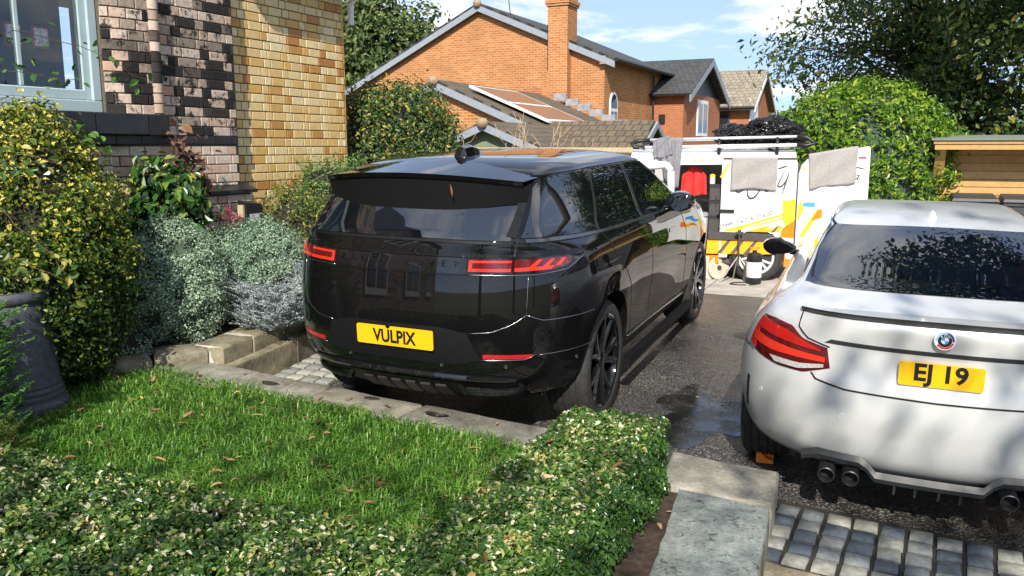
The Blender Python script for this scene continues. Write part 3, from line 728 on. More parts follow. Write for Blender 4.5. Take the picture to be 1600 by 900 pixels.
def cut_arches(o, wheels, Rr, zc, half_w, mat_in, flat=.2):
    """wheel wells cut with a cylinder from each side"""
    for (x, sd) in wheels:
        b_ = MB(); n = 56; y0, y1 = sd*half_w, sd*1.3
        b_.tube([(x, y0, zc), (x, y1, zc)], Rr, n); me = mesh_np('cutter', b_.v, b_.f, 'shut_line', True); 
        bm = bmesh.new(); bm.from_mesh(me); bmesh.ops.recalc_face_normals(bm, faces=bm.faces); bm.to_mesh(me); bm.free()
        c = link('cutter', me, o.parent)
        m_ = o.modifiers.new('arch', 'BOOLEAN'); m_.operation = 'DIFFERENCE'; m_.solver = 'EXACT'; m_.object = c
        dg = bpy.context.evaluated_depsgraph_get(); nm = bpy.data.meshes.new_from_object(o.evaluated_get(dg)); o.modifiers.clear(); o.data = nm; bpy.data.objects.remove(c)
    me = o.data
    if len(me.materials) < 2: me.materials.append(MATS[mat_in])
    me.materials[1] = MATS[mat_in]
    for p in me.polygons:
        c = p.center
        for (x, sd) in wheels:
            r_ = math.hypot(c.x-x, c.z-zc)
            if r_ < Rr+.004 and sd*c.y > half_w-.01 and (abs(r_-Rr) < .012 and abs(p.normal.y) < .55 or abs(c.y-sd*half_w) < .004): p.material_index = 1
    me.set_sharp_from_angle(angle=R(33))
def place(o, X, Y, yaw):
    F_ = Vector((math.sin(yaw), math.cos(yaw), GY*math.cos(yaw))).normalized(); Nn = Vector((0, -GY, 1)).normalized(); Lf = Nn.cross(F_)
    M = Matrix(((F_.x, Lf.x, Nn.x, X), (F_.y, Lf.y, Nn.y, Y), (F_.z, Lf.z, Nn.z, GY*Y), (0,0,0,1))); o.matrix_world = M
def make_wheel(parent, x, y, sd, Rt, wid, rim_r, spoke_mat, style):
    w = empty('wheel', (x, y, Rt)); w.parent = parent; h = wid/2
    pr = [(rim_r, -h*.92), (rim_r+.012, -h)]
    pr += [(rim_r+(Rt-rim_r)*.5, -h*1.04), (Rt-.022, -h*.97), (Rt-.006, -h*.84)]
    for g in (-.52, -.18, .18, .52):
        pr += [(Rt, h*(g-.13)), (Rt, h*(g-.045)), (Rt-.008, h*(g-.04)), (Rt-.008, h*(g+.04)), (Rt, h*(g+.045)), (Rt, h*(g+.13))]
    pr += [(Rt-.006, h*.84), (Rt-.022, h*.97), (rim_r+(Rt-rim_r)*.5, h*1.04), (rim_r+.012, h), (rim_r, h*.92)]
    MB().lathe(pr, 72, 0, 'y').build('tyre', 'tyre_rubber', w, angle=35)
    o_ = sd*h
    rp = [(rim_r+.008, o_*.97), (rim_r-.004, o_*.99), (rim_r-.018, o_*.93), (rim_r-.026, o_*.72), (rim_r-.034, o_*.1), (rim_r-.034, -o_*.9)]
    rim = MB().lathe(rp, 64, 0, 'y').build('rim', spoke_mat, w, angle=40)
    MB().lathe([(.0, o_*.05), (rim_r*.62, o_*.05), (rim_r*.62, o_*-.1), (0, o_*-.1)], 40, 0, 'y').build('brake_disc', 'brake_steel', w, angle=30)
    MB().lathe([(0, o_*.0-.0), (rim_r-.03, o_*-.2)], 40, 0, 'y').build('wheel_back', 'shut_line', w)
    b_ = MB(); n = 5
    for k in range(n):
        for tw in (-1, 1):
            if style == 'split': a0 = 2*pi*k/n + tw*.10; a1 = 2*pi*k/n + tw*.30; w0, w1 = .030, .020
            else: a0 = 2*pi*k/n + tw*.13; a1 = 2*pi*k/n + tw*.22; w0, w1 = .022, .015
            st = []
            for r_, aa_, ww, yy in ((.045, a0*1.0, w0, .80), (rim_r*.55, a0+(a1-a0)*.45, (w0+w1)/2, .86), (rim_r-.012, a1, w1, .93)):
                c, s_ = math.cos(aa_), math.sin(aa_)
                st.append([(r_*c - q*ww*s_, o_*(yy - dy_), r_*s_ + q*ww*c) for q, dy_ in ((-1, .10), (-.55, 0), (.55, 0), (1, .10), (.8, .45), (-.8, .45))])
            vs = sum(st, []); fs = [(i*6+j, i*6+(j+1) % 6, (i+1)*6+(j+1) % 6, (i+1)*6+j) for i in range(2) for j in range(6)] + [(0,1,2,3,4,5), (12,13,14,15,16,17)]
            b_.add(vs, fs)
    b_.build('spokes', spoke_mat, w, angle=35)
    MB().lathe([(0, o_*.86), (.03, o_*.86), (.062, o_*.82), (.07, o_*.6), (.07, 0)], 28, 0, 'y').build('hub_cap', spoke_mat, w, angle=35)
    return w
def letters_on(B, txt, mode, a0, a1, z, size, mat, parent, off=.004, xs=1.0):
    """single letters set along the surface, read from outside (from a0 to a1)"""
    n = len(txt)
    for i, ch in enumerate(txt):
        if ch == ' ': continue
        a = a0 + (a1-a0)*i/(n-1); p = B.pt(mode, a, z); nn = B.nrm(mode, a, z)
        right = Vector((0,0,1)).cross(nn).normalized(); up = nn.cross(right)
        me = centre_y(text_mesh(ch, size, mat, .003, 0, xs)); o = link('letter', me, parent)
        o.matrix_local = Matrix(((right.x, up.x, nn.x, 0), (right.y, up.y, nn.y, 0), (right.z, up.z, nn.z, 0), (0,0,0,1))); o.location = p + nn*off
def number_plate(parent, x, z, w, h, txt, size, xs, y=0, tilt=0, gap=1.0):
    pl = MB(); e = .012; poly = []
    for cx, cz, a0 in ((w/2-e, h/2-e, 0), (-w/2+e, h/2-e, 90), (-w/2+e, -h/2+e, 180), (w/2-e, -h/2+e, 270)):
        for k in range(4): poly.append((cx+e*math.cos(R(a0+k*30)), cz+e*math.sin(R(a0+k*30))))
    pl.prism(poly, -.004, .004, 'yz'); o = pl.build('number_plate', 'plate_yellow', parent, loc=(x, y, z)); o.rotation_euler = (0, tilt, 0)
    me = centre_y(text_mesh(txt, size, 'plate_black', .0006, 0, xs, bold=.0032)); 
    l = link('lettering', me, o); l.matrix_local = Matrix(((0,0,-1,-.0052),(-1,0,0,0),(0,1,0,0),(0,0,0,1)))
    return o
# ------------------------------------------------------------------ the dark estate car
def fl_b(x, z):
    g = math.exp(-((x-0)/.50)**4) + math.exp(-((x-2.997)/.50)**4)
    return .022*g*max(0, 1-((z-.72)/.36)**2 if abs(z-.72) < .36 else 0) - .02*math.exp(-((x-1.5)/.7)**4)*math.exp(-((z-.58)/.16)**2) - .15*max(0, min(1, (z-1.20)/.10))*max(0, min(1, (.15-x)/.95))**1.4
KB = [  # z, rear x, front x, half width, rear corner length, corner power
 (.29,-.72,3.62,.86,.62,2.3),(.34,-.80,3.72,.92,.66,2.4),(.42,-.90,3.86,.965,.70,2.5),(.50,-.965,3.92,.985,.72,2.6),(.60,-1.0,3.95,.995,.74,2.6),
 (.74,-1.01,3.95,1.005,.76,2.6),(.86,-1.005,3.93,1.012,.76,2.6),(.98,-.992,3.88,1.012,.76,2.6),(1.10,-.975,3.80,1.0,.74,2.6),(1.17,-.960,3.62,.985,.72,2.55),
 (1.22,-.945,3.0,.968,.64,2.5),(1.26,-.930,2.72,.938,.42,2.5),(1.30,-.905,2.56,.908,.27,2.5),(1.36,-.855,2.44,.880,.25,2.5),(1.46,-.770,2.24,.835,.24,2.5),(1.56,-.680,2.04,.785,.25,2.5),
 (1.635,-.60,1.86,.738,.28,2.4),(1.67,-.545,1.76,.695,.40,2.3),(1.695,-.46,1.64,.63,.46,2.2),(1.715,-.33,1.48,.52,.5,2.1),(1.728,-.16,1.28,.38,.45,2.0),(1.735,.1,1.1,.2,.4,2)]
BB = Body(KB, 1.0, 2.4, fl_b, lambda x: 1-.018*((x-1.3)/2.6)**2, lambda z: 1.0 if z < 1.18 else (1.0-.62*(z-1.18)/.14 if z < 1.32 else .38))
bc = empty('estate_car', (0,0,0), 0, 'glossy dark grey luxury SUV parked with its tail to the lawn', 'car'); place(bc, -.286, 5.72, .415)
zs = list(np.unique(np.r_[np.linspace(.29, 1.30, 44), np.linspace(1.30, 1.735, 26)]))
bb = link('body', BB.mesh(zs, 'paint_black'), bc)
cut_arches(bb, [(0,1),(0,-1),(2.997,1),(2.997,-1)], .455, .42, .55, 'satin_black')
for x in (0, 2.997):
    for sd in (-1, 1): make_wheel(bc, x, sd*.845, sd, .405, .285, .305, 'gloss_black', 'split')
# glass
YG = [(-.66+.132*i) for i in range(11)]
patch(BB, 'y', [(y, 1.292-.006*(abs(y)/.66)**2) for y in YG], [(y*.93, 1.60) for y in YG], 'dark_glass', 'rear_window', bc, 26, 12, .003)
ribbon(BB, 'y', [(y*1.02, 1.279-.006*(abs(y)/.66)**2) for y in YG], .014, 'satin_black', 'window_seal', bc, .004)
for sd in (-1, 1):
    ga = dict(side=sd)
    patch(BB, 'x', [(-.765,1.300),(-.3,1.280),(-.03,1.272)], [(-.465,1.612),(-.1,1.625),(.26,1.63)], 'dark_glass', 'quarter_window', bc, 16, 8, .003, **ga)
    patch(BB, 'x', [(.01,1.271),(.5,1.262),(.93,1.256)], [(.30,1.63),(.6,1.632),(1.02,1.632)], 'dark_glass', 'door_window', bc, 16, 8, .003, **ga)
    patch(BB, 'x', [(.99,1.255),(1.5,1.252),(2.14,1.258)], [(1.09,1.632),(1.3,1.632),(1.62,1.626)], 'dark_glass', 'door_window', bc, 16, 8, .003, **ga)
    patch(BB, 'x', [(-.028,1.272),(.008,1.271)], [(.262,1.63),(.298,1.63)], 'trim_grey', 'pillar_trim', bc, 2, 8, .005, **ga)
    patch(BB, 'x', [(.932,1.256),(.988,1.255)], [(1.022,1.632),(1.088,1.632)], 'trim_grey', 'pillar_trim', bc, 2, 8, .005, **ga)
    ribbon(BB, 'x', [(-.76,1.284),(-.3,1.265),(.5,1.248),(1.5,1.238),(2.14,1.244)], .016, 'trim_grey', 'belt_moulding', bc, .006, sd)
    ribbon(BB, 'x', [(-.42,1.635),(.3,1.648),(1.1,1.648),(1.64,1.638)], .012, 'trim_grey', 'roof_moulding', bc, .006, sd)
    ribbon(BB, 'x', [(-.795,1.305),(-.495,1.622)], .022, 'paint_black', 'pillar_edge', bc, .006, sd)
    # shut lines
    for P in ([(.0,1.25),(.14,1.10),(.30,.99),(.47,.82),(.52,.60),(.56,.44)], [(.96,1.24),(1.04,1.05),(1.14,.44)], [(2.05,1.22),(2.22,1.0),(2.30,.7),(2.32,.44)]):
        ribbon(BB, 'x', P, .008, 'shut_line', 'shut_line', bc, .0015, sd)
    ribbon(BB, 'x', [(.55,.44),(1.4,.42),(2.5,.385)], .010, 'chrome', 'sill_trim', bc, .004, sd, round_=True)
    patch(BB, 'x', [(.50,.315),(1.5,.315),(2.55,.315)], [(.50,.37),(1.5,.37),(2.55,.37)], 'satin_black', 'sill_cover', bc, 20, 2, .012, sd)
    b_ = MB(); b_.prism([(.46, .96),(.46, 1.02),(2.56, 1.02),(2.56, .96)], .245, .30, 'xy'); o = b_.build('side_step', 'satin_black', bc); o.scale.y = sd
    # flush handles
    for x0 in (.62, 1.72): patch(BB, 'x', [(x0-.11,1.055),(x0+.11,1.052)], [(x0-.11,1.085),(x0+.11,1.082)], 'paint_black', 'door_handle', bc, 8, 2, .005, sd)
    # door mirror
    b_ = MB(); prf = []
    for (xx, yw, zw) in ((-.075,.085,.060),(-.06,.105,.078),(.0,.115,.085),(.06,.10,.072),(.10,.06,.04),(.115,.02,.012)):
        prf.append([(1.62+xx, sd*(1.085+yw*math.cos(a_)*1.05), 1.305+zw*math.sin(a_)*(1.05 if math.sin(a_) > 0 else .95)) for a_ in [2*pi*k/20 for k in range(20)]])
    vs = sum(prf, []); fs = [(i*20+j, i*20+(j+1) % 20, (i+1)*20+(j+1) % 20, (i+1)*20+j) for i in range(5) for j in range(20)] + [tuple(range(20)), tuple(100+j for j in range(20))]
    b_.add(vs, fs); mi = b_.build('door_mirror', 'gloss_black', bc, angle=40)
    MB().tube([(1.66, sd*.90, 1.23), (1.64, sd*.98, 1.245), (1.63, sd*1.05, 1.26)], [.028,.024,.03], 8).build('mirror_arm', 'gloss_black', mi, smooth=True)
    MB().tube([(1.5415, sd*1.09, 1.305), (1.544, sd*1.09, 1.305)], .073, 20).build('mirror_glass', 'dark_glass', mi)
# tail lamps wrap round the corner
for sd in (-1, 1):
    LA = [(sd*.445,1.108),(sd*.75,1.106),(sd*.95,1.112),(sd*1.10,1.140),(sd*1.20,1.178)]; LB = [(sd*.445,1.192),(sd*.75,1.193),(sd*.95,1.194),(sd*1.10,1.193),(sd*1.20,1.19)]
    tl = patch(BB, 'arc', LA, LB, 'gloss_black', 'tail_lamp', bc, 26, 5, .003)
    patch(BB, 'arc', [(sd*.452,1.116),(sd*.70,1.115)], [(sd*.452,1.184),(sd*.70,1.185)], 'lamp_dark_red', 'lens', tl, 10, 3, .006)
    for z0, z1 in ((1.118,1.134),(1.166,1.178)): patch(BB, 'arc', [(sd*.456,z0),(sd*.695,z0)], [(sd*.456,z1),(sd*.695,z1)], 'lamp_red_bright', 'light_bar', tl, 10, 1, .009)
    patch(BB, 'arc', [(sd*.456,1.134),(sd*.476,1.134)], [(sd*.456,1.166),(sd*.476,1.166)], 'lamp_red_bright', 'light_bar', tl, 2, 1, .009)
    patch(BB, 'arc', [(sd*.712,1.115),(sd*.95,1.122),(sd*1.08,1.147)], [(sd*.712,1.185),(sd*.95,1.186),(sd*1.08,1.185)], 'lamp_dark_red', 'lens', tl, 14, 3, .006)
    patch(BB, 'arc', [(sd*.718,1.118),(sd*.93,1.124)], [(sd*.718,1.138),(sd*.96,1.142)], 'lamp_red_bright', 'light_bar', tl, 10, 1, .009)
    for q in range(3): patch(BB, 'arc', [(sd*(.80+q*.08),1.142),(sd*(.835+q*.08),1.142)], [(sd*(.85+q*.08),1.180),(sd*(.875+q*.08),1.180)], 'lamp_red_bright', 'light_bar', tl, 2, 2, .009)
    # tailgate shut line; the bright beads below draw the highlight along its gaps
    ribbon(BB, 'arc', [(sd*.715,1.285),(sd*.708,1.20)], .008, 'shut_line', 'shut_line', bc, .002)
    ribbon(BB, 'arc', [(sd*.80,1.10),(sd*.80,.875)], .0045, 'chrome', 'shut_line', bc, .0, round_=True)
    ribbon(BB, 'arc', [(sd*.46,.765),(sd*.60,.775),(sd*.72,.82),(sd*.80,.872)], .0045, 'chrome', 'shut_line', bc, .0, round_=True)
    ribbon(BB, 'arc', [(sd*.80,.872),(sd*.90,.835),(sd*1.35,.832)], .005, 'chrome', 'shut_line', bc, .0, round_=True)
    ribbon(BB, 'arc', [(sd*.88,.632),(sd*1.38,.628)], .004, 'chrome', 'bumper_line', bc, .0, round_=True)
    patch(BB, 'arc', [(sd*.55,.617),(sd*.83,.617)], [(sd*.55,.643),(sd*.84,.638)], 'reflector_red', 'rear_reflector', bc, 10, 1, .004)
    ribbon(BB, 'arc', [(sd*.53,.610),(sd*.80,.610),(sd*.86,.640)], .005, 'chrome', 'reflector_trim', bc, .004, round_=True)
    ribbon(BB, 'arc', [(sd*.445,1.100),(sd*.85,1.098),(sd*1.05,1.115),(sd*1.23,1.185)], .006, 'chrome', 'lamp_trim', bc, .003, round_=True)
ribbon(BB, 'y', [(-.445,1.098),(.445,1.098)], .006, 'gloss_black', 'tailgate_trim', bc, .003, round_=True)
ribbon(BB, 'y', [(-.445,1.198),(.445,1.198)], .006, 'gloss_black', 'tailgate_trim', bc, .003, round_=True)
patch(BB, 'y', [(-.44,1.105),(.44,1.105)], [(-.44,1.19),(.44,1.19)], 'gloss_black', 'badge_panel', bc, 20, 3, .003)
letters_on(BB, 'RANGE ROVER', 'y', .375, -.385, 1.158, .052, 'plate_black' if 0 else 'satin_black', bc, .006, 1.1)
letters_on(BB, 'SPORT', 'y', .60, .50, 1.075, .024, 'satin_black', bc, .005, 1.0)
# plate panel, sensors, lower bumper
patch(BB, 'y', [(-.53,.612),(-.40,.578),(.40,.578),(.53,.612)], [(-.455,.762),(-.3,.795),(.3,.795),(.455,.762)], 'satin_black', 'plate_panel', bc, 22, 6, .004)
number_plate(bc, -1.024, .715, .515, .118, 'VULPIX', .108, .80, y=-.012, tilt=R(-3))
MB().lathe([(0,-.004),(.012,-.004),(.016,.0),(.017,.014)], 16, 0, 'x').build('rear_camera', 'gloss_black', bc, angle=30, loc=(-1.030, .03, .775))
for y in (.33, -.30, -.66, .68):
    p = BB.pt('y', y, .570); o = MB().lathe([(0,-.002),(.009,-.002),(.011,-.0035),(.0125,-.001)], 18, 0, 'x').build('parking_sensor', 'grey_carbon', bc, angle=30); o.location = p; o.rotation_euler = (0, 0, math.atan2(BB.nrm('y', y, .57).y, BB.nrm('y', y, .57).x)+pi)
p = BB.pt('arc', -1.16, .57)
o = MB().lathe([(0,-.002),(.009,-.002),(.011,-.0035),(.0125,-.001)], 18, 0, 'x').build('parking_sensor', 'grey_carbon', bc, angle=30); o.location = p; nn = BB.nrm('arc', -1.16, .57); o.rotation_euler = (0, 0, math.atan2(nn.y, nn.x)+pi)
YB = [-.70+.14*i for i in range(11)]
patch(BB, 'y', [(y, .478-.02*(abs(y)/.7)**3) for y in YB], [(y, .515-.022*(abs(y)/.7)**3) for y in YB], 'gloss_black', 'bumper_lip', bc, 26, 3, .012, bulge=.014)
patch(BB, 'y', [(y, .335) for y in YB], [(y, .462) for y in YB], 'satin_black', 'diffuser', bc, 26, 4, .012)
for i in range(6):
    y0 = -.30+i*.10; patch(BB, 'y', [(y0+.006,.345),(y0+.094,.345)], [(y0+.018,.43),(y0+.082,.43)], 'black_plastic', 'diffuser_panel', bc, 4, 2, .026)
for sd in (-1, 1):
    oq = [(.345,.455),(.40,.372),(.55,.370),(.69,.374),(.735,.405),(.71,.448),(.66,.460),(.52,.458)]; iq = [(.385,.440),(.42,.388),(.55,.386),(.68,.389),(.71,.410),(.69,.434),(.65,.444),(.52,.442)]
    b_ = MB(); n = len(oq); ex = lambda a_, d: float(BB.pt('y', a_, .43).x)+d; r0 = [(ex(a_,.02), sd*a_, z_) for a_, z_ in oq]; r1 = [(ex(a_,-.022), sd*a_, z_) for a_, z_ in oq]; r2 = [(ex(a_,-.020), sd*a_, z_) for a_, z_ in iq]; r3 = [(ex(a_,.0), sd*a_, z_) for a_, z_ in iq]
    b_.add(r0+r1+r2+r3, [(k*n+j, k*n+(j+1) % n, (k+1)*n+(j+1) % n, (k+1)*n+j) for k in range(3) for j in range(n)] + [tuple(3*n+j for j in range(n))])
    b_.build('exhaust_trim', 'gloss_black', bc, angle=25)
# roof spoiler: painted top, black underside facing back
YS = np.linspace(-.675, .675, 31)
def sx(y): return -.835 + .17*(abs(y)/.675)**3
top = [(sx(y), y, 1.655-.045*(abs(y)/.675)**2.2) for y in YS]; bot = [(sx(y)+.05, y, 1.408+.085*(abs(y)/.675)**2.4) for y in YS]
frt = [(sx(y)+.42, y, 1.705-.075*(abs(y)/.675)**2.4) for y in YS]; inn = [(sx(y)+.30, y*.97, 1.47) for y in YS]
lip = [(sx(y)+.008, y, 1.628-.045*(abs(y)/.675)**2.2) for y in YS]
b_ = MB(); n = len(YS); b_.add(frt+top+lip, [(k*n+j, k*n+j+1, (k+1)*n+j+1, (k+1)*n+j) for k in range(2) for j in range(n-1)]); b_.build('roof_spoiler', 'paint_black', bc, angle=50)
b_ = MB(); lip2 = [(x+.012, y, z-.002) for x, y, z in lip]
b_.add(lip2+bot+inn+frt, [(k*n+j, k*n+j+1, (k+1)*n+j+1, (k+1)*n+j) for k in range(3) for j in range(n-1)] + [(0, n, 2*n, 3*n), (n-1, 4*n-1, 3*n-1, 2*n-1)]); b_.build('spoiler_underside', 'satin_black', bc, angle=40)
# aerial fin on the roof
b_ = MB()
for sgn in (1,):
    st = []
    for xx, hh, ww in ((-.14,.012,.042),(-.125,.074,.050),(-.02,.084,.052),(.08,.064,.044),(.16,.028,.024),(.20,.002,.006)):
        st.append([(xx, -ww, 0), (xx, -ww*.6, hh*.8), (xx, 0, hh), (xx, ww*.6, hh*.8), (xx, ww, 0)])
    vs = sum(st, []); fs = [(i*5+j, i*5+j+1, (i+1)*5+j+1, (i+1)*5+j) for i in range(5) for j in range(4)] + [(0,1,2,3,4)]
    b_.add(vs, fs)
for (y, x) in ((.0, -.12),): b_.build('roof_aerial', 'gloss_black', bc, angle=40, loc=(x+.02, -.05, 1.716))
# thin drain hose hanging behind the wheel
MB().tube([(-.42, -.70, .33), (-.43, -.71, .26)], .004, 6).build('drain_tube', 'chrome', bc)
# ------------------------------------------------------------------ the silver coupe
def fl_w(x, z):
    g = math.exp(-((x-.02)/.46)**4)*.058 + math.exp(-((x-2.69)/.46)**4)*.04
    return g*max(0, 1-((z-.60)/.36)**2 if abs(z-.60) < .36 else 0)
KW = [(.20,-.62,3.30,.78,.50,2.2),(.25,-.72,3.38,.82,.52,2.3),(.32,-.825,3.45,.86,.55,2.4),(.40,-.875,3.50,.885,.57,2.5),(.50,-.905,3.54,.90,.58,2.5),(.60,-.92,3.55,.908,.60,2.5),
 (.70,-.918,3.53,.905,.60,2.5),(.80,-.905,3.46,.895,.60,2.5),(.90,-.898,3.2,.872,.60,2.5),(.97,-.905,2.45,.835,.62,2.5),(1.02,-.915,2.1,.79,.66,2.4),(1.05,-.905,2.0,.75,.62,2.4),
 (1.075,-.84,1.95,.715,.55,2.5),(1.095,-.70,1.92,.69,.45,2.6),(1.115,-.55,1.88,.668,.38,2.7),(1.16,-.37,1.86,.645,.34,2.7),(1.24,-.07,1.76,.612,.34,2.7),(1.31,.21,1.66,.578,.34,2.6),(1.345,.36,1.60,.555,.34,2.5),
 (1.375,.52,1.54,.525,.34,2.4),(1.395,.66,1.48,.48,.32,2.3),(1.408,.80,1.42,.41,.28,2.2),(1.416,.92,1.36,.31,.20,2.1),(1.421,1.02,1.30,.18,.12,2),(1.423,1.08,1.26,.06,.07,2)]
BWc = Body(KW, .55, 2.3, fl_w, lambda x: 1-.02*((x-1.2)/2.4)**2, lambda z: .55 if z < 1.0 else max(.05, .55-.5*(z-1.0)/.42))
wc = empty('coupe_car', (0,0,0), 0, 'silver white two-door coupe with quad exhausts parked over the setts', 'car'); place(wc, 2.279, 4.478, .403)
zs = list(np.unique(np.r_[np.linspace(.20, 1.03, 40), np.linspace(1.03, 1.13, 14), np.linspace(1.13, 1.40, 24), np.linspace(1.40, 1.423, 10)]))
wb = link('body', BWc.mesh(zs, 'paint_silver'), wc)
cut_arches(wb, [(0,1),(0,-1),(2.69,1),(2.69,-1)], .365, .335, .48, 'satin_black')
for x in (0, 2.69):
    for sd in (-1, 1): make_wheel(wc, x, sd*.80, sd, .335, .255, .245, 'gloss_black', 'twin')
YG = np.linspace(-.635, .635, 13)
patch(BWc, 'y', [(y, 1.121-.004*(abs(y)/.6)**2) for y in YG], [(y*.885, 1.350-.016*(abs(y)/.6)**2) for y in YG], 'blue_glass', 'rear_window', wc, 26, 26, .003)
for sd in (-1, 1):
    patch(BWc, 'x', [(-.10,1.125),(.5,1.10),(1.70,1.06)], [(.55,1.33),(.8,1.345),(1.28,1.335)], 'blue_glass', 'side_window', wc, 18, 8, .003, side=sd)
    ribbon(BWc, 'x', [(-.30,1.135),(.15,1.24),(.50,1.335),(.85,1.36)], .006, 'shut_line', 'roof_seam', wc, .002, sd)
    # lamp: dark red housing, brighter light bars, clear strip
    Lb = [(sd*.470,.800),(sd*.60,.757),(sd*.75,.757),(sd*.93,.782),(sd*1.04,.812)]; Lt = [(sd*.49,.893),(sd*.62,.918),(sd*.69,.965),(sd*.82,.972),(sd*.96,.962)]
    tl = patch(BWc, 'arc', Lb, Lt, 'lamp_dark_red', 'tail_lamp', wc, 24, 8, .004, bulge=.008)
    patch(BWc, 'arc', [(sd*.495,.824),(sd*.65,.824),(sd*.78,.822),(sd*.97,.838)], [(sd*.495,.848),(sd*.65,.856),(sd*.80,.868),(sd*.97,.880)], 'lamp_red_bright', 'light_bar', tl, 16, 2, .015)
    patch(BWc, 'arc', [(sd*.52,.872),(sd*.72,.888),(sd*.93,.905)], [(sd*.52,.880),(sd*.71,.940),(sd*.91,.952)], 'lamp_red', 'light_bar', tl, 14, 3, .015)
    patch(BWc, 'arc', [(sd*.50,.798),(sd*.62,.770),(sd*.76,.772)], [(sd*.50,.814),(sd*.62,.797),(sd*.80,.797)], 'lamp_clear', 'reversing_lens', tl, 10, 2, .015)
    patch(BWc, 'arc', [(sd*.95,.795),(sd*1.02,.82)], [(sd*.92,.95),(sd*.955,.955)], 'lamp_red', 'side_lens', tl, 4, 6, .012)
    # boot shut line
    ribbon(BWc, 'arc', [(sd*.66,1.045),(sd*.66,.975),(sd*.60,.925),(sd*.48,.898)], .007, 'shut_line', 'shut_line', wc, .002)
    ribbon(BWc, 'arc', [(sd*.56,.765),(sd*.545,.74),(sd*.49,.728),(sd*.40,.712),(0,.705)], .008, 'shut_line', 'shut_line', wc, .002)
    # side vent of the bumper
    patch(BWc, 'arc', [(sd*1.005,.455),(sd*1.035,.455)], [(sd*.99,.63),(sd*1.015,.635)], 'satin_black', 'bumper_vent', wc, 2, 8, .003)
    for q in range(7): ribbon(BWc, 'arc', [(sd*(1.0-.0015*q),.47+q*.022),(sd*(1.028-.0015*q),.475+q*.022)], .006, 'black_plastic', 'vent_mesh', wc, .005)
    ribbon(BWc, 'arc', [(sd*1.05,.78),(sd*1.4,.775)], .005, 'shut_line', 'bumper_line', wc, .0015)
    for (a_, z_) in ((.86,.60),(.40,.585)):
        p = BWc.pt('arc', sd*a_, z_); nn = BWc.nrm('arc', sd*a_, z_); o = MB().lathe([(0,-.002),(.010,-.002),(.0105,-.0005),(.013,-.0005),(.0145,-.002)], 18, 0, 'x').build('parking_sensor', 'paint_silver', wc, angle=20); o.location = p; o.rotation_euler = (0, 0, math.atan2(nn.y, nn.x)+pi)
    # exhausts
    for y in (.335, .445):
        ex = MB().lathe([(.040,.12),(.040,-.03),(.0385,-.036),(.035,-.038),(.0325,-.034),(.0315,.02)], 28, 0, 'x').build('exhaust_pipe', 'exhaust_metal', wc, angle=35, loc=(-.835, sd*y, .265))
        MB().lathe([(0,.02),(.0315,.02)], 28, 0, 'x').build('exhaust_bore', 'exhaust_black', ex)
    # door mirror
    b_ = MB(); prf = []
    for (xx, yw, zw) in ((-.05,.10,.052),(-.035,.118,.066),(.03,.125,.07),(.09,.09,.05),(.12,.03,.015)):
        prf.append([(1.42+xx+.05*math.cos(a_), sd*(.935+yw*math.cos(a_)), 1.035+zw*math.sin(a_)*(1 if math.cos(a_) > 0 else .7)) for a_ in [2*pi*k/20 for k in range(20)]])
    vs = sum(prf, []); b_.add(vs, [(i*20+j, i*20+(j+1) % 20, (i+1)*20+(j+1) % 20, (i+1)*20+j) for i in range(4) for j in range(20)] + [tuple(range(20)), tuple(80+j for j in range(20))])
    mi = b_.build('door_mirror', 'gloss_black', wc, angle=40)
    MB().tube([(1.46, sd*.76, .99), (1.45, sd*.86, 1.0)], .022, 8).build('mirror_arm', 'gloss_black', mi, smooth=True)
    b_ = MB(); b_.add([(1.384+.045*math.cos(a_), sd*(.935+.095*math.cos(a_)), 1.035+.048*math.sin(a_)) for a_ in [2*pi*k/20 for k in range(20)]], [tuple(range(20))]); b_.build('mirror_glass', 'blue_glass', mi)
# boot lip spoiler: dark carbon edge under a painted top
YL = np.linspace(-.62, .62, 21)
def lx(y): return float(BWc.pt('y', y, 1.035).x)
b_ = MB(); n = len(YL)
r0 = [(lx(y)+.10, y, 1.083-.016*(abs(y)/.62)**2) for y in YL]; r1 = [(lx(y)-.022, y, 1.084-.020*(abs(y)/.62)**2) for y in YL]; r2 = [(lx(y)-.020, y, 1.074-.020*(abs(y)/.62)**2) for y in YL]; r3 = [(lx(y)+.012, y, 1.045-.014*(abs(y)/.62)**2) for y in YL]
b_.add(r0+r1+r2+r3, [(k*n+j, k*n+j+1, (k+1)*n+j+1, (k+1)*n+j) for k in range(3) for j in range(n-1)])
for f in range(len(b_.f)): b_.m[f] = 0 if f < n-1 else 1
b_.build('boot_spoiler', ['paint_silver', 'grey_carbon'], wc, angle=30)
# dark strip paints in the shade of the grip recess above the plate
patch(BWc, 'y', [(-.50,.918),(.50,.918)], [(-.47,.938),(.47,.938)], 'grey_carbon', 'boot_recess_shade', wc, 20, 2, .002)
number_plate(wc, -.918, .835, .345, .112, 'EJ 19', .112, .98, tilt=R(-4))
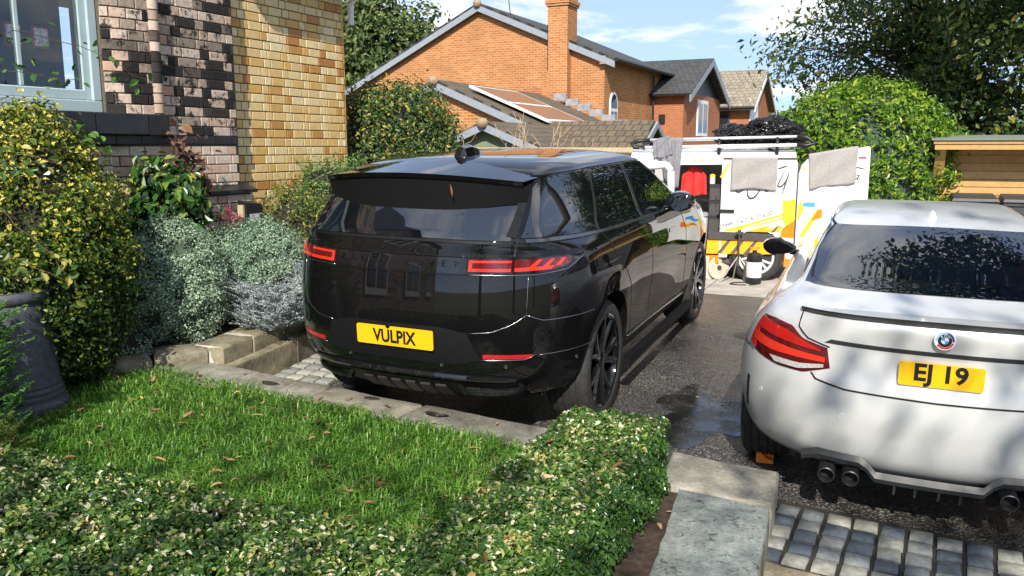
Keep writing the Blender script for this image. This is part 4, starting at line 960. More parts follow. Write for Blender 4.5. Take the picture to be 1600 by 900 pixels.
# roundel
def disc(r0, r1, a0, a1, x, n=20):
    vs = [(x, -r_*math.cos(a0+(a1-a0)*i/n), r_*math.sin(a0+(a1-a0)*i/n)) for r_ in (r0, r1) for i in range(n+1)]
    return MB().add(vs, [(i, i+1, n+1+i+1, n+1+i) for i in range(n)])
plain('badge_white', (.75,.76,.78), .2, coat=.6); plain('badge_blue', (.05,.32,.68), .2, coat=.6); plain('badge_navy', (.02,.03,.22), .2, coat=.6); plain('badge_red', (.60,.03,.05), .2, coat=.6); plain('badge_sky', (.30,.55,.85), .2, coat=.6)
bd = MB().lathe([(0,-.004),(.042,-.004),(.0445,-.002),(.0445,.012)], 36, 0, 'x').build('badge', 'badge_white', wc, angle=30, loc=(-.925, .0, 1.003))
bd.rotation_euler = (0, R(3), 0)
for k, (a0, a1, mt) in enumerate(((-5, 75, 'badge_navy'), (75, 185, 'badge_sky'), (215, 345, 'badge_red'))): disc(.030, .038, R(a0), R(a1), -.0048).build('badge_ring', mt, bd, fix=False)
disc(.016, .0285, 0, 2*pi, -.0052, 36).build('badge_ring', 'plate_black', bd, fix=False)
for q in range(4): disc(.0, .0155, q*pi/2, (q+1)*pi/2, -.0056, 10).build('badge_quarter', 'badge_white' if q % 2 == 0 else 'badge_blue', bd, fix=False)
for i, ch in enumerate('BMW'):
    a_ = R(128-38*i); me = centre_y(text_mesh(ch, .013, 'badge_white', .0003)); l = link('letter', me, bd)
    l.matrix_local = Matrix.Translation((-.0062, -.0222*math.cos(a_), .0222*math.sin(a_))) @ Matrix(((0,0,-1,0),(-1,0,0,0),(0,1,0,0),(0,0,0,1))) @ Matrix.Rotation(a_-pi/2, 4, 'Z')
# diffuser
YD = np.linspace(-.57, .57, 31)
def dz(y): a_ = abs(y); return .325 if .28 < a_ < .50 else (.262 if a_ < .24 else (.262+(.063)*(a_-.24)/.04 if a_ <= .28 else .325-.055*(a_-.50)/.12))
b_ = MB(); n = len(YD)
r0 = [(float(BWc.pt('y',y,.37).x)-.004, y, dz(y)+.052) for y in YD]; r1 = [(float(BWc.pt('y',y,.37).x)-.018, y, dz(y)+.024) for y in YD]; r2 = [(float(BWc.pt('y',y,.37).x)-.008, y, dz(y)) for y in YD]; r3 = [(-.45, y, dz(y)-.03) for y in YD]
b_.add(r0+r1+r2+r3, [(k*n+j, k*n+j+1, (k+1)*n+j+1, (k+1)*n+j) for k in range(3) for j in range(n-1)]); b_.build('diffuser', 'grey_carbon', wc, angle=40)
for y in (-.14, -.05, .05, .14): MB().prism([(-.86,.262),(-.84,.205),(-.60,.19),(-.60,.262)], y-.006, y+.006, 'xz').build('diffuser_fin', 'grey_carbon', wc)
MB().box((-.70, -.42, .17), (-.3, .42, .235)).build('undertray', 'satin_black', wc)
# aerial fin
b_ = MB(); st = []
for xx, hh, ww in ((-.06,.050,.014),(-.05,.058,.022),(.0,.042,.034),(.06,.020,.034),(.11,.002,.018)):
    st.append([(xx, -ww*1.4, -.01), (xx, -ww*.7, hh*.6), (xx, 0, hh), (xx, ww*.7, hh*.6), (xx, ww*1.4, -.01)])
vs = sum(st, []); b_.add(vs, [(i*5+j, i*5+j+1, (i+1)*5+j+1, (i+1)*5+j) for i in range(4) for j in range(4)] + [(0,1,2,3,4)])
b_.build('roof_aerial', 'paint_silver', wc, angle=50, loc=(.62, .0, 1.378))
# orange wheel chock by the coupe
plain('chock_orange', (.80,.20,.01), .5)
ch = MB().prism([(-.045,0),(.05,0),(.05,.018),(.01,.03),(-.02,.062),(-.045,.06)], -.03, .03, 'xz'); ch.prism([(.0,.0),(.055,.0),(.055,.04),(.04,.045),(.0,.03)], .032, .07, 'xz')
oc = ch.build('wheel_chock', 'chock_orange'); tag(oc, 'small bright orange wheel chock on the wet asphalt under the silver coupe', 'wheel chock')
oc.location = (1.47, 4.62, drive_z(4.62)+.004); oc.rotation_euler = (0, 0, R(-15))
# ------------------------------------------------------------------ vegetation
def unit(a): return a/np.maximum(1e-9, np.linalg.norm(a, axis=-1, keepdims=True))
def leaf_arrays(C, Nn, L, asp=.5, jit=.8, fold=.15, droop=0, rs=RS, along=None, six=False):
    n = len(C); L = np.broadcast_to(L, (n,))[:,None]
    r = rs.normal(size=(n, 3)); m = unit(Nn + jit*rs.normal(size=(n, 3))*.6)
    a = r if along is None else along + .5*rs.normal(size=(n,3)); a[:,2] -= droop
    a = unit(a - (a*m).sum(1, keepdims=True)*m); b = np.cross(m, a); W_ = L*asp
    if six:
        V = np.stack([C-a*L*.5, C+b*W_*.42+m*L*fold*.9-a*L*.20, C+b*W_*.40+m*L*fold-a*L*-.18, C+a*L*.52-m*L*.06, C-b*W_*.40+m*L*fold+a*L*.18, C-b*W_*.42+m*L*fold*.9-a*L*.20], 1).reshape(-1, 3)
        k = np.arange(n)[:,None]*6; return V, np.concatenate([k+np.array([0,1,2,3]), k+np.array([0,3,4,5])], 1).reshape(-1, 4)
    V = np.stack([C-a*L*.5, C+b*W_*.5+m*L*fold-a*L*.05, C+a*L*.5, C-b*W_*.5+m*L*fold-a*L*.05], 1).reshape(-1, 3)
    return V, np.arange(n*4).reshape(n, 4)
def lump(D, seed, amp):
    """smooth bumps on a unit sphere"""
    rs = np.random.RandomState(seed); f = np.zeros(len(D))
    for k in range(7):
        w = rs.normal(size=3)*(2+k*.9); f += np.sin(D@w + rs.uniform(0, 6.28))/(1+.35*k)
    return 1 + amp*f/2.5
def shell(n, rad, seed, amp=.12, clumps=200, rc=.1, depth=.18, zmin=-.9, rs=RS, flat=0):
    """leaf places gathered in clumps on a lumpy ellipsoid: gives lit tufts and dark gaps"""
    D = unit(rs.normal(size=(clumps*3, 3))); D = D[D[:,2] > zmin][:clumps]
    k = len(D); rr = lump(D, seed, amp)*(1 - depth*rs.rand(k)**2)
    Cc = D*rr[:,None]*np.array(rad)
    i = rs.randint(0, k, n); off = rs.normal(size=(n, 3))*rc
    P = Cc[i] + off; Nn = unit(D[i]/np.array(rad)*min(rad) + .9*off/max(rc, 1e-6)*.5 + np.array([0,0,.25])); return P, Nn
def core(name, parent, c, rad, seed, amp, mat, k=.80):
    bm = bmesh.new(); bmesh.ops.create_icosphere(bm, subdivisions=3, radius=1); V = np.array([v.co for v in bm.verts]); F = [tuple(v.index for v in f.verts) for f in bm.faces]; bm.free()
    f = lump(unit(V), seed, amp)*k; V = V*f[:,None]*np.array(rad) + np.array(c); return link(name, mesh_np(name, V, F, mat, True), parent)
plain('twig_dark', (.022,.02,.012), .95, var=.5, scale=20, bmp=.5)
plain('hebe_core', (.045,.07,.045), .95, var=.4, scale=30)
plain('bark', (.085,.065,.045), .9, var=.45, scale=22, bmp=.9)
plain('twig_pale', (.48,.36,.20), .85, var=.3, scale=12)
plain('twig_brown', (.10,.06,.035), .85, var=.3, scale=12)
leafmat('leaf_box', [(0,(.022,.06,.014)),(.35,(.05,.125,.022)),(.62,(.10,.20,.035)),(.80,(.22,.30,.065)),(.90,(.42,.42,.12)),(1,(.68,.62,.46))], .30, .22, .6)
leafmat('leaf_euonymus', [(0,(.010,.032,.006)),(.35,(.03,.075,.010)),(.6,(.10,.16,.015)),(.8,(.42,.40,.04)),(1,(.80,.68,.20))], .4, .25)
leafmat('leaf_hebe', [(0,(.07,.125,.08)),(.4,(.17,.27,.18)),(.75,(.31,.42,.28)),(1,(.52,.58,.42))], .55, .12)
leafmat('leaf_silver', [(0,(.20,.25,.26)),(.5,(.38,.44,.44)),(1,(.58,.62,.60))], .8, .1)
leafmat('leaf_camellia', [(0,(.012,.04,.010)),(.5,(.035,.105,.02)),(.85,(.09,.19,.03)),(1,(.30,.36,.05))], .22, .18, .7)
leafmat('leaf_brown', [(0,(.035,.014,.012)),(.5,(.09,.04,.025)),(1,(.32,.17,.07))], .7, .2)
leafmat('leaf_mixed', [(0,(.018,.045,.012)),(.4,(.045,.105,.025)),(.65,(.11,.17,.04)),(.82,(.42,.36,.06)),(.92,(.20,.07,.05)),(1,(.12,.05,.03))], .45, .25)
leafmat('leaf_conifer', [(0,(.02,.075,.018)),(.5,(.065,.18,.035)),(1,(.22,.36,.06))], .5, .15)
leafmat('leaf_fern', [(0,(.03,.08,.02)),(.5,(.08,.19,.04)),(1,(.22,.32,.08))], .5, .2)
leafmat('leaf_yellowgreen', [(0,(.03,.07,.012)),(.5,(.09,.15,.03)),(.85,(.24,.26,.06)),(1,(.5,.42,.1))], .45, .25)
leafmat('leaf_laurel', [(0,(.035,.09,.008)),(.4,(.10,.22,.016)),(.75,(.20,.34,.025)),(1,(.38,.44,.05))], .36, .28, .5)
leafmat('leaf_tree', [(0,(.025,.055,.012)),(.5,(.07,.125,.025)),(.85,(.14,.20,.04)),(1,(.38,.32,.06))], .38, .42)
leafmat('leaf_oak', [(0,(.03,.06,.015)),(.5,(.07,.12,.03)),(1,(.16,.20,.05))], .5, .25)
leafmat('grass_blade', [(0,(.03,.095,.010)),(.4,(.08,.22,.022)),(.75,(.16,.35,.045)),(.90,(.28,.42,.10)),(.95,(.40,.42,.16)),(1,(.58,.48,.26))], .4, .3)
def shrub(name, label, cat, c, rad, n, L, mat, seed, clumps=160, rc=.07, asp=.5, jit=.8, amp=.14, depth=.2, droop=0, bias=None, zmin=-.85, fold=.15, group=None, corek=.80, lsd=.25, six=False, cmat='twig_dark'):
    rs = np.random.RandomState(seed)
    t_ = empty(name, (c[0], c[1], c[2]-rad[2]), 0, label, cat, group); dz_ = np.array([0, 0, rad[2]])
    P, Nn = shell(n, rad, seed, amp, clumps, rc, depth, zmin, rs)
    ls = L*(1+lsd*rs.normal(size=len(P))).clip(.5, 1.6)
    V, F = leaf_arrays(P+dz_, Nn, ls, asp, jit, fold, droop, rs, six=six); a = rs.rand(len(P))
    if bias is not None: a = np.clip(bias(P/np.array(rad), a, rs), 0, 1)
    if six: a = np.repeat(a, 2)
    o = link('foliage', mesh_np('foliage', V, F, mat, False, a), t_); tag(o, kind='stuff')
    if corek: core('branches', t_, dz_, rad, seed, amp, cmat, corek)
    return t_
# ---- box hedge round the lawn
HU, HV = U, Vv
def hedge_leaves(boxes, n, rs):
    Ps, Ns = [], []
    for (o, ax, ay, h, faces) in boxes:                # origin, two plan edges, height, faces with weights
        lx_, ly_ = ax.length, ay.length
        for f, wgt in faces:
            k = int(n*wgt); u, v = rs.rand(k, 1), rs.rand(k, 1)
            A, B_ = np.array(ax), np.array(ay); O = np.array(o); Z = np.array([0,0,h])
            if f == 'top': P = O + A*u + B_*v + Z; Nm = np.array([0,0,1.])
            elif f == 'x1': P = O + A + B_*u + Z*v; Nm = np.array(ax.normalized())
            elif f == 'x0': P = O + B_*u + Z*v; Nm = -np.array(ax.normalized())
            elif f == 'y1': P = O + B_ + A*u + Z*v; Nm = np.array(ay.normalized())
            else: P = O + A*u + Z*v; Nm = -np.array(ay.normalized())
            # round the arrises, add bumps
            bmp = (np.sin(P[:,0]*23+P[:,1]*9)*np.sin(P[:,1]*27-P[:,2]*21)+np.sin(P[:,0]*47+P[:,2]*33)*.6)*.019
            d = P - (O + A/2 + B_/2); 
            ex = np.abs(d@A)/(lx_*lx_/2); ey = np.abs(d@B_)/(ly_*ly_/2); ez = ((P[:,2]-o[2])/h).clip(0, 1.1)
            edge = np.maximum((ex-.80).clip(0, .2), (ey-.80).clip(0, .2))*5
            if f == 'top': P[:,2] -= .04*edge**3
            else: P = P - Nm*(.04*((ez-.8).clip(0, .2)*5)[:,None]**3)
            P = P + Nm*(bmp + rs.normal(size=k)*.011 - .05*rs.rand(k)**2.5)[:,None]
            Ps.append(P); Ns.append(np.broadcast_to(Nm, P.shape))
    return np.concatenate(Ps), np.concatenate(Ns)
rs = np.random.RandomState(77)
hz = lawn_z(3.2)-.02; HH = .375
e0 = Vector((.315, 4.05, hz+.02)); 
hA = (e0 - HU*2.6, HV*.47, HU*2.6, HH, [('top', 1.3), ('x1', .95), ('x0', .55), ('y1', .2)])
c0 = Vector((-.275, 2.65, hz)); hBx = (c0 - HV*3.2 - HU*.95, HV*3.25, HU*.95, HH, [('top', 3.0), ('y1', .9)])
hP, hN = hedge_leaves([hA, hBx], 31000, rs)
keep = hP[:,1] > 1.45; hP, hN = hP[keep], hN[keep]
V, F = leaf_arrays(hP, hN+np.array([0,0,.35]), .0215*(1+.25*rs.normal(size=len(hP))).clip(.5, 1.6), .68, 1.5, .14, 0, rs, six=True)
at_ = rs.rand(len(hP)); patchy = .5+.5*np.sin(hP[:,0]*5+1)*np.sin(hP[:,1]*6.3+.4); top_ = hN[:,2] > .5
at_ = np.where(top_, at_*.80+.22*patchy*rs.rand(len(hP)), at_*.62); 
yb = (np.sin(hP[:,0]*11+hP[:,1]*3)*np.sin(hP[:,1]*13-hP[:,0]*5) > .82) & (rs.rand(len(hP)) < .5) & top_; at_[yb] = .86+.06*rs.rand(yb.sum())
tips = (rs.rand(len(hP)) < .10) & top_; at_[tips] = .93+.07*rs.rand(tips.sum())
hedge = empty('box_hedge', (0, 2.6, hz), 0, 'clipped low box hedge turning the corner of the lawn in the foreground', 'hedge')
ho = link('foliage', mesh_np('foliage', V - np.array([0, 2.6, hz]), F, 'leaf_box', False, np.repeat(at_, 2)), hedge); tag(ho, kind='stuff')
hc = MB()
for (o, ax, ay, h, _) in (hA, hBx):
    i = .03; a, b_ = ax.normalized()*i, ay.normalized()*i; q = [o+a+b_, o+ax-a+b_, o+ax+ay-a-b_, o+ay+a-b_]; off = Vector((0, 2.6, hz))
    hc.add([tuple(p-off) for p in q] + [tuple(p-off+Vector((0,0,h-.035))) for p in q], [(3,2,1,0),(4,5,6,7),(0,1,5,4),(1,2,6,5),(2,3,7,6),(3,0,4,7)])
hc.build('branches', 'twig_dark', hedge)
# ---- grass
rs = np.random.RandomState(5); n = 100000
poly = np.array([(p.x, p.y) for p in tp])
P = np.stack([rs.uniform(-3.9, .2, n), rs.uniform(2.4, 6.6, n)], -1)
def inpoly(P, Q):
    ins = np.zeros(len(P), bool); j = len(Q)-1
    for i in range(len(Q)):
        c = ((Q[i,1] > P[:,1]) != (Q[j,1] > P[:,1])) & (P[:,0] < (Q[j,0]-Q[i,0])*(P[:,1]-Q[i,1])/(Q[j,1]-Q[i,1]+1e-12)+Q[i,0]); ins ^= c; j = i
    return ins
P = P[inpoly(P, poly)]; n = len(P)
tuft = .5+.5*np.sin(P[:,0]*7.1+2*np.sin(P[:,1]*5))*np.sin(P[:,1]*8.3+1.5*np.sin(P[:,0]*6))
h = (.028+.034*rs.rand(n)+.07*tuft*rs.rand(n)**2.5); ang = rs.uniform(0, 2*pi, n) ; ln = .3+1.1*rs.rand(n)
wd = (.0024+.0020*rs.rand(n)); dirx, diry = np.cos(ang), np.sin(ang)
gz0 = .202+GY*P[:,1]-.024; B0 = np.stack([P[:,0], P[:,1], gz0], -1)
Dv = np.stack([dirx, diry, 0*ang], -1); Sv = np.stack([-diry, dirx, 0*ang], -1)
m1 = B0 + Dv*(h*ln*.35)[:,None] + np.array([0,0,1])*(h*.62)[:,None]; t1 = B0 + Dv*(h*ln*1.05)[:,None] + np.array([0,0,1])*(h*(1.0-.30*ln))[:,None]
V = np.stack([B0-Sv*wd[:,None], B0+Sv*wd[:,None], m1+Sv*wd[:,None]*.8, m1-Sv*wd[:,None]*.8, t1+Sv*.0003, t1-Sv*.0003], 1).reshape(-1, 3)
i = np.arange(n)*6; F = np.stack([np.stack([i,i+1,i+2,i+3], -1), np.stack([i+3,i+2,i+4,i+5], -1)], 1).reshape(-1, 4)
ga = np.clip(rs.rand(n)*.85+.15*tuft, 0, 1); 
go = link('lawn_grass', mesh_np('lawn_grass', V, F, 'grass_blade', False, np.repeat(ga, 2))); tag(go, 'soft green lawn grass between the hedge and the coping', 'grass', kind='stuff')
# ---- shrubs of the raised bed
shrub('variegated_shrub', 'tall golden variegated evergreen shrub beside the grey pot', 'shrub', (-3.22, 5.42, 1.24), (.64,.52,.92), 44000, .031, 'leaf_euonymus', 3, 420, .055, .6, .9, .10, .12,
      bias=lambda q, a, rs: a*.70 + .62*np.clip(q[:,2]*.9+.25, -.30, .8)*rs.rand(len(a)))
shrub('hebe_shrub', 'rounded grey-green hebe shrub hanging over the bed wall stones', 'shrub', (-2.62, 6.32, .92), (.40,.36,.50), 50000, .018, 'leaf_hebe', 4, 420, .031, .6, .55, .13, .16, corek=.86, cmat='hebe_core')
shrub('hebe_shrub', 'small low grey-green hebe sprig at the foot of the golden shrub', 'shrub', (-2.83, 5.93, .52), (.17,.15,.15), 3500, .017, 'leaf_hebe', 14, 110, .022, .55, .7, .12, .2)
shrub('hebe_shrub', 'pale green hebe shrub behind the silver-leaved plant', 'shrub', (-2.16, 6.95, .98), (.40,.36,.36), 44000, .018, 'leaf_hebe', 5, 360, .031, .6, .55, .13, .16, corek=.86, cmat='hebe_core', bias=lambda q, a, rs: a*.8+.25*(q[:,0] > .2)*rs.rand(len(a)))
shrub('camellia', 'glossy broad-leaved green shrub against the brick pier', 'shrub', (-2.86, 6.80, 1.42), (.36,.22,.38), 1500, .085, 'leaf_camellia', 8, 150, .07, .55, .8, .2, .25, droop=.3, corek=.6, six=True)
shrub('young_shrub', 'loose yellow-green shrub below the glazed yellow wall', 'shrub', (-2.06, 7.95, 1.16), (.40,.30,.48), 5200, .036, 'leaf_yellowgreen', 9, 240, .05, .4, .8, .16, .25, corek=.7)
shrub('spreading_yew', 'dark feathery evergreen spreading at the foot of the yellow wall', 'shrub', (-1.90, 8.95, 1.42), (.62,.42,.44), 9000, .045, 'leaf_fern', 10, 320, .06, .28, .8, .2, .25)
shrub('berry_shrub', 'big rounded shrub of mixed green, yellow and wine leaves behind the dark car', 'shrub', (-1.52, 10.45, 1.78), (.88,.75,.92), 22000, .048, 'leaf_mixed', 11, 560, .075, .55, .9, .10, .15,
      bias=lambda q, a, rs: np.where(q[:,2] < .1, a*.75+.25*(rs.rand(len(a)) < .4), a*.85))
def sprays(name, label, base, spread, h, n, seed, mat, L, cat='conifer', asp=.2, per=60, group=None):
    """a plant built of leaning sprays, each a stem set with small scale leaves"""
    rs = np.random.RandomState(seed); t_ = empty(name, base, 0, label, cat, group); C, A = [], []; st = MB()
    for k in range(n):
        a = rs.uniform(0, 2*pi); r0 = spread*math.sqrt(rs.rand())*.6; z0 = h*rs.uniform(.05, .75); p = np.array([r0*math.cos(a), r0*math.sin(a), z0])
        d = unit(np.array([math.cos(a), math.sin(a), rs.uniform(.5, 1.3)])); ln_ = rs.uniform(.5, 1)*spread*.9; side = unit(np.cross(d, [0,0,1]))
        q = np.linspace(0, 1, per)[:,None]; stem = p + d*ln_*q + np.array([0,0,-.12])*ln_*q*q
        sgn = np.where(np.arange(per) % 2 == 0, 1, -1)[:,None]; wl = (1-q)*.35*ln_*rs.rand(per, 1)
        C.append(stem + side*sgn*wl + d*wl*.6); A.append(np.broadcast_to(d, (per, 3))*.8 + side*sgn*.7)
    C, A = np.concatenate(C), np.concatenate(A)
    V, F = leaf_arrays(C, np.broadcast_to(np.array([0,0,1.]), C.shape), L*(1+.3*rs.normal(size=len(C))).clip(.4, 1.8), asp, .9, .1, 0, rs, along=A*2)
    o = link('foliage', mesh_np('foliage', V, F, mat, False, np.clip(rs.rand(len(C))*.8+.25*(C[:,2]/h-.4), 0, 1)), t_); tag(o, kind='stuff')
    return t_
sprays('silver_plant', 'feathery silver santolina spilling over the bed wall', (-1.94, 6.60, .50), .36, .44, 620, 6, 'leaf_silver', .024, 'plant', .26, 60)
sprays('silver_plant', 'tall silver-grey plant squeezed between the wall and the dark car', (-1.64, 6.98, .46), .32, .70, 720, 7, 'leaf_silver', .024, 'plant', .26, 60)
sprays('conifer_shrub', 'feathery green conifer leaning over the grey pot', (-2.95, 4.36, .34), .28, .95, 300, 12, 'leaf_conifer', .03, 'shrub')
sprays('conifer_shrub', 'low golden-tipped conifer tuft by the hedge and the pot', (-2.66, 4.06, .32), .17, .26, 70, 13, 'leaf_yellowgreen', .026, 'shrub')
core('branches', bpy.data.objects['conifer_shrub'], (-.05, 0, .38), (.14,.15,.38), 2, .1, 'twig_dark', .9)
# ---- climbing stems with a few leaves in front of the window, brown climber on the pier
def climber(name, label, stems, nleaf, L, mat, seed, mat_t='twig_brown', cat='climber', spread=.05, rad=.004):
    rs = np.random.RandomState(seed); t_ = empty(name, stems[0][0], 0, label, cat); o0 = Vector(stems[0][0]); C = []; st = MB()
    for s in stems:
        pts = [Vector(p)-o0 for p in s]; P_ = []
        for a, b_ in zip(pts[:-1], pts[1:]):
            for k in range(5): P_.append(a.lerp(b_, k/5)+Vector(rs.normal(size=3)*.008))
        P_.append(pts[-1]); st.tube(P_, [rad*(1-.6*i/len(P_)) for i in range(len(P_))], 5)
        for k in range(nleaf): i = rs.randint(0, len(P_)); C.append(np.array(P_[i])+rs.normal(size=3)*spread)
    st.build('stem', mat_t, t_, smooth=True); C = np.array(C)
    V, F = leaf_arrays(C, np.broadcast_to(np.array([.45,-.6,.6]), C.shape), L*(1+.3*rs.normal(size=len(C))).clip(.4, 1.7), .66, .9, .14, .5, rs, six=True)
    tag(link('foliage', mesh_np('foliage', V, F, mat, False, np.repeat(rs.rand(len(C)), 2)), t_), kind='stuff'); return t_
climber('window_climber', 'straggling stems with sparse leaves crossing the sash window', [[(-3.7,5.3,1.6),(-3.5,5.25,2.35),(-3.2,5.5,2.72),(-2.85,5.9,2.62),(-2.6,6.2,2.4)], [(-3.65,5.2,1.8),(-3.3,5.3,2.45),(-2.9,5.7,2.42)],
   [(-3.6,5.3,2.0),(-3.2,5.35,2.25),(-2.85,5.5,2.15),(-2.72,5.55,1.95)], [(-3.5,5.0,1.5),(-3.1,4.95,1.85),(-2.75,5.0,1.9)]], 42, .052, 'leaf_camellia', 21)
climber('trailing_stem', 'thin trailing stem with pale green leaves over the golden shrub', [[(-3.4,4.9,1.4),(-3.0,4.85,1.62),(-2.7,4.85,1.35),(-2.55,4.85,1.1)], [(-3.3,4.85,1.2),(-2.9,4.8,1.35),(-2.6,4.8,1.2)], [(-3.2,4.9,1.75),(-2.85,4.9,1.95),(-2.6,4.95,1.85)]], 30, .055, 'leaf_yellowgreen', 22, spread=.06)
climber('brown_climber', 'withered brown-leaved climber clinging to the brick pier', [[(-2.75,6.9,1.1),(-2.78,6.95,1.6),(-2.74,7.0,1.95),(-2.72,7.05,2.1)], [(-2.8,6.9,1.2),(-2.85,6.9,1.65),(-2.7,7.02,1.9)], [(-2.7,7.0,1.4),(-2.62,7.1,1.85)]], 70, .075, 'leaf_brown', 23, spread=.07)
t_ = empty('stonecrop', (-2.40, 6.98, 1.12), 0, 'wine-red stonecrop flower heads in front of the pale brick', 'flower'); rs = np.random.RandomState(9)
leafmat('petal_wine', [(0,(.16,.02,.05)),(1,(.40,.10,.14))], .7, .1)
for (x, y, z, r_) in ((0,0,.32,.06),(.07,.02,.26,.055),(-.06,.0,.26,.05),(.10,-.02,.20,.045)):
    P_, Nn = shell(420, (r_,r_,r_*.45), 3, .1, 60, .012, .1, -.2, rs); V, F = leaf_arrays(P_+np.array([x,y,z]), Nn, .012, .8, .6, .1, 0, rs)
    tag(link('flower_head', mesh_np('flower_head', V, F, 'petal_wine', False, rs.rand(len(P_))), t_), kind='stuff'); MB().tube([(x*.4,y,0),(x,y,z)], .005, 5).build('stem', 'twig_brown', t_)
# ---- trees
def tree(name, label, base, h, crown_c, crown_r, nleaf, L, mat, seed, clumps=120, rc=.35, tr=.18, depth=.55, cat='tree', asp=.55, group=None, zmin=-.8, lean=(0,0), droop=.2, amp=.2):
    rs = np.random.RandomState(seed); t_ = empty(name, base, 0, label, cat, group); b0 = Vector((0,0,0)); cc = np.array(crown_c) - np.array(base); R_ = np.array(crown_r)
    D = unit(rs.normal(size=(clumps*3, 3))); D = D[D[:,2] > zmin][:clumps]; rr = lump(D, seed, amp)*(1-depth*rs.rand(len(D))**1.3); Cc = cc + D*rr[:,None]*R_
    tk = MB(); fork = cc - np.array([0,0,R_[2]*.55]); tk.tube([(0,0,-.1), tuple(fork*.5+np.array([lean[0]*.3, lean[1]*.3, 0])), tuple(fork), tuple(cc+np.array([0,0,R_[2]*.4]))], [tr*1.25, tr, tr*.75, tr*.15], 10)
    tk.build('trunk', 'bark', t_, smooth=True); lb_ = MB()
    for k in range(0, len(Cc), max(1, len(Cc)//70)):
        p1 = Vector(Cc[k]); f = rs.uniform(0, .9); p0 = Vector(fork).lerp(Vector(cc+np.array([0,0,R_[2]*.3])), f); mid = p0.lerp(p1, .5)+Vector((0,0,.12*(p1-p0).length)); lb_.tube([p0, mid, p1], [tr*.32, tr*.17, tr*.05], 5, cap=False)
    lb_.build('limbs', 'bark', t_, smooth=True)
    i = rs.randint(0, len(Cc), nleaf); off = rs.normal(size=(nleaf, 3))*rc*np.array([1,1,.7]); P_ = Cc[i]+off; Nn = unit(D[i]*.6+off/rc*.4+np.array([0,0,.5]))
    V, F = leaf_arrays(P_, Nn, L*(1+.25*rs.normal(size=nleaf)).clip(.5, 1.6), asp, 1.0, .12, droop, rs)
    tag(link('crown', mesh_np('crown', V, F, mat, False, rs.rand(nleaf)), t_), kind='stuff'); return t_
tree('cherry_tree', 'loose-crowned tree with drooping sprays above the clipped laurel', (8.4,18.2,.25), 6, (8.6,18.0,4.3), (2.9,2.2,2.9), 13000, .14, 'leaf_tree', 31, 120, .30, .13, .75, droop=.7, asp=.42, amp=.3)
tree('broadleaf_tree', 'dark dense broadleaf tree rising behind the timber bin store', (10.2,15.2,.25), 8, (10.2,14.6,4.9), (3.1,2.6,3.6), 34000, .115, 'leaf_tree', 32, 300, .30, .2, .7)
tree('broadleaf_tree', 'low leafy tree filling the gap between laurel and bin store', (8.0,16.4,.25), 4, (8.1,16.4,2.0), (2.2,1.2,1.5), 12000, .13, 'leaf_oak', 33, 180, .25, .1, .5)
tree('broadleaf_tree', 'tall oak-like tree standing behind the left end of the gabled house', (-8.6,47,.25), 10, (-7.6,47,6.2), (4.3,3,4.6), 16000, .34, 'leaf_oak', 34, 240, .5, .3, .4)
tree('broadleaf_tree', 'small rounded tree far behind beside the tiled house', (18.6,62,.25), 4, (18.5,62,3.0), (1.6,1.6,1.7), 2600, .3, 'leaf_oak', 35, 60, .3, .15, .4)
# trees behind the viewer: they shade the garden and are mirrored in the glass
for k, (x, y, hh, r_, sd_) in enumerate(((-3.2,-6.6,7.6,3.0,41),(2.6,-6.2,8.2,3.4,42),(8.2,-6.8,8.0,3.3,43))):
    tree('shade_tree', ['tall leafy tree standing behind the viewer nearest the old house', 'tall leafy tree standing straight behind the viewer', 'tall leafy tree standing behind the viewer on the driveway side'][k],
         (x,y,-.2), hh, (x,y,hh-r_*.75), (r_,2.4,r_*1.05), (4200,6200,6200)[k], .16, 'leaf_tree', sd_, 420, .5, .2, .8, group='trees behind the viewer')
tree('shade_tree', 'tree at the road side whose boughs hang over the silver coupe', (11.4,9.6,.2), 10, (7.6,10.4,8.5), (3.6,2.6,1.4), 11000, .17, 'leaf_tree', 44, 260, .32, .2, .7)
# ---- laurel
shrub('laurel_bush', 'big clipped bright green laurel dome behind the van doors', 'bush', (5.62, 13.6, 1.52), (1.52,1.25,1.50), 24000, .078, 'leaf_laurel', 51, 1300, .07, .46, .8, .045, .08, droop=.2, zmin=-.95, corek=.88, six=True, cmat='hebe_core')
# ---- bare shrub by the garage
rs = np.random.RandomState(88); bs = empty('bare_shrub', (.1, 15.2, .28), 0, 'leafless straw-coloured shrub in front of the low garage', 'shrub')
for k in range(15):
    a = rs.uniform(-1.1, 1.1); b_ = MB(); p = Vector((rs.uniform(-1.0, 1.0), rs.uniform(-.2, .2), .8)); d = Vector((math.sin(a)*.6, rs.uniform(-.3, .3), 1)).normalized(); pts = [p]
    for j in range(6): p = p + d*.24; d = (d + Vector(rs.normal(size=3)*.22)).normalized(); pts.append(p)
    b_.tube(pts, [.013*(1-.13*i) for i in range(7)], 5)
    for j in (2,3,4,5):
        q = pts[j]; e = (d+Vector(rs.normal(size=3)*.8)).normalized(); b_.tube([q, q+e*.18, q+e*.30+Vector((0,0,.1))], [.007,.005,.003], 4)
    b_.build('branch', 'twig_pale', bs, smooth=True)
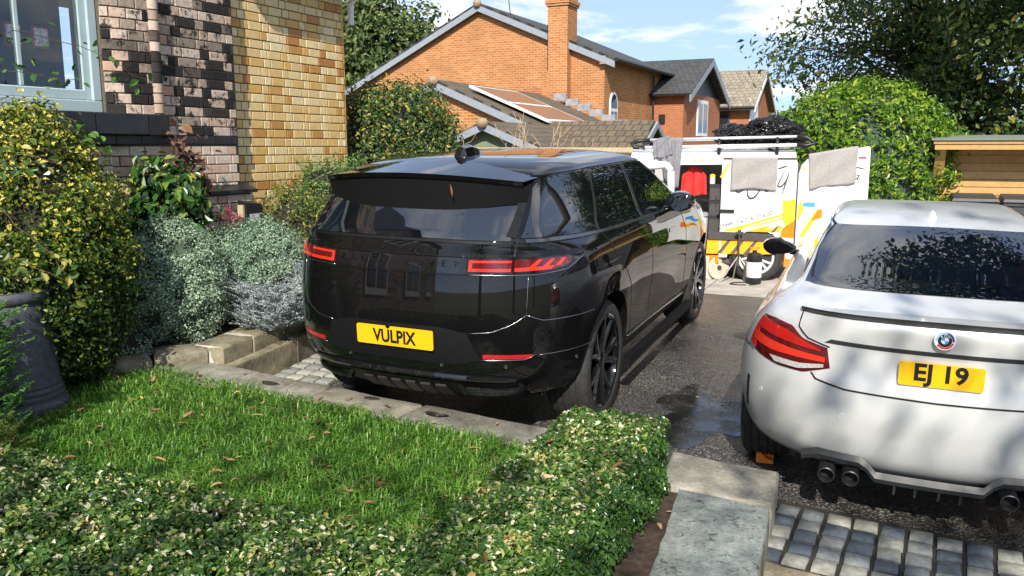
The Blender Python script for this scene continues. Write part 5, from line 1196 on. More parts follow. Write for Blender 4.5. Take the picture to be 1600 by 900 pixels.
# ------------------------------------------------------------------ houses across the road
def brick_far(name, c1, c2, mo, sx=1.0):
    m, t, b, o = nodes(name)
    g = t.nodes.new('ShaderNodeTexCoord'); s = t.nodes.new('ShaderNodeSeparateXYZ'); t.links.new(g.outputs['Object'], s.inputs[0])
    a = N(t, 'ShaderNodeMath', operation='ADD'); t.links.new(s.outputs[0], a.inputs[0]); t.links.new(s.outputs[1], a.inputs[1])
    c = t.nodes.new('ShaderNodeCombineXYZ'); t.links.new(a.outputs[0], c.inputs[0]); t.links.new(s.outputs[2], c.inputs[1])
    bt = t.nodes.new('ShaderNodeTexBrick'); bt.inputs['Scale'].default_value = 1; bt.inputs['Brick Width'].default_value = .235; bt.inputs['Row Height'].default_value = .082; bt.inputs['Mortar Size'].default_value = .011; bt.inputs['Bias'].default_value = -.2
    bt.inputs['Color1'].default_value = col(c1); bt.inputs['Color2'].default_value = col(c2); bt.inputs['Mortar'].default_value = col(mo); t.links.new(c.outputs[0], bt.inputs['Vector'])
    n = noise(t, .7, 5, .6); r = ramp(t, [(.3, (.82,)*3), (.7, (1.12,)*3)], n.outputs[0]); t.links.new(mixrgb(t, 1, bt.outputs[0], r.outputs[0], 'MULTIPLY'), b.inputs['Base Color'])
    b.inputs['Roughness'].default_value = .9; b.inputs['Specular IOR Level'].default_value = .2; bump(t, b, bt.outputs[1], -.5, .01)
brick_far('brick_orange', (.38,.135,.035), (.50,.215,.07), (.42,.29,.18)); brick_far('brick_red', (.36,.10,.032), (.44,.14,.05), (.32,.22,.16))
def tile_mat(name, c1, c2, row=.30, wid=.24):
    m, t, b, o = nodes(name)
    g = t.nodes.new('ShaderNodeTexCoord'); bt = t.nodes.new('ShaderNodeTexBrick'); bt.inputs['Scale'].default_value = 1; bt.inputs['Brick Width'].default_value = wid; bt.inputs['Row Height'].default_value = row; bt.inputs['Mortar Size'].default_value = .022; bt.inputs['Mortar Smooth'].default_value = .6
    bt.inputs['Color1'].default_value = col(c1); bt.inputs['Color2'].default_value = col(c2); bt.inputs['Mortar'].default_value = col(tuple(x*.35 for x in c1)); t.links.new(g.outputs['UV'], bt.inputs['Vector'])
    n = noise(t, 3, 6, .7); r = ramp(t, [(.3, (.65,)*3), (.7, (1.25,1.25,1.1))], n.outputs[0]); t.links.new(mixrgb(t, 1, bt.outputs[0], r.outputs[0], 'MULTIPLY'), b.inputs['Base Color']); b.inputs['Roughness'].default_value = .85; bump(t, b, bt.outputs[1], -.7, .03)
tile_mat('roof_tile_brown', (.115,.09,.065), (.15,.115,.08)); tile_mat('roof_tile_grey', (.05,.052,.058), (.07,.07,.075)); tile_mat('roof_tile_tan', (.24,.20,.16), (.29,.25,.20), .33, .30)
def roof_plane(name, parent, a, b_, c, d, mat, th=.09):
    """roof slope a-b along the eaves, d-c along the ridge; courses follow the slope"""
    a, b_, c, d = map(Vector, (a, b_, c, d)); n = (b_-a).cross(d-a).normalized()
    if n.z < 0: n = -n
    vs = [a, b_, c, d]; vs2 = [p - n*th for p in vs]; mb = MB().add([tuple(p) for p in vs+vs2], [(0,1,2,3),(7,6,5,4),(0,4,5,1),(1,5,6,2),(2,6,7,3),(3,7,4,0)])
    o = mb.build(name, mat, parent); me = o.data; uv = me.uv_layers.new(name='UVMap'); ex = (b_-a).normalized(); ey = (d-a) - ex*(d-a).dot(ex); ey.normalize()
    for l in me.loops:
        p = me.vertices[l.vertex_index].co - a; uv.data[l.index].uv = (p.dot(ex), p.dot(ey))
    return o
plain('fascia_grey', (.24,.27,.31), .6, var=.1); plain('fascia_dark', (.03,.033,.04), .5); plain('gutter_black', (.012,.012,.013), .45); plain('mortar_lump', (.30,.22,.13), .95, var=.3, scale=8, bmp=.5); plain('lead_flashing', (.27,.27,.28), .6, var=.25, scale=6)
H_RZ = -R(26)
gh = empty('gabled_house', (3.24, 30, .25), H_RZ, 'large orange brick house with a broad gable and tall chimney', 'house')
MB().prism([(-11.3,-.3),(0,-.3),(0,4.85),(-4.91,6.85),(-11.3,3.85)], 0, 9.0, 'xz').build('wall', 'brick_orange', gh)
rp_ = roof_plane('roof', gh, (.45,-.22,4.76), (.45,9.2,4.76), (-4.91,9.2,6.98), (-4.91,-.22,6.98), 'roof_tile_grey'); roof_plane('roof', gh, (-11.7,-.22,3.76), (-11.7,9.2,3.76), (-4.91,9.2,6.98), (-4.91,-.22,6.98), 'roof_tile_grey')
for (x0,z0,x1,z1) in ((.45,4.66,-4.91,6.89),(-11.7,3.66,-4.91,6.89)):
    MB().prism([(x0,z0),(x1,z1),(x1,z1-.22),(x0,z0-.22)], -.245, -.205, 'xz').build('bargeboard', 'fascia_grey', gh)
MB().box((-.10,-.24,4.58),(.12,-.12,4.85)).build('corbel', 'brick_orange', gh)
MB().lathe([(0,.12),(.12,.10),(.16,0),(.12,-.14),(0,-.16)], 10).build('ridge_end', 'mortar_lump', gh, smooth=True, loc=(-4.91,-.25,6.95))
chn = MB().box((-2.03,-.36,-.3),(-1.27,.55,6.62)); chn.box((-2.08,-.41,6.62),(-1.22,.60,6.70)); chn.box((-2.11,-.44,6.70),(-1.19,.63,6.82)); chn.box((-2.05,-.38,6.82),(-1.25,.57,6.92)); chim = chn.build('chimney', 'brick_orange', gh)
MB().box((-2.03,-.362,4.4),(-2.0,-.02,6.0)).build('chimney_joint', 'gutter_black', chim)
MB().tube([(-2.10,-.03,5.9),(-2.10,-.03,2.2)], .03, 6).build('downpipe', 'gutter_black', gh)
# windows of the gable and side wall
w_ = MB().prism([(-3.1,3.05),(-2.42,2.62),(-2.42,3.62),(-3.1,3.62)], -.05, .01, 'xz').build('window', 'white_paint', gh); MB().prism([(-2.96,3.14),(-2.53,2.90),(-2.53,3.50),(-2.96,3.50)], -.058, -.051, 'xz').build('pane', 'reflect_glass', w_)
MB().box((-3.14,-.012,3.66),(-2.38,.01,3.86)).build('soldier_course', 'brick_red', gh)
aw = [(.55,1.75),(1.35,1.75),(1.35,3.25)] + [(.95+.40*math.cos(R(a)), 3.25+.45*math.sin(R(a))) for a in range(15, 180, 15)] + [(.55,3.25)]
w_ = MB().prism(aw, -.02, .05, 'yz').build('arched_window', 'white_paint', gh)
for q in ([(.64,1.86),(.91,1.86),(.91,3.0),(.64,3.0)], [(.99,1.86),(1.26,1.86),(1.26,3.0),(.99,3.0)], [(.64,3.12),(1.26,3.12),(1.26,3.25)]+[(.95+.31*math.cos(R(a)), 3.25+.36*math.sin(R(a))) for a in range(15, 180, 15)]+[(.64,3.25)]): MB().prism(q, .051, .058, 'yz').build('pane', 'reflect_glass', w_)
MB().prism([(.45,1.62),(1.45,1.62),(1.45,1.74),(.45,1.74)], -.01, .12, 'yz').build('window_sill', 'gutter_black', gh)
MB().tube([(.12,5.6,4.6),(.12,5.6,-.2)], .05, 8).build('downpipe', 'gutter_black', gh); MB().tube([(.50,-.2,4.72),(.50,9.2,4.72)], .07, 8).build('gutter', 'gutter_black', gh)
# side wing with its own small gable
wg = MB().prism([(5.75,-.3),(12.5,-.3),(12.5,3.95),(5.75,3.95)], .0, 1.35, 'yz').build('wing_wall', 'brick_red', gh)
MB().prism([(5.75,3.95),(12.5,3.95),(9.1,5.35)], .1, 1.32, 'yz').build('wing_gable', 'fascia_dark', gh)
roof_plane('roof', gh, (-1.5,5.3,3.85), (1.75,5.3,3.85), (1.75,9.1,5.55), (-1.5,9.1,5.55), 'roof_tile_grey'); roof_plane('roof', gh, (1.75,12.9,3.85), (-1.5,12.9,3.85), (-1.5,9.1,5.55), (1.75,9.1,5.55), 'roof_tile_grey')
for (y0,z0,y1,z1) in ((5.3,3.80,9.1,5.50),(12.9,3.80,9.1,5.50)): MB().prism([(y0,z0),(y1,z1),(y1,z1-.28),(y0,z0-.28)], 1.70, 1.76, 'yz').build('bargeboard', 'fascia_grey', gh)
w_ = MB().box((1.34,8.0,2.2),(1.40,9.9,3.75)).build('window', 'white_paint', gh)
for y0 in (8.15, 9.05): MB().box((1.401,y0,2.35),(1.408,y0+.7,3.6)).build('pane', 'reflect_glass', w_)
MB().box((.35,5.66,2.7),(.60,5.752,3.05)).build('wall_lamp', 'gutter_black', gh)
roof_plane('canopy', gh, (2.3,5.9,.95), (2.3,12.5,.95), (1.3,12.5,1.4), (1.3,5.9,1.4), 'lead_flashing')
# garages in front
gr = empty('brick_garage', (-2.1, 24, .25), H_RZ, 'lower orange brick garage with mossy tiled roof and a solar panel', 'garage')
MB().prism([(-3.5,-.3),(3.9,-.3),(3.9,1.95),(0,3.50),(-3.5,2.05)], 0, 7, 'xz').build('wall', 'brick_orange', gr)
roof_plane('roof', gr, (4.6,-.2,1.70), (4.6,7,1.70), (0,7,3.60), (0,-.2,3.60), 'roof_tile_brown'); roof_plane('roof', gr, (-3.8,-.2,2.02), (-3.8,7,2.02), (0,7,3.60), (0,-.2,3.60), 'roof_tile_brown')
for (x0,z0) in ((4.6,1.63),(-3.8,1.95)): MB().prism([(x0,z0),(0,3.53),(0,3.33),(x0,z0-.2)], -.235, -.195, 'xz').build('bargeboard', 'fascia_grey', gr)
MB().lathe([(0,.12),(.12,.10),(.17,0),(.12,-.14),(0,-.16)], 10).build('ridge_end', 'mortar_lump', gr, smooth=True, loc=(0,-.24,3.55))
def on_slope(x, y, dz): return (x, y, 3.60-(x)*.413+dz)
sp_ = MB(); 
for dz0, dz1, i in ((.10,.16,0),): sp_.add([on_slope(.75,.5,.10),on_slope(3.2,.5,.10),on_slope(3.2,3.6,.10),on_slope(.75,3.6,.10),on_slope(.75,.5,.17),on_slope(3.2,.5,.17),on_slope(3.2,3.6,.17),on_slope(.75,3.6,.17)], [(3,2,1,0),(4,5,6,7),(0,1,5,4),(1,2,6,5),(2,3,7,6),(3,0,4,7)])
so = sp_.build('solar_panel', 'white_paint', gr); plain('solar_brown', (.22,.12,.075), .25, var=.1)
for k in range(2): MB().add([on_slope(.83+k*1.2,.62,.176),on_slope(1.90+k*1.2,.62,.176),on_slope(1.90+k*1.2,3.48,.176),on_slope(.83+k*1.2,3.48,.176)], [(0,1,2,3)]).build('solar_cells', 'solar_brown', so)
fl = MB()
for k in range(9): x = .6+k*.45; z = 3.60-x*.413; fl.box((x,6.9,z-.02),(x+.47,7.04,z+.22))
tag(fl.build('flashing', 'lead_flashing', gr), kind='stuff')
g2 = empty('green_garage', (-.55, 19.6, .25), H_RZ, 'small low garage with green boarded gable behind the bare shrub', 'garage'); plain('green_board', (.17,.20,.12), .8, var=.15, scale=4)
MB().prism([(-1.9,-.3),(3.2,-.3),(3.2,1.05),(0,2.18),(-1.9,1.45)], 0, 3.4, 'xz').build('wall', 'green_board', g2)
roof_plane('roof', g2, (3.4,-.25,.98), (3.4,4.0,.98), (0,4.0,2.32), (0,-.25,2.32), 'roof_tile_brown'); roof_plane('roof', g2, (-2.2,-.25,1.45), (-2.2,3.6,1.45), (0,3.6,2.32), (0,-.25,2.32), 'roof_tile_brown')
for (x0,z0) in ((3.4,.93),(-2.2,1.40)): MB().prism([(x0,z0),(0,2.27),(0,2.10),(x0,z0-.17)], -.285, -.245, 'xz').build('bargeboard', 'fascia_grey', g2)
MB().lathe([(0,.11),(.10,.09),(.15,0),(.10,-.12),(0,-.14)], 10).build('ridge_end', 'mortar_lump', g2, smooth=True, loc=(0,-.29,2.28))
g3 = empty('tiled_porch', (1.55, 21.6, .25), H_RZ, 'tiled porch roof with a gable darkened for shade beside the garage', 'porch')
MB().box((-.6,.6,-.3),(1.55,2.6,1.4)).build('wall', 'green_board', g3)
roof_plane('roof', g3, (-1.6,-.5,1.42), (1.85,-.5,1.42), (1.75,1.3,2.42), (-1.6,1.3,2.42), 'roof_tile_brown'); roof_plane('roof', g3, (1.85,3.1,1.42), (-1.6,3.1,1.42), (-1.6,1.3,2.42), (1.75,1.3,2.42), 'roof_tile_brown')
MB().prism([(-.4,1.38),(3.0,1.38),(1.3,2.32)], 1.50, 1.56, 'yz').build('gable_shade', 'fascia_dark', g3)  # near-black panel puts the shade of the porch gable into its colour
for (y0) in (-.5, 3.1): MB().prism([(y0,1.38),(1.3,2.38),(1.3,2.22),(y0,1.20)], 1.80, 1.86, 'yz').build('bargeboard', 'fascia_grey', g3)
# tiled house behind
th_ = empty('tiled_house', (12.3, 44, .25), H_RZ, 'tan tiled house with white gable trim behind the van', 'house')
MB().prism([(0,-.3),(6,-.3),(6,4.0),(3,5.75),(0,4.0)], -5.2, 0, 'yz').build('wall', 'brick_red', th_)
roof_plane('roof', th_, (-5.2,-.5,3.80), (.35,-.5,3.80), (.35,3,5.90), (-5.2,3,5.90), 'roof_tile_tan'); roof_plane('roof', th_, (.35,6.5,3.8), (-5.2,6.5,3.8), (-5.2,3,5.9), (.35,3,5.9), 'roof_tile_tan')
for y0 in (-.5, 6.5): MB().prism([(y0,3.75),(3,5.84),(3,5.60),(y0,3.5)], .32, .38, 'yz').build('bargeboard', 'white_paint', th_)
MB().box((.01,-.02,-.3),(.05,2.2,4.2)).build('render_panel', 'white_paint', th_); MB().box((.06,.9,1.6),(.08,1.7,3.0)).build('pane', 'reflect_glass', th_)
MB().tube([(-5.2,-.58,3.72),(.35,-.58,3.72)], .08, 8).build('gutter', 'gutter_black', th_); MB().box((-5.2,-.5,3.62),(.3,-.0,3.72)).build('soffit', 'white_paint', th_)
for (x0,x1) in ((-3.6,-2.9),(-1.9,-1.0)):
    w_ = MB().box((x0,-.06,.8),(x1,.0,3.55)).build('window', 'fascia_dark', th_); MB().box((x0+.08,-.068,.95),(x1-.08,-.061,3.4)).build('pane', 'reflect_glass', w_)
for x0 in (-4.1,-2.6): MB().box((x0,-.5,-.3),(x0+.28,-.3,3.62)).build('porch_post', 'white_paint', th_)
MB().tube([(-4.9,-.6,3.6),(-5.0,-.3,3.2),(-5.05,-.1,3.0),(-5.05,-.1,-.2)], .06, 8).build('downpipe', 'gutter_black', th_)
roof_plane('roof', th_, (-8.6,-2.4,3.4), (-4.5,-2.4,3.4), (-4.5,1.5,4.9), (-8.6,1.5,4.9), 'roof_tile_tan')
# aerial on the house roof, overhead wires
an = empty('roof_antenna', (-.02, 31.9, 6.9), 0, 'thin television antenna above the house roof', 'antenna')
MB().tube([(0,0,-.4),(-.12,0,.55),(-.14,0,.95)], .018, 6).build('mast', 'gutter_black', an); ab = MB(); ab.tube([(-.85,0,.62),(.05,0,.82)], .014, 5).build('boom', 'gutter_black', an)
for k in range(6): x = -.8+k*.14; MB().tube([(x,-.16,.63+k*.03),(x,.16,.63+k*.03)], .008, 4).build('element', 'gutter_black', an)
def wire(label, a, b_, sag):
    P_ = [Vector(a).lerp(Vector(b_), k/16)-Vector((0,0,sag*4*(k/16)*(1-k/16))) for k in range(17)]; tag(MB().tube(P_, .012, 5).build('overhead_wire', 'gutter_black'), label, 'wire', 'overhead wires')
wire('upper of two thin black overhead wires crossing the sky to the trees', (13.4,45,5.35), (13.2,14,7.0), .25); wire('lower of two thin black overhead wires crossing the sky to the trees', (13.5,45,5.15), (12.2,15,6.0), .35)
# ------------------------------------------------------------------ timber rail fence behind the dark car
objrand('fence_timber', [(0,(.40,.31,.19)),(.5,(.52,.42,.27)),(1,(.62,.52,.36))], .8, .4, 14, None, .25)
fe = empty('picket_fence', (-2.0, 14.6, .28), H_RZ*.35, 'pale timber picket fence with a long top rail behind the dark car', 'fence')
MB().box((0,-.05,1.61),(5.2,.05,1.69)).build('top_rail', 'fence_timber', fe); MB().box((0,.03,1.05),(5.2,.06,1.13)).build('rail', 'fence_timber', fe)
for k in range(4): MB().box((.05+k*1.66,-.045,0),(.15+k*1.66,.028,1.605)).build('post', 'fence_timber', fe)
pk = mesh_np('picket', *[(lambda b_: (b_.v, b_.f))(MB().box((0,-.02,.1),(.075,.0,1.52)))][0], 'fence_timber')
for k in range(36): o = link('picket', pk, fe); o.location = (.22+k*.137, .025, 0)
shrub('garden_hedge', 'leafy hedge growing behind the picket fence', 'hedge', (2.2, 15.9, .9), (1.7,.5,.95), 5200, .075, 'leaf_yellowgreen', 61, 300, .09, .5, .8, .1, .2)
# ------------------------------------------------------------------ timber bin store and bins
objrand('shed_timber', [(0,(.42,.24,.085)),(.5,(.54,.33,.13)),(1,(.63,.41,.18))], .7, .3, 12, (16, .70, (.30,.15,.05)), .3, mottle=.2)
plain('felt_green', (.16,.20,.17), .9, var=.2, scale=40)
sh = empty('bin_store', (6.15, 13.0, .28), -GA, 'open-fronted honey timber bin store with felt-edged canopy', 'shed')
bdm = mesh_np('board', *[(lambda b_: (b_.v, b_.f))(MB().box((0,0,.004),(4.2,.02,.116), bev=.004))][0], 'shed_timber')
for k in range(15): o = link('board', bdm, sh); o.location = (0, .0, .02+k*.12)
MB().box((.02,.022,0),(4.18,.06,1.80)).build('back_frame', 'shed_timber', sh)
rfm = MB(); rfm.add([(.28,-.62,1.74),(4.4,-.62,1.74),(4.4,.15,1.80),(.28,.15,1.80),(.28,-.62,1.79),(4.4,-.62,1.79),(4.4,.15,1.85),(.28,.15,1.85)], [(3,2,1,0),(4,5,6,7),(0,1,5,4),(1,2,6,5),(2,3,7,6),(3,0,4,7)]); rfm.build('canopy_board', 'shed_timber', sh)
rfm = MB(); rfm.add([(.25,-.65,1.792),(4.43,-.65,1.792),(4.43,.18,1.855),(.25,.18,1.855),(.25,-.65,1.812),(4.43,-.65,1.812),(4.43,.18,1.875),(.25,.18,1.875)], [(3,2,1,0),(4,5,6,7),(0,1,5,4),(1,2,6,5),(2,3,7,6),(3,0,4,7)]); rfm.build('roof_felt', 'felt_green', sh)
MB().box((.3,-.60,1.66),(4.38,-.54,1.735)).build('fascia_rail', 'shed_timber', sh)
MB().add([(.32,-.56,1.70),(.46,-.56,1.70),(.46,-.50,1.72),(.32,-.50,1.72),(.32,-.06,1.10),(.46,-.06,1.10),(.46,-.002,1.14),(.32,-.002,1.14)], [(0,1,2,3),(4,5,6,7),(0,1,5,4),(1,2,6,5),(2,3,7,6),(3,0,4,7)]).build('brace', 'shed_timber', sh)
MB().box((.30,-.05,1.05),(.47,-.004,1.75)).build('brace_post', 'shed_timber', sh)
def wheelie(loc, rz, label, mat, lidmat):
    t_ = empty('wheelie_bin', loc, rz, label, 'bin', 'wheeled bins by the bin store'); b_ = MB()
    b_.add([(-.21,-.24,.06),(.21,-.24,.06),(.21,.24,.06),(-.21,.24,.06),(-.27,-.31,.92),(.27,-.31,.92),(.27,.33,.92),(-.27,.33,.92)], [(3,2,1,0),(4,5,6,7),(0,1,5,4),(1,2,6,5),(2,3,7,6),(3,0,4,7)]); b_.build('body', mat, t_, angle=30)
    MB().box((-.29,-.33,.87),(.29,.34,.93), bev=.01).build('rim', mat, t_); l_ = MB(); l_.add([(-.30,-.36,.932),(.30,-.36,.932),(.30,.36,.94),(-.30,.36,.94),(-.28,-.34,.97),(.28,-.34,.97),(.27,.30,1.02),(-.27,.30,1.02)], [(3,2,1,0),(4,5,6,7),(0,1,5,4),(1,2,6,5),(2,3,7,6),(3,0,4,7)]); l_.build('lid', lidmat, t_, angle=30)
    MB().tube([(-.24,.40,.95),(.24,.40,.95)], .018, 8).build('handle', mat, t_)
    for s_ in (-1, 1): MB().tube([(s_*.20,.27,.10),(s_*.26,.27,.10)], .10, 18).build('wheel', 'gutter_black', t_, angle=30)
plain('bin_grey', (.045,.048,.052), .5, var=.25, scale=14); plain('bin_blue', (.015,.035,.12), .5); plain('bin_brown', (.12,.05,.02), .5)
def shp(x, y): p = Matrix.Rotation(-GA, 4, 'Z') @ Vector((x, y, 0)); return (6.15+p.x, 13.0+p.y, .283)
wheelie(shp(.86,-.55), -GA, 'dark grey wheelie bin next to the brace of the timber store', 'bin_grey', 'bin_grey'); wheelie(shp(1.50,-.55), -GA, 'dark grey wheelie bin between another grey bin and a blue one', 'bin_grey', 'bin_grey'); wheelie(shp(2.2,-.6), -GA+.1, 'blue wheelie bin with a brown lid at the timber store', 'bin_blue', 'bin_brown')
# ------------------------------------------------------------------ white van, doors open, with its kit
plain('van_white', (.80,.80,.79), .22, coat=.6, var=.02); plain('van_dark', (.02,.02,.022), .7); plain('van_lining', (.10,.085,.075), .9, var=.2, scale=8)
plain('decal_amber', (.90,.42,.02), .3); plain('decal_yellow', (.92,.62,.03), .3); plain('decal_orange', (.85,.22,.01), .3); plain('decal_grey', (.10,.09,.08), .4); plain('decal_blue', (.08,.32,.62), .3); plain('moulding_grey', (.055,.05,.048), .6, var=.15)
plain('rack_alu', (.75,.76,.76), .3, metal=.3, var=.05); plain('lamp_maroon', (.22,.02,.03), .15, coat=.8)
VR = math.atan2(.259, -.966); VO = Vector((3.52, 10.36, .285))
van = empty('panel_van', VO, VR, 'white panel van with orange livery, its side and rear doors open', 'van')
def vx(px): return (1247-px)/122.0
def vz(py): return (442.6-py)/124.6
def vpoly(pts, d0, d1, mat, name, par): return MB().prism([(vx(a), vz(b_)) for a, b_ in pts], d0, d1, 'xz').build(name, mat, par)
# side skin: rear panel with the wheel arch, header and sill round the door opening
arch = [(.44+.36*math.cos(R(a)), .30+.36*math.sin(R(a))) for a in range(180, -1, -15)]
pan = [(.0,.27),(.0,1.50),(.02,1.56),(.90,1.575),(.90,.30)] + [(x, z) for x, z in arch[::-1] if z > .27]
side = MB().prism([(.0,.30),(.08,.30)] + arch[1:-1] + [(.80,.30),(.90,.30),(.90,1.575),(.02,1.56),(.0,1.50)], -.05, 0, 'xz').build('side_panel', 'van_white', van)
MB().prism([(.90,1.475),(2.3,1.455),(2.3,1.54),(.90,1.575)], -.05, 0, 'xz').build('door_header', 'van_white', van)
MB().box((.90,-.05,.22),(2.3,0,.32)).build('sill', 'decal_orange', van); MB().box((1.62,-.06,.32),(1.74,-.001,1.47)).build('pillar', 'van_white', van)
rf_ = MB(); prof = [(0.0,1.54),(-.03,1.585),(-.12,1.63),(-.4,1.665),(-.83,1.675),(-1.26,1.665),(-1.54,1.63),(-1.63,1.585),(-1.66,1.54),(-1.60,1.50),(-.06,1.50)]
rf_.prism(prof, .02, 2.05, 'yz'); rf_.build('roof', 'van_white', van, angle=30)
MB().prism([(.02,.25),(3.5,.25),(3.5,.95),(2.85,1.08),(2.1,1.54),(.02,1.54)], -1.66, -1.61, 'xz').build('side_panel', 'van_white', van)
MB().box((.03,-1.6,.22),(3.4,-.06,.27)).build('floor', 'van_lining', van); MB().box((.86,-1.6,.27),(.89,-.06,1.50)).build('partition', 'van_lining', van); MB().box((1.75,-1.6,.27),(1.78,-.3,1.50)).build('bulkhead', 'van_lining', van)
MB().prism([(2.3,.25),(3.55,.25),(3.62,.5),(3.55,.85),(2.9,1.02),(2.3,1.06)], -1.66, -.02, 'xz').build('bonnet', 'van_white', van)
ws = MB().prism([(2.85,1.06),(2.88,1.03),(2.12,1.53),(2.05,1.53)], -1.55, -.12, 'xz').build('windscreen', 'dark_glass', van)
MB().box((-.10,-1.6,.20),(.10,-.02,.44)).build('rear_bumper', 'decal_orange', van)
def van_wheel(x, y):
    w = make_wheel(van, x, y, 1, .31, .2, .215, 'rack_alu', 'twin'); return w
van_wheel(.44, -.12); van_wheel(2.95, -.12)
MB().lathe([(.0,-.04),(.33,-.04),(.33,-.3),(0,-.3)], 32, 0, 'y').build('wheel_well', 'van_dark', van, loc=(.44,0,.33))
# near-side tail lamp
MB().box((-.085,-.16,vz(366)),(-.003,-.012,vz(316)), bev=.012).build('tail_lamp', 'lamp_maroon', van)
MB().box((-.06,-1.6,.40),(.0,-.16,.50)).build('rear_sill', 'van_dark', van)
MB().box((-.035,-.05,.44),(-.001,-.01,1.50)).build('door_frame', 'moulding_grey', van)
# livery
D0, D1 = .0012, .003
vpoly([(1228,314),(1247,312),(1247,346),(1236,357),(1230,345)], D0, D1, 'decal_yellow', 'decal', side); vpoly([(1227,371),(1229,358),(1247,344),(1247,372)], D0, D1, 'decal_orange', 'decal', side)
vpoly([(1138,363.5),(1185,349),(1232,333),(1232,336.5),(1186,352.5),(1162,363.5)], D0, D1, 'decal_yellow', 'decal', side); vpoly([(1186,354),(1232,339),(1232,342),(1186,356.5)], D0, D1, 'decal_yellow', 'decal', side)
vpoly([(1174,363.5),(1213,352),(1208,359),(1231,352),(1226,363.5)], D0, D1, 'decal_amber', 'decal', side)
vpoly([(1140,377.6),(1228,377.6),(1222,398),(1140,400)], D0, D1, 'decal_amber', 'decal', side)
vpoly([(1119,377.6),(1137.5,377.6),(1137.5,400),(1118,400)], .0012, .003, 'decal_amber', 'decal', van)
for a in (1150, 1170, 1190): vpoly([(a,377.6),(a+5,377.6),(a-9,399),(a-16,399)], .0042, .006, 'decal_grey', 'decal', side)
vpoly([(1226,353),(1222,354),(1213,363.5),(1218,363.5)], .0042, .006, 'decal_grey', 'decal', side)
MB().prism([(vx(1120),vz(377)),(vx(1215),vz(377.5)),(vx(1217),vz(366)),(vx(1120),vz(364))], .001, .024, 'xz').build('side_moulding', 'moulding_grey', van)
vpoly([(1149,257),(1145,257),(1134,279),(1138,279)], D0, D1, 'decal_yellow', 'decal', side)
for a in (1095, 1107): vpoly([(a,250),(a+3,250),(a,255),(a-3,255)], D0, D1, 'decal_yellow', 'decal', van)
MB().box((vx(1158),.001,vz(334)),(vx(1134),.03,vz(329)), bev=.008).build('door_handle', 'gutter_black', side)
MB().box((vx(1246),.001,vz(251)),(vx(1138.5),.006,vz(248))).build('roof_seam', 'moulding_grey', side)
plain('script_ink', (.07,.07,.065), .5); 
def stroke(pts, par, r_=.0085, y=.004, f=None):
    P_ = [Vector((vx(a), y, vz(b_))) if f is None else f(a, b_) for a, b_ in pts]
    Q = []
    for i in range(len(P_)-1):
        p0, p1, p2, p3 = P_[max(0, i-1)], P_[i], P_[i+1], P_[min(len(P_)-1, i+2)]
        for k in range(5):
            t = k/5; Q.append(.5*((2*p1)+(p2-p0)*t+(2*p0-5*p1+4*p2-p3)*t*t+(3*p1-p0-3*p2+p3)*t**3))
    Q.append(P_[-1]); n = len(Q); o = MB().tube(Q, [r_*(.45+.75*math.sin(pi*(i+.5)/n)) for i in range(n)], 6).build('script_lettering', 'script_ink', par, smooth=True); return o
stroke([(1219,265),(1226,262.5),(1233,260)], side); stroke([(1230,266),(1224,280),(1220,291),(1225,291.5),(1231,284),(1236,269)], side); stroke([(1236,269),(1231,288),(1227,303)], side)
stroke([(1158,297),(1161,301.5),(1166,300.5),(1170,296)], side); stroke([(1176,298),(1176.5,305),(1180,310.5),(1186,309.5),(1191,304),(1194,297)], side, .011); stroke([(1201,299),(1205,299.5),(1208,297)], side)
def side_text(txt, px, py, size, ang, mat, par, y=.004, xs=1.0):
    me = text_mesh(txt, size, mat, .0008, 0, xs, 'LEFT'); l = link('lettering', me, par); l.matrix_local = Matrix.Translation((vx(px), y, vz(py))) @ Matrix(((-1,0,0,0),(0,0,1,0),(0,1,0,0),(0,0,0,1))) @ Matrix.Rotation(ang, 4, 'Z'); return l
side_text('07999 716 016  016 001', 1137, 361, .078, R(17.5), 'script_ink', side, xs=.92)
side_text('www', 1163, 358.5, .035, R(15), 'script_ink', side, y=.005)
# rear near-side door, swung right back
dr = empty('rear_door', (-.02,.02,0), R(8)); dr.parent = van
op = [(.0,.46),(.0,1.36),(-.03,1.47),(-.10,1.545),(-.20,1.585),(-.80,1.70),(-.825,1.68),(-.83,.98),(-.80,.955),(-.55,.94),(-.45,.46)]
dp = MB().prism(op, -.05, 0, 'xz').build('door_skin', 'van_white', dr)
def dq(a, b_): return (-(a-1262)/123.0, vz(b_)+(a-1262)/100*.015)
def dpoly(pts, mat, d0=.0012, d1=.003): return MB().prism([dq(*p) for p in pts], d0, d1, 'xz').build('decal', mat, dp)
dpoly([(1263,322),(1266,313),(1272,325),(1265,345),(1263,345)], 'decal_yellow'); dpoly([(1268,367),(1290,328),(1299,328),(1272,372)], 'decal_yellow'); dpoly([(1283,345),(1293,327),(1299,327),(1299,340)], 'decal_orange', .0042, .006)
dpoly([(1268,322),(1272,316),(1288,316),(1288,324)], 'decal_blue'); dpoly([(1264,270),(1271,258),(1270,266)], 'decal_yellow')
MB().box((-.78,.001,1.555),(-.69,.008,1.572)).build('high_brake_lamp', 'lamp_red', dr)
MB().box((-.80,-.055,.99),(-.76,-.0501,1.1)).build('latch', 'gutter_black', dr)
stroke([(1338,265),(1346,264),(1358,267)], dp, .006, f=lambda a, b_: Vector((dq(a, b_)[0], .004, dq(a, b_)[1]))); stroke([(1345,275),(1349,277),(1347,281),(1351,282)], dp, .006, f=lambda a, b_: Vector((dq(a, b_)[0], .004, dq(a, b_)[1]))); stroke([(1351,274),(1347,280),(1344,282)], dp, .006, f=lambda a, b_: Vector((dq(a, b_)[0], .004, dq(a, b_)[1])))
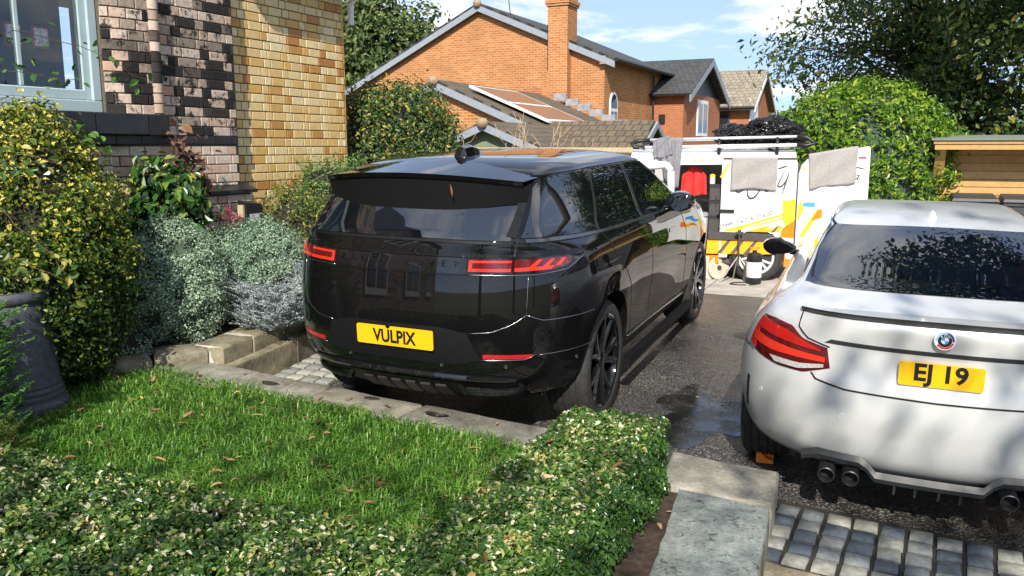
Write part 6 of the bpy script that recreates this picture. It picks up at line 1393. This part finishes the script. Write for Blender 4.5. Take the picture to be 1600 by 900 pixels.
stroke([(1335,275),(1337,279)], dp, .006, f=lambda a, b_: Vector((dq(a, b_)[0], .004, dq(a, b_)[1])))
# front door, open
fd = empty('front_door', (2.40,.02,0), R(-24)); fd.parent = van
fo = [(0,.32),(0,.98),(-.18,1.22),(-.50,1.44),(-.92,1.50),(-.98,1.42),(-1.02,.95),(-1.02,.32)]; fi = [(-.16,.98),(-.24,1.16),(-.52,1.36),(-.84,1.40),(-.89,1.34),(-.92,1.00)]
mbd = MB(); n1, n2 = len(fo), len(fi)
low = [(0,.32),(0,.98),(-.14,.96),(-.94,.98),(-1.02,.95),(-1.02,.32)]; mbd.prism(low, -.05, 0, 'xz')
frame_pts = [(-.02,.985),(-.19,1.21),(-.50,1.42),(-.90,1.48),(-.965,1.40),(-.985,.97)]
mbd.build('door_skin', 'van_white', fd, angle=30); mb2 = MB()
for (a, b_), (c, d) in zip(frame_pts[:-1], frame_pts[1:]): mb2.tube([(a,-.025,b_),(c,-.025,d)], .045, 8)
mb2.build('window_frame', 'van_white', fd, smooth=True)
m, t, b, o = nodes('thin_glass'); b.inputs['Base Color'].default_value = (.02,.03,.03,1); b.inputs['Roughness'].default_value = .02; b.inputs['Alpha'].default_value = .25
MB().prism(frame_pts, -.028, -.022, 'xz').build('window', 'thin_glass', fd); MB().box((-.95,.001,.86),(-.85,.02,.90)).build('door_handle', 'gutter_black', fd)
# roof rack
rk = empty('roof_rack', VO + Vector((0,0,0)), VR, 'silver tube roof rack with black end loops on top of the van', 'roof rack')
def rz_(x): return 1.715 - .018*x
for y in (-.06, -1.55):
    MB().tube([(-.02,y,rz_(0)),(1.95,y,rz_(1.95))], .026, 10).build('rail', 'rack_alu', rk, smooth=True); MB().tube([(-.02,y-.02,rz_(0)+.105),(1.85,y-.02,rz_(1.95)+.10)], .018, 10).build('rail', 'rack_alu', rk, smooth=True)
    MB().tube([(1.82,y-.02,rz_(1.95)+.10),(1.98,y-.02,rz_(1.95)+.088),(2.06,y-.01,rz_(1.95)+.05),(2.02,y,rz_(1.95)+.008),(1.88,y,rz_(1.95))], .027, 10).build('end_loop', 'gutter_black', rk, smooth=True)
    MB().tube([(.02,y-.02,rz_(0)+.105),(-.10,y-.01,rz_(0)+.09),(-.20,y,rz_(0)+.02),(-.10,y,rz_(0)-.005),(.02,y,rz_(0))], .03, 10).build('end_loop', 'gutter_black', rk, smooth=True)
    for x in (.25, .95, 1.6): MB().tube([(x,y,1.58 if y < -1 else 1.585),(x,y,rz_(x)),(x,y-.02,rz_(x)+.10)], .022, 8).build('foot', 'gutter_black', rk, smooth=True)
for x in (.3, .95, 1.6): MB().box((x-.03,-1.55,rz_(x)-.012),(x+.03,-.06,rz_(x)+.012)).build('cross_bar', 'gutter_black', rk)
# refuse sacks on the rack
m, t, b, o = nodes('sack_plastic'); b.inputs['Base Color'].default_value = (.012,.012,.014,1); b.inputs['Roughness'].default_value = .22
n1 = noise(t, 9, 5, .6, 'World', dist=1.2); bump(t, b, n1.outputs[0], 1.0, .12)
def sack_mesh(seed, rad):
    rs = np.random.RandomState(seed); bm = bmesh.new(); bmesh.ops.create_icosphere(bm, subdivisions=5, radius=1); D = np.array([v.co for v in bm.verts]); F = [tuple(v.index for v in f.verts) for f in bm.faces]; bm.free()
    f = lump(D, seed, .18)
    for k in range(16):
        w = rs.normal(size=3)*(3+k*.8); f += .11/(1+.12*k)*(np.abs(np.sin(D@w+rs.uniform(0, 6)+1.2*np.sin(D@rs.normal(size=3)*4)))-.6)
    V = D*f[:,None]*np.array(rad); V[:,2] = np.maximum(V[:,2], -rad[2]*.75); return mesh_np('plastic_sack', V, F, 'sack_plastic', True)
for k, (x, y, rx, ry, rzz, lb) in enumerate(((.30,-.45,.36,.34,.19,'bulging black plastic sack at the back of the van roof rack'),(.70,-.50,.28,.30,.15,'smaller black plastic sack in the middle of the roof rack'))):
    o = link('plastic_sack', sack_mesh(60+k, (rx,ry,rzz))); tag(o, lb, 'sack', 'sacks on the van roof'); p = Matrix.Rotation(VR, 4, 'Z') @ Vector((x, y, 0)); o.location = VO + p + Vector((0,0,1.86-(0 if k == 0 else .03)))
# cloths
def cloth(name, label, cat, P0, right, down, w, h, mat, seed, fold=.015, nf=5, rz=0, taper=0, over=None, shoulder=False):
    """hanging sheet with soft folds; 'over' bends its top back over an edge"""
    rs = np.random.RandomState(seed); nx, nz = 26, 22; P0, right, down = Vector(P0), Vector(right).normalized(), Vector(down).normalized(); nrm = right.cross(down).normalized(); V = []
    ph = rs.uniform(0, 6, 4)
    for j in range(nz+1):
        for i in range(nx+1):
            u, v = i/nx, j/nz; uu = (u-.5)*(1-taper*v)*((.34+.66*min(1, v*3.2)**.6) if shoulder else 1)+.5
            d = fold*(.35+.65*v)*(math.sin(u*nf*6.28+ph[0]+v*.6)+.5*math.sin(u*nf*2.3*6.28+ph[1])) + .006*math.sin(v*9+u*7+ph[2])
            p = P0 + right*(uu*w) + down*(v*h + .012*math.sin(u*6+ph[3])*v) + nrm*d
            V.append(p)
    if over:
        W_ = nx+1; top = [V[i]+Vector(over) for i in range(W_)]; V = top+V; nz += 1
    W_ = nx+1; F = [(j*W_+i, j*W_+i+1, (j+1)*W_+i+1, (j+1)*W_+i) for j in range(nz) for i in range(nx)]
    me = mesh_np(name, [tuple(v) for v in V], F, mat, True); o = link(name, me); sm_ = o.modifiers.new('thick', 'SOLIDIFY'); sm_.thickness = .007; return tag(o, label, cat)
def vw(x, y, z): return VO + Matrix.Rotation(VR, 4, 'Z') @ Vector((x, y, z))
VF = Vector((-.966,.259,0)); VL = Vector((-.259,-.966,0))
plain('towel_beige', (.33,.31,.295), .95, var=.12, scale=60, bmp=.6); plain('towel_grey', (.22,.22,.245), .95, var=.2, scale=60, bmp=.6); plain('cloth_red', (.62,.03,.025), .85, var=.12, scale=30, bmp=.4)
cloth('towel', 'pale grey-beige towel drying on the side of the van', 'towel', vw(vx(1151),.032,vz(248)), -VF, (0,0,-1), .55, .395, 'towel_beige', 1, .006, 2, over=tuple(Vector((0,0,.004))-VL*.09))
ddir = Matrix.Rotation(VR+R(8), 4, 'Z') @ Vector((-1,0,0)); dl = Matrix.Rotation(VR+R(8), 4, 'Z') @ Vector((0,1,0)); dor = vw(-.02,.02,0)
cloth('towel', 'pale towel with a fold hung over the open rear door', 'towel', dor + ddir*.10 + dl*.018 + Vector((0,0,1.60)), ddir+Vector((0,0,.17)), (0.02,0,-1), .58, .43, 'towel_beige', 2, .008, 2.5, taper=.06, over=tuple(Vector((0,0,.0))-dl*.08))
cloth('towel', 'dark grey towel draped from the front of the roof rack', 'towel', vw(vx(1040),.03,vz(218)), -VF, (.05,0,-1), .30, .62, 'towel_grey', 3, .02, 3, taper=.45, over=tuple(Vector((0,0,.0))-VL*.07))
cloth('towel', 'corner of grey towel folded over the rack loop', 'towel', vw(vx(1038)+.06,.045,vz(221)), -VF+Vector((0,0,.25)), (.12,0,-1), .22, .24, 'towel_grey', 4, .012, 2, taper=-.1)
cloth('jacket', 'red jacket hanging inside the open side door of the van', 'jacket', vw(1.40,-.14,vz(264)), -VF, (0,0,-1), .30, .36, 'cloth_red', 5, .026, 2.4, taper=-.12, shoulder=True)
# kit inside
plain('tub_grey', (.35,.35,.36), .5); plain('tub_white', (.70,.70,.68), .4)
def bucket(label, loc, r0, r1, h, mat, lid=None, name='tub', cat='tub'):
    t_ = empty(name, loc, 0, label, cat); MB().lathe([(0,0),(r0,0),(r0*1.02,.01),(r1,h-.01),(r1*1.05,h),(r1*.97,h),(r0*.95,.02)], 24).build('body', mat, t_, angle=35)
    if lid: MB().lathe([(0,h+.03),(r1*.9,h+.03),(r1*1.08,h+.015),(r1*1.08,h-.01)], 24).build('lid', lid, t_, angle=35)
    return t_
bucket('large pale storage tub on the van floor below the red jacket', vw(1.25,-.22,.272), .17, .21, .55, 'tub_white', 'tub_grey'); bucket('grey storage tub beside the pale tub in the van', vw(1.56,-.24,.272), .13, .15, .45, 'tub_grey', 'tub_white')
cr_ = empty('tool_rack', vw(.98,-.12,.272), VR, 'dark slim tool rack standing by the door edge in the van', 'rack'); MB().box((-.07,-.10,0),(.07,.03,.95)).build('cabinet', 'van_dark', cr_)
for k in range(4): MB().box((-.06,.031,.15+k*.2),(.06,.04,.30+k*.2)).build('drawer', 'moulding_grey', cr_)
MB().tube([(-.02,.05,.62),(-.02,.05,.80)], .008, 6).build('handle', 'chrome', cr_)
bt_ = bucket('yellow-capped bottle on the shelf in the van', vw(1.02,-.2,1.224), .035, .035, .10, 'tub_white', 'decal_yellow', 'spray_bottle', 'bottle')
# stand, sprayer and reels on the apron
def on_ground(px, py): 
    a = math.atan((py-450)/1300)+math.atan(220/1300); Y = (CAMZ-.292)/math.tan(a); d = Y*math.cos(math.atan(220/1300))+(CAMZ-.292)*math.sin(math.atan(220/1300)); return Vector(((px-800)/1300*d, Y, .292))
tri = empty('light_stand', on_ground(1152, 440), 0, 'black tripod stand with three spread legs in front of the van', 'tripod'); plain('stand_grey', (.10,.09,.085), .45, metal=.4); plain('stand_steel', (.42,.40,.38), .35, metal=.7)
MB().tube([(0,0,.20),(0,0,.62)], .011, 8).build('pole', 'stand_grey', tri); MB().tube([(0,0,.60),(.0,0,.66)], .022, 8).build('head', 'stand_grey', tri); MB().box((-.045,-.02,.615),(.045,.02,.635)).build('clamp', 'stand_grey', tri)
for a in (200, 330, 90): MB().tube([(0,0,.33),(.26*math.cos(R(a)),.22*math.sin(R(a)),.005)], [.011,.009], 8).build('leg', 'stand_steel', tri)
MB().tube([(0,0,.30),(0,0,.36)], .02, 8).build('collar', 'stand_grey', tri)
st2 = empty('light_stand', on_ground(1198, 432), 0, 'slim folded stand leaning beside the van rear wheel', 'tripod')
for a in (170, 300, 60): MB().tube([(0,0,.60),(.10*math.cos(R(a)),.10*math.sin(R(a)),0)], .008, 6).build('leg', 'stand_grey', st2)
sp2 = empty('pump_sprayer', on_ground(1177, 443), 0, 'white pressure sprayer with black top and base on the apron', 'sprayer')
MB().lathe([(0,0),(.085,0),(.095,.02),(.095,.08),(.09,.085)], 28).build('base', 'gutter_black', sp2, angle=35); MB().lathe([(.088,.075),(.095,.09),(.095,.27),(.088,.285)], 28).build('tank', 'tub_white', sp2, angle=35); MB().lathe([(.092,.275),(.096,.29),(.092,.36),(.07,.385),(.03,.39),(.028,.42),(0,.42)], 28).build('top', 'gutter_black', sp2, angle=35)
MB().tube([(-.06,0,.45),(0,0,.41),(.06,0,.45),(-.06,0,.45)], .009, 6).build('handle', 'decal_orange', sp2, smooth=True)
hs = [on_ground(1170,443)]; Q = []
for k in range(26):
    a = -1.3+k*.24; Q.append(on_ground(1162, 444)+Vector((.17*math.cos(a)*(1+.1*math.sin(a*2)), .10*math.sin(a), .008)))
tag(MB().tube(Q, .007, 6).build('hose', 'gutter_black', smooth=True), 'black hose coiled on the ground round the stand', 'hose')
bt2 = bucket('clear bottle standing behind the pressure sprayer', on_ground(1167, 438), .05, .05, .26, 'towel_beige', None, 'bottle', 'bottle')
for k, (px, lb) in enumerate(((1108, 'cream hose reel lying against the dark car front wheel'), (1122, 'cream hose reel leaning beside the tripod stand'))):
    rl = empty('hose_reel', on_ground(px, 437)+Vector((0,.1,.15)), R(20), lb, 'hose reel', 'hose reels on the apron'); plain('reel_cream', (.55,.48,.38), .6, var=.2, scale=14)
    for y in (-.05, .05): MB().lathe([(.03,y-.006),(.15,y-.006),(.155,y),(.15,y+.006),(.03,y+.006)], 28, 0, 'y', closed=True).build('flange', 'reel_cream', rl, angle=35)
    for q in range(4): MB().lathe([(.10+.008*math.cos(a), -.034+q*.022+.010*math.sin(a)) for a in [2*pi*i/8 for i in range(8)]], 28, 0, 'y', closed=True).build('hose_turn', 'moulding_grey' if k else 'reel_cream', rl, smooth=True)
    MB().tube([(0,-.07,0),(0,.07,0)], .03, 12).build('hub', 'moulding_grey', rl)
# ------------------------------------------------------------------ pot, meter box, fallen leaves
plain('pot_lead', (.055,.06,.075), .62, var=.3, scale=26, bmp=.25)
pp = Vector((-3.06, 4.98, 0)); pz = lawn_z(4.98)-.01
pot = empty('chimney_pot', (pp.x, pp.y, pz), 0, 'tall dark grey flared chimney pot standing on the lawn edge', 'pot')
MB().lathe([(0,0),(.305,0),(.312,.02),(.308,.05),(.29,.07),(.285,.085),(.288,.10),(.283,.115),(.279,.12),(.281,.14),(.276,.15),(.270,.16),(.272,.175),(.265,.19),(.222,.66),(.216,.70)], 56).build('body', 'pot_lead', pot, angle=30)
MB().lathe([(.216,.69),(.232,.70),(.246,.725),(.246,.745),(.232,.765),(.205,.77),(.188,.755),(.182,.72),(.18,.50),(0,.45)], 56).build('rim', 'pot_lead', pot, angle=40)
pot.scale = (.90,.90,.98)
mb = empty('meter_box', (-2.30, 7.32, .9), R(64), 'small black plastic box with a pale label on a stake in the bed', 'box')
MB().add([(-.10,-.05,.36),(.10,-.05,.36),(.10,.05,.36),(-.10,.05,.36),(-.095,-.05,.60),(.095,-.05,.58),(.095,.05,.60),(-.095,.05,.62)], [(3,2,1,0),(4,5,6,7),(0,1,5,4),(1,2,6,5),(2,3,7,6),(3,0,4,7)]).build('case', 'gutter_black', mb)
MB().box((-.06,-.056,.40),(.055,-.051,.50)).build('label', plain('label_pale', (.5,.5,.52), .5, var=.5, scale=60), mb); MB().box((-.12,-.03,-.4),(-.10,.03,.58)).build('stake', 'fence_timber', mb)
plain('dry_leaf', (.34,.15,.05), .8); m, t, b, o = nodes('fallen_leaf_mat')
oi = t.nodes.new('ShaderNodeObjectInfo'); r = ramp(t, [(0,(.11,.045,.022)),(.3,(.25,.11,.045)),(.6,(.40,.22,.10)),(.85,(.52,.35,.19)),(1,(.48,.33,.07))], oi.outputs['Random']); n1 = noise(t, 60, 4, .6); k = ramp(t, [(.3,(.7,)*3),(.7,(1.2,)*3)], n1.outputs[0])
t.links.new(mixrgb(t, 1, r.outputs[0], k.outputs[0], 'MULTIPLY'), b.inputs['Base Color']); b.inputs['Roughness'].default_value = .75
def leaf_piece(seed):
    rs = np.random.RandomState(seed); n = 7; V = []; 
    curl = rs.uniform(.3, 1.2); bend = rs.uniform(-.25, .35); wd_ = rs.uniform(.22, .42)
    for i in range(n):
        t = i/(n-1); w = wd_*math.sin(pi*min(1, t*.96+.04))**.8; x = t-.5; z = bend*(t-.5)**2*2
        for s_ in (-1, -.5, 0, .5, 1): V.append((x, s_*w*.5*math.cos(curl*s_*s_), z+curl*.22*w*s_*s_*2+.02*rs.normal()))
    F = [(i*5+j, i*5+j+1, (i+1)*5+j+1, (i+1)*5+j) for i in range(n-1) for j in range(4)]
    return mesh_np('fallen_leaf', V, F, 'fallen_leaf_mat', True)
LM = [leaf_piece(200+k) for k in range(10)]
def fallen(x, y, z, L, label, group, rs, tilt=.35):
    o = link('fallen_leaf', LM[rs.randint(10)]); o.location = (x, y, z); o.rotation_euler = (rs.uniform(-tilt, tilt), rs.uniform(-tilt, tilt), rs.uniform(0, 6.28)); o.scale = (L,)*3; tag(o, label, 'leaf', group)
rs = np.random.RandomState(55); cnt = 0
while cnt < 180:
    x, y = rs.uniform(-3.4, .1), rs.uniform(2.7, 6.3)
    if not inpoly(np.array([[x, y]]), poly)[0]: continue
    fallen(x, y, lawn_z(y)+.022+rs.uniform(-.008, .012), rs.uniform(.03, .08), 'dry brown fallen leaf lying in the lawn grass', 'fallen leaves on the lawn', rs, .5); cnt += 1
for k in range(34):
    u_, v_ = rs.rand(), rs.rand(); p = (Vector(hA[0])+hA[1]*u_+hA[2]*v_*.9+Vector((0,0,HH)) if k < 16 else Vector(hBx[0])+hBx[1]*u_+hBx[2]*v_+Vector((0,0,HH)))
    fallen(p.x, p.y, p.z+.016, rs.uniform(.03, .08), 'curled brown leaf caught on top of the box hedge', 'leaves caught on the hedge', rs, .4)
for (a, n_) in [(rs.uniform(-3.3, .3), rs.uniform(-.27, -.02)) for k in range(12)]:
    p = cp(a, n_); fallen(p.x, p.y, lawn_z(p.y)+.012, rs.uniform(.035, .07), 'brown fallen leaf on the stone coping', 'fallen leaves on the coping', rs, .12)
for k in range(26):
    p = bp(rs.uniform(.15, 2.4), rs.uniform(.02, .55)**1.2) if k < 20 else Vector((rs.uniform(.9, 2.0), rs.uniform(4.7, 7.4), 0))
    fallen(p.x, p.y, drive_z(p.y)+(.03 if k < 20 else .009), rs.uniform(.03, .065), 'brown fallen leaf at the foot of the bed wall' if k < 20 else 'fallen leaf on the open asphalt between the cars', 'fallen leaves under the bed wall' if k < 20 else 'fallen leaves on the asphalt', rs, .15)
for k in range(40):
    p = bp(rs.uniform(-.6, 1.2), rs.uniform(-.75, -.30)); fallen(p.x, p.y, bed_z(p.x, p.y)+.015, rs.uniform(.03, .06), 'brown fallen leaf on the soil of the raised bed', 'fallen leaves in the raised bed', rs, .3)
for k in range(14):
    p = e0 + HV*rs.uniform(.49, .60) - HU*rs.uniform(.1, 1.3); fallen(p.x, p.y, lawn_z(p.y)-.02, rs.uniform(.03, .06), 'brown leaf on the bark between hedge and corner slab', 'leaves beside the corner slab', rs, .3)

for k in range(34):
    p = Vector((2.52, 3.99, 0)) + CD*rs.uniform(-.10, .75) + CN*rs.normal()*.035; fallen(p.x, p.y, drive_z(p.y)+.03+rs.uniform(0, .02), rs.uniform(.025, .055), 'crumpled brown leaf in the drift beside the setts under the coupe', 'leaf drift beside the setts', rs, .5)
for k in range(10):
    p = cp(1.27+rs.uniform(-.03, .03), rs.uniform(-.5, .1)); fallen(p.x, p.y, drive_z(p.y)+.02, rs.uniform(.025, .045), 'brown leaf in the gap between corner slab and setts', 'leaves in the slab gap', rs, .3)
# a thin pale leaf stuck to the spoiler, held by the dark car
P_ = bc.matrix_world @ Vector((sx(-.30)-.012, -.30, 1.56))
lf = link('fallen_leaf', LM[2]); lf.location = P_; lf.rotation_euler = (R(90), R(80), R(20)); lf.scale = (.075,.03,.05); tag(lf, 'thin pale leaf stuck to the spoiler of the dark car', 'leaf')
# dark damp stains on the coping are real little puddles
for a_, n_, r_ in ((-.72,-.13,.055), (-1.25,-.08,.04), (-2.05,-.16,.05)):
    pv = []
    for j in range(18):
        t_ = 2*pi*j/18; p = cp(a_+r_*1.5*math.cos(t_)*(1+.15*math.sin(3*t_)), n_+r_*.7*math.sin(t_)); pv.append((p.x, p.y, lawn_z(p.y)+.004))
    tag(link('damp_patch', mesh_np('damp_patch', pv, [tuple(range(18))], 'puddle_water')), 'small dark wet patch on the stone coping behind the dark car', 'puddle', 'wet patches on the coping')
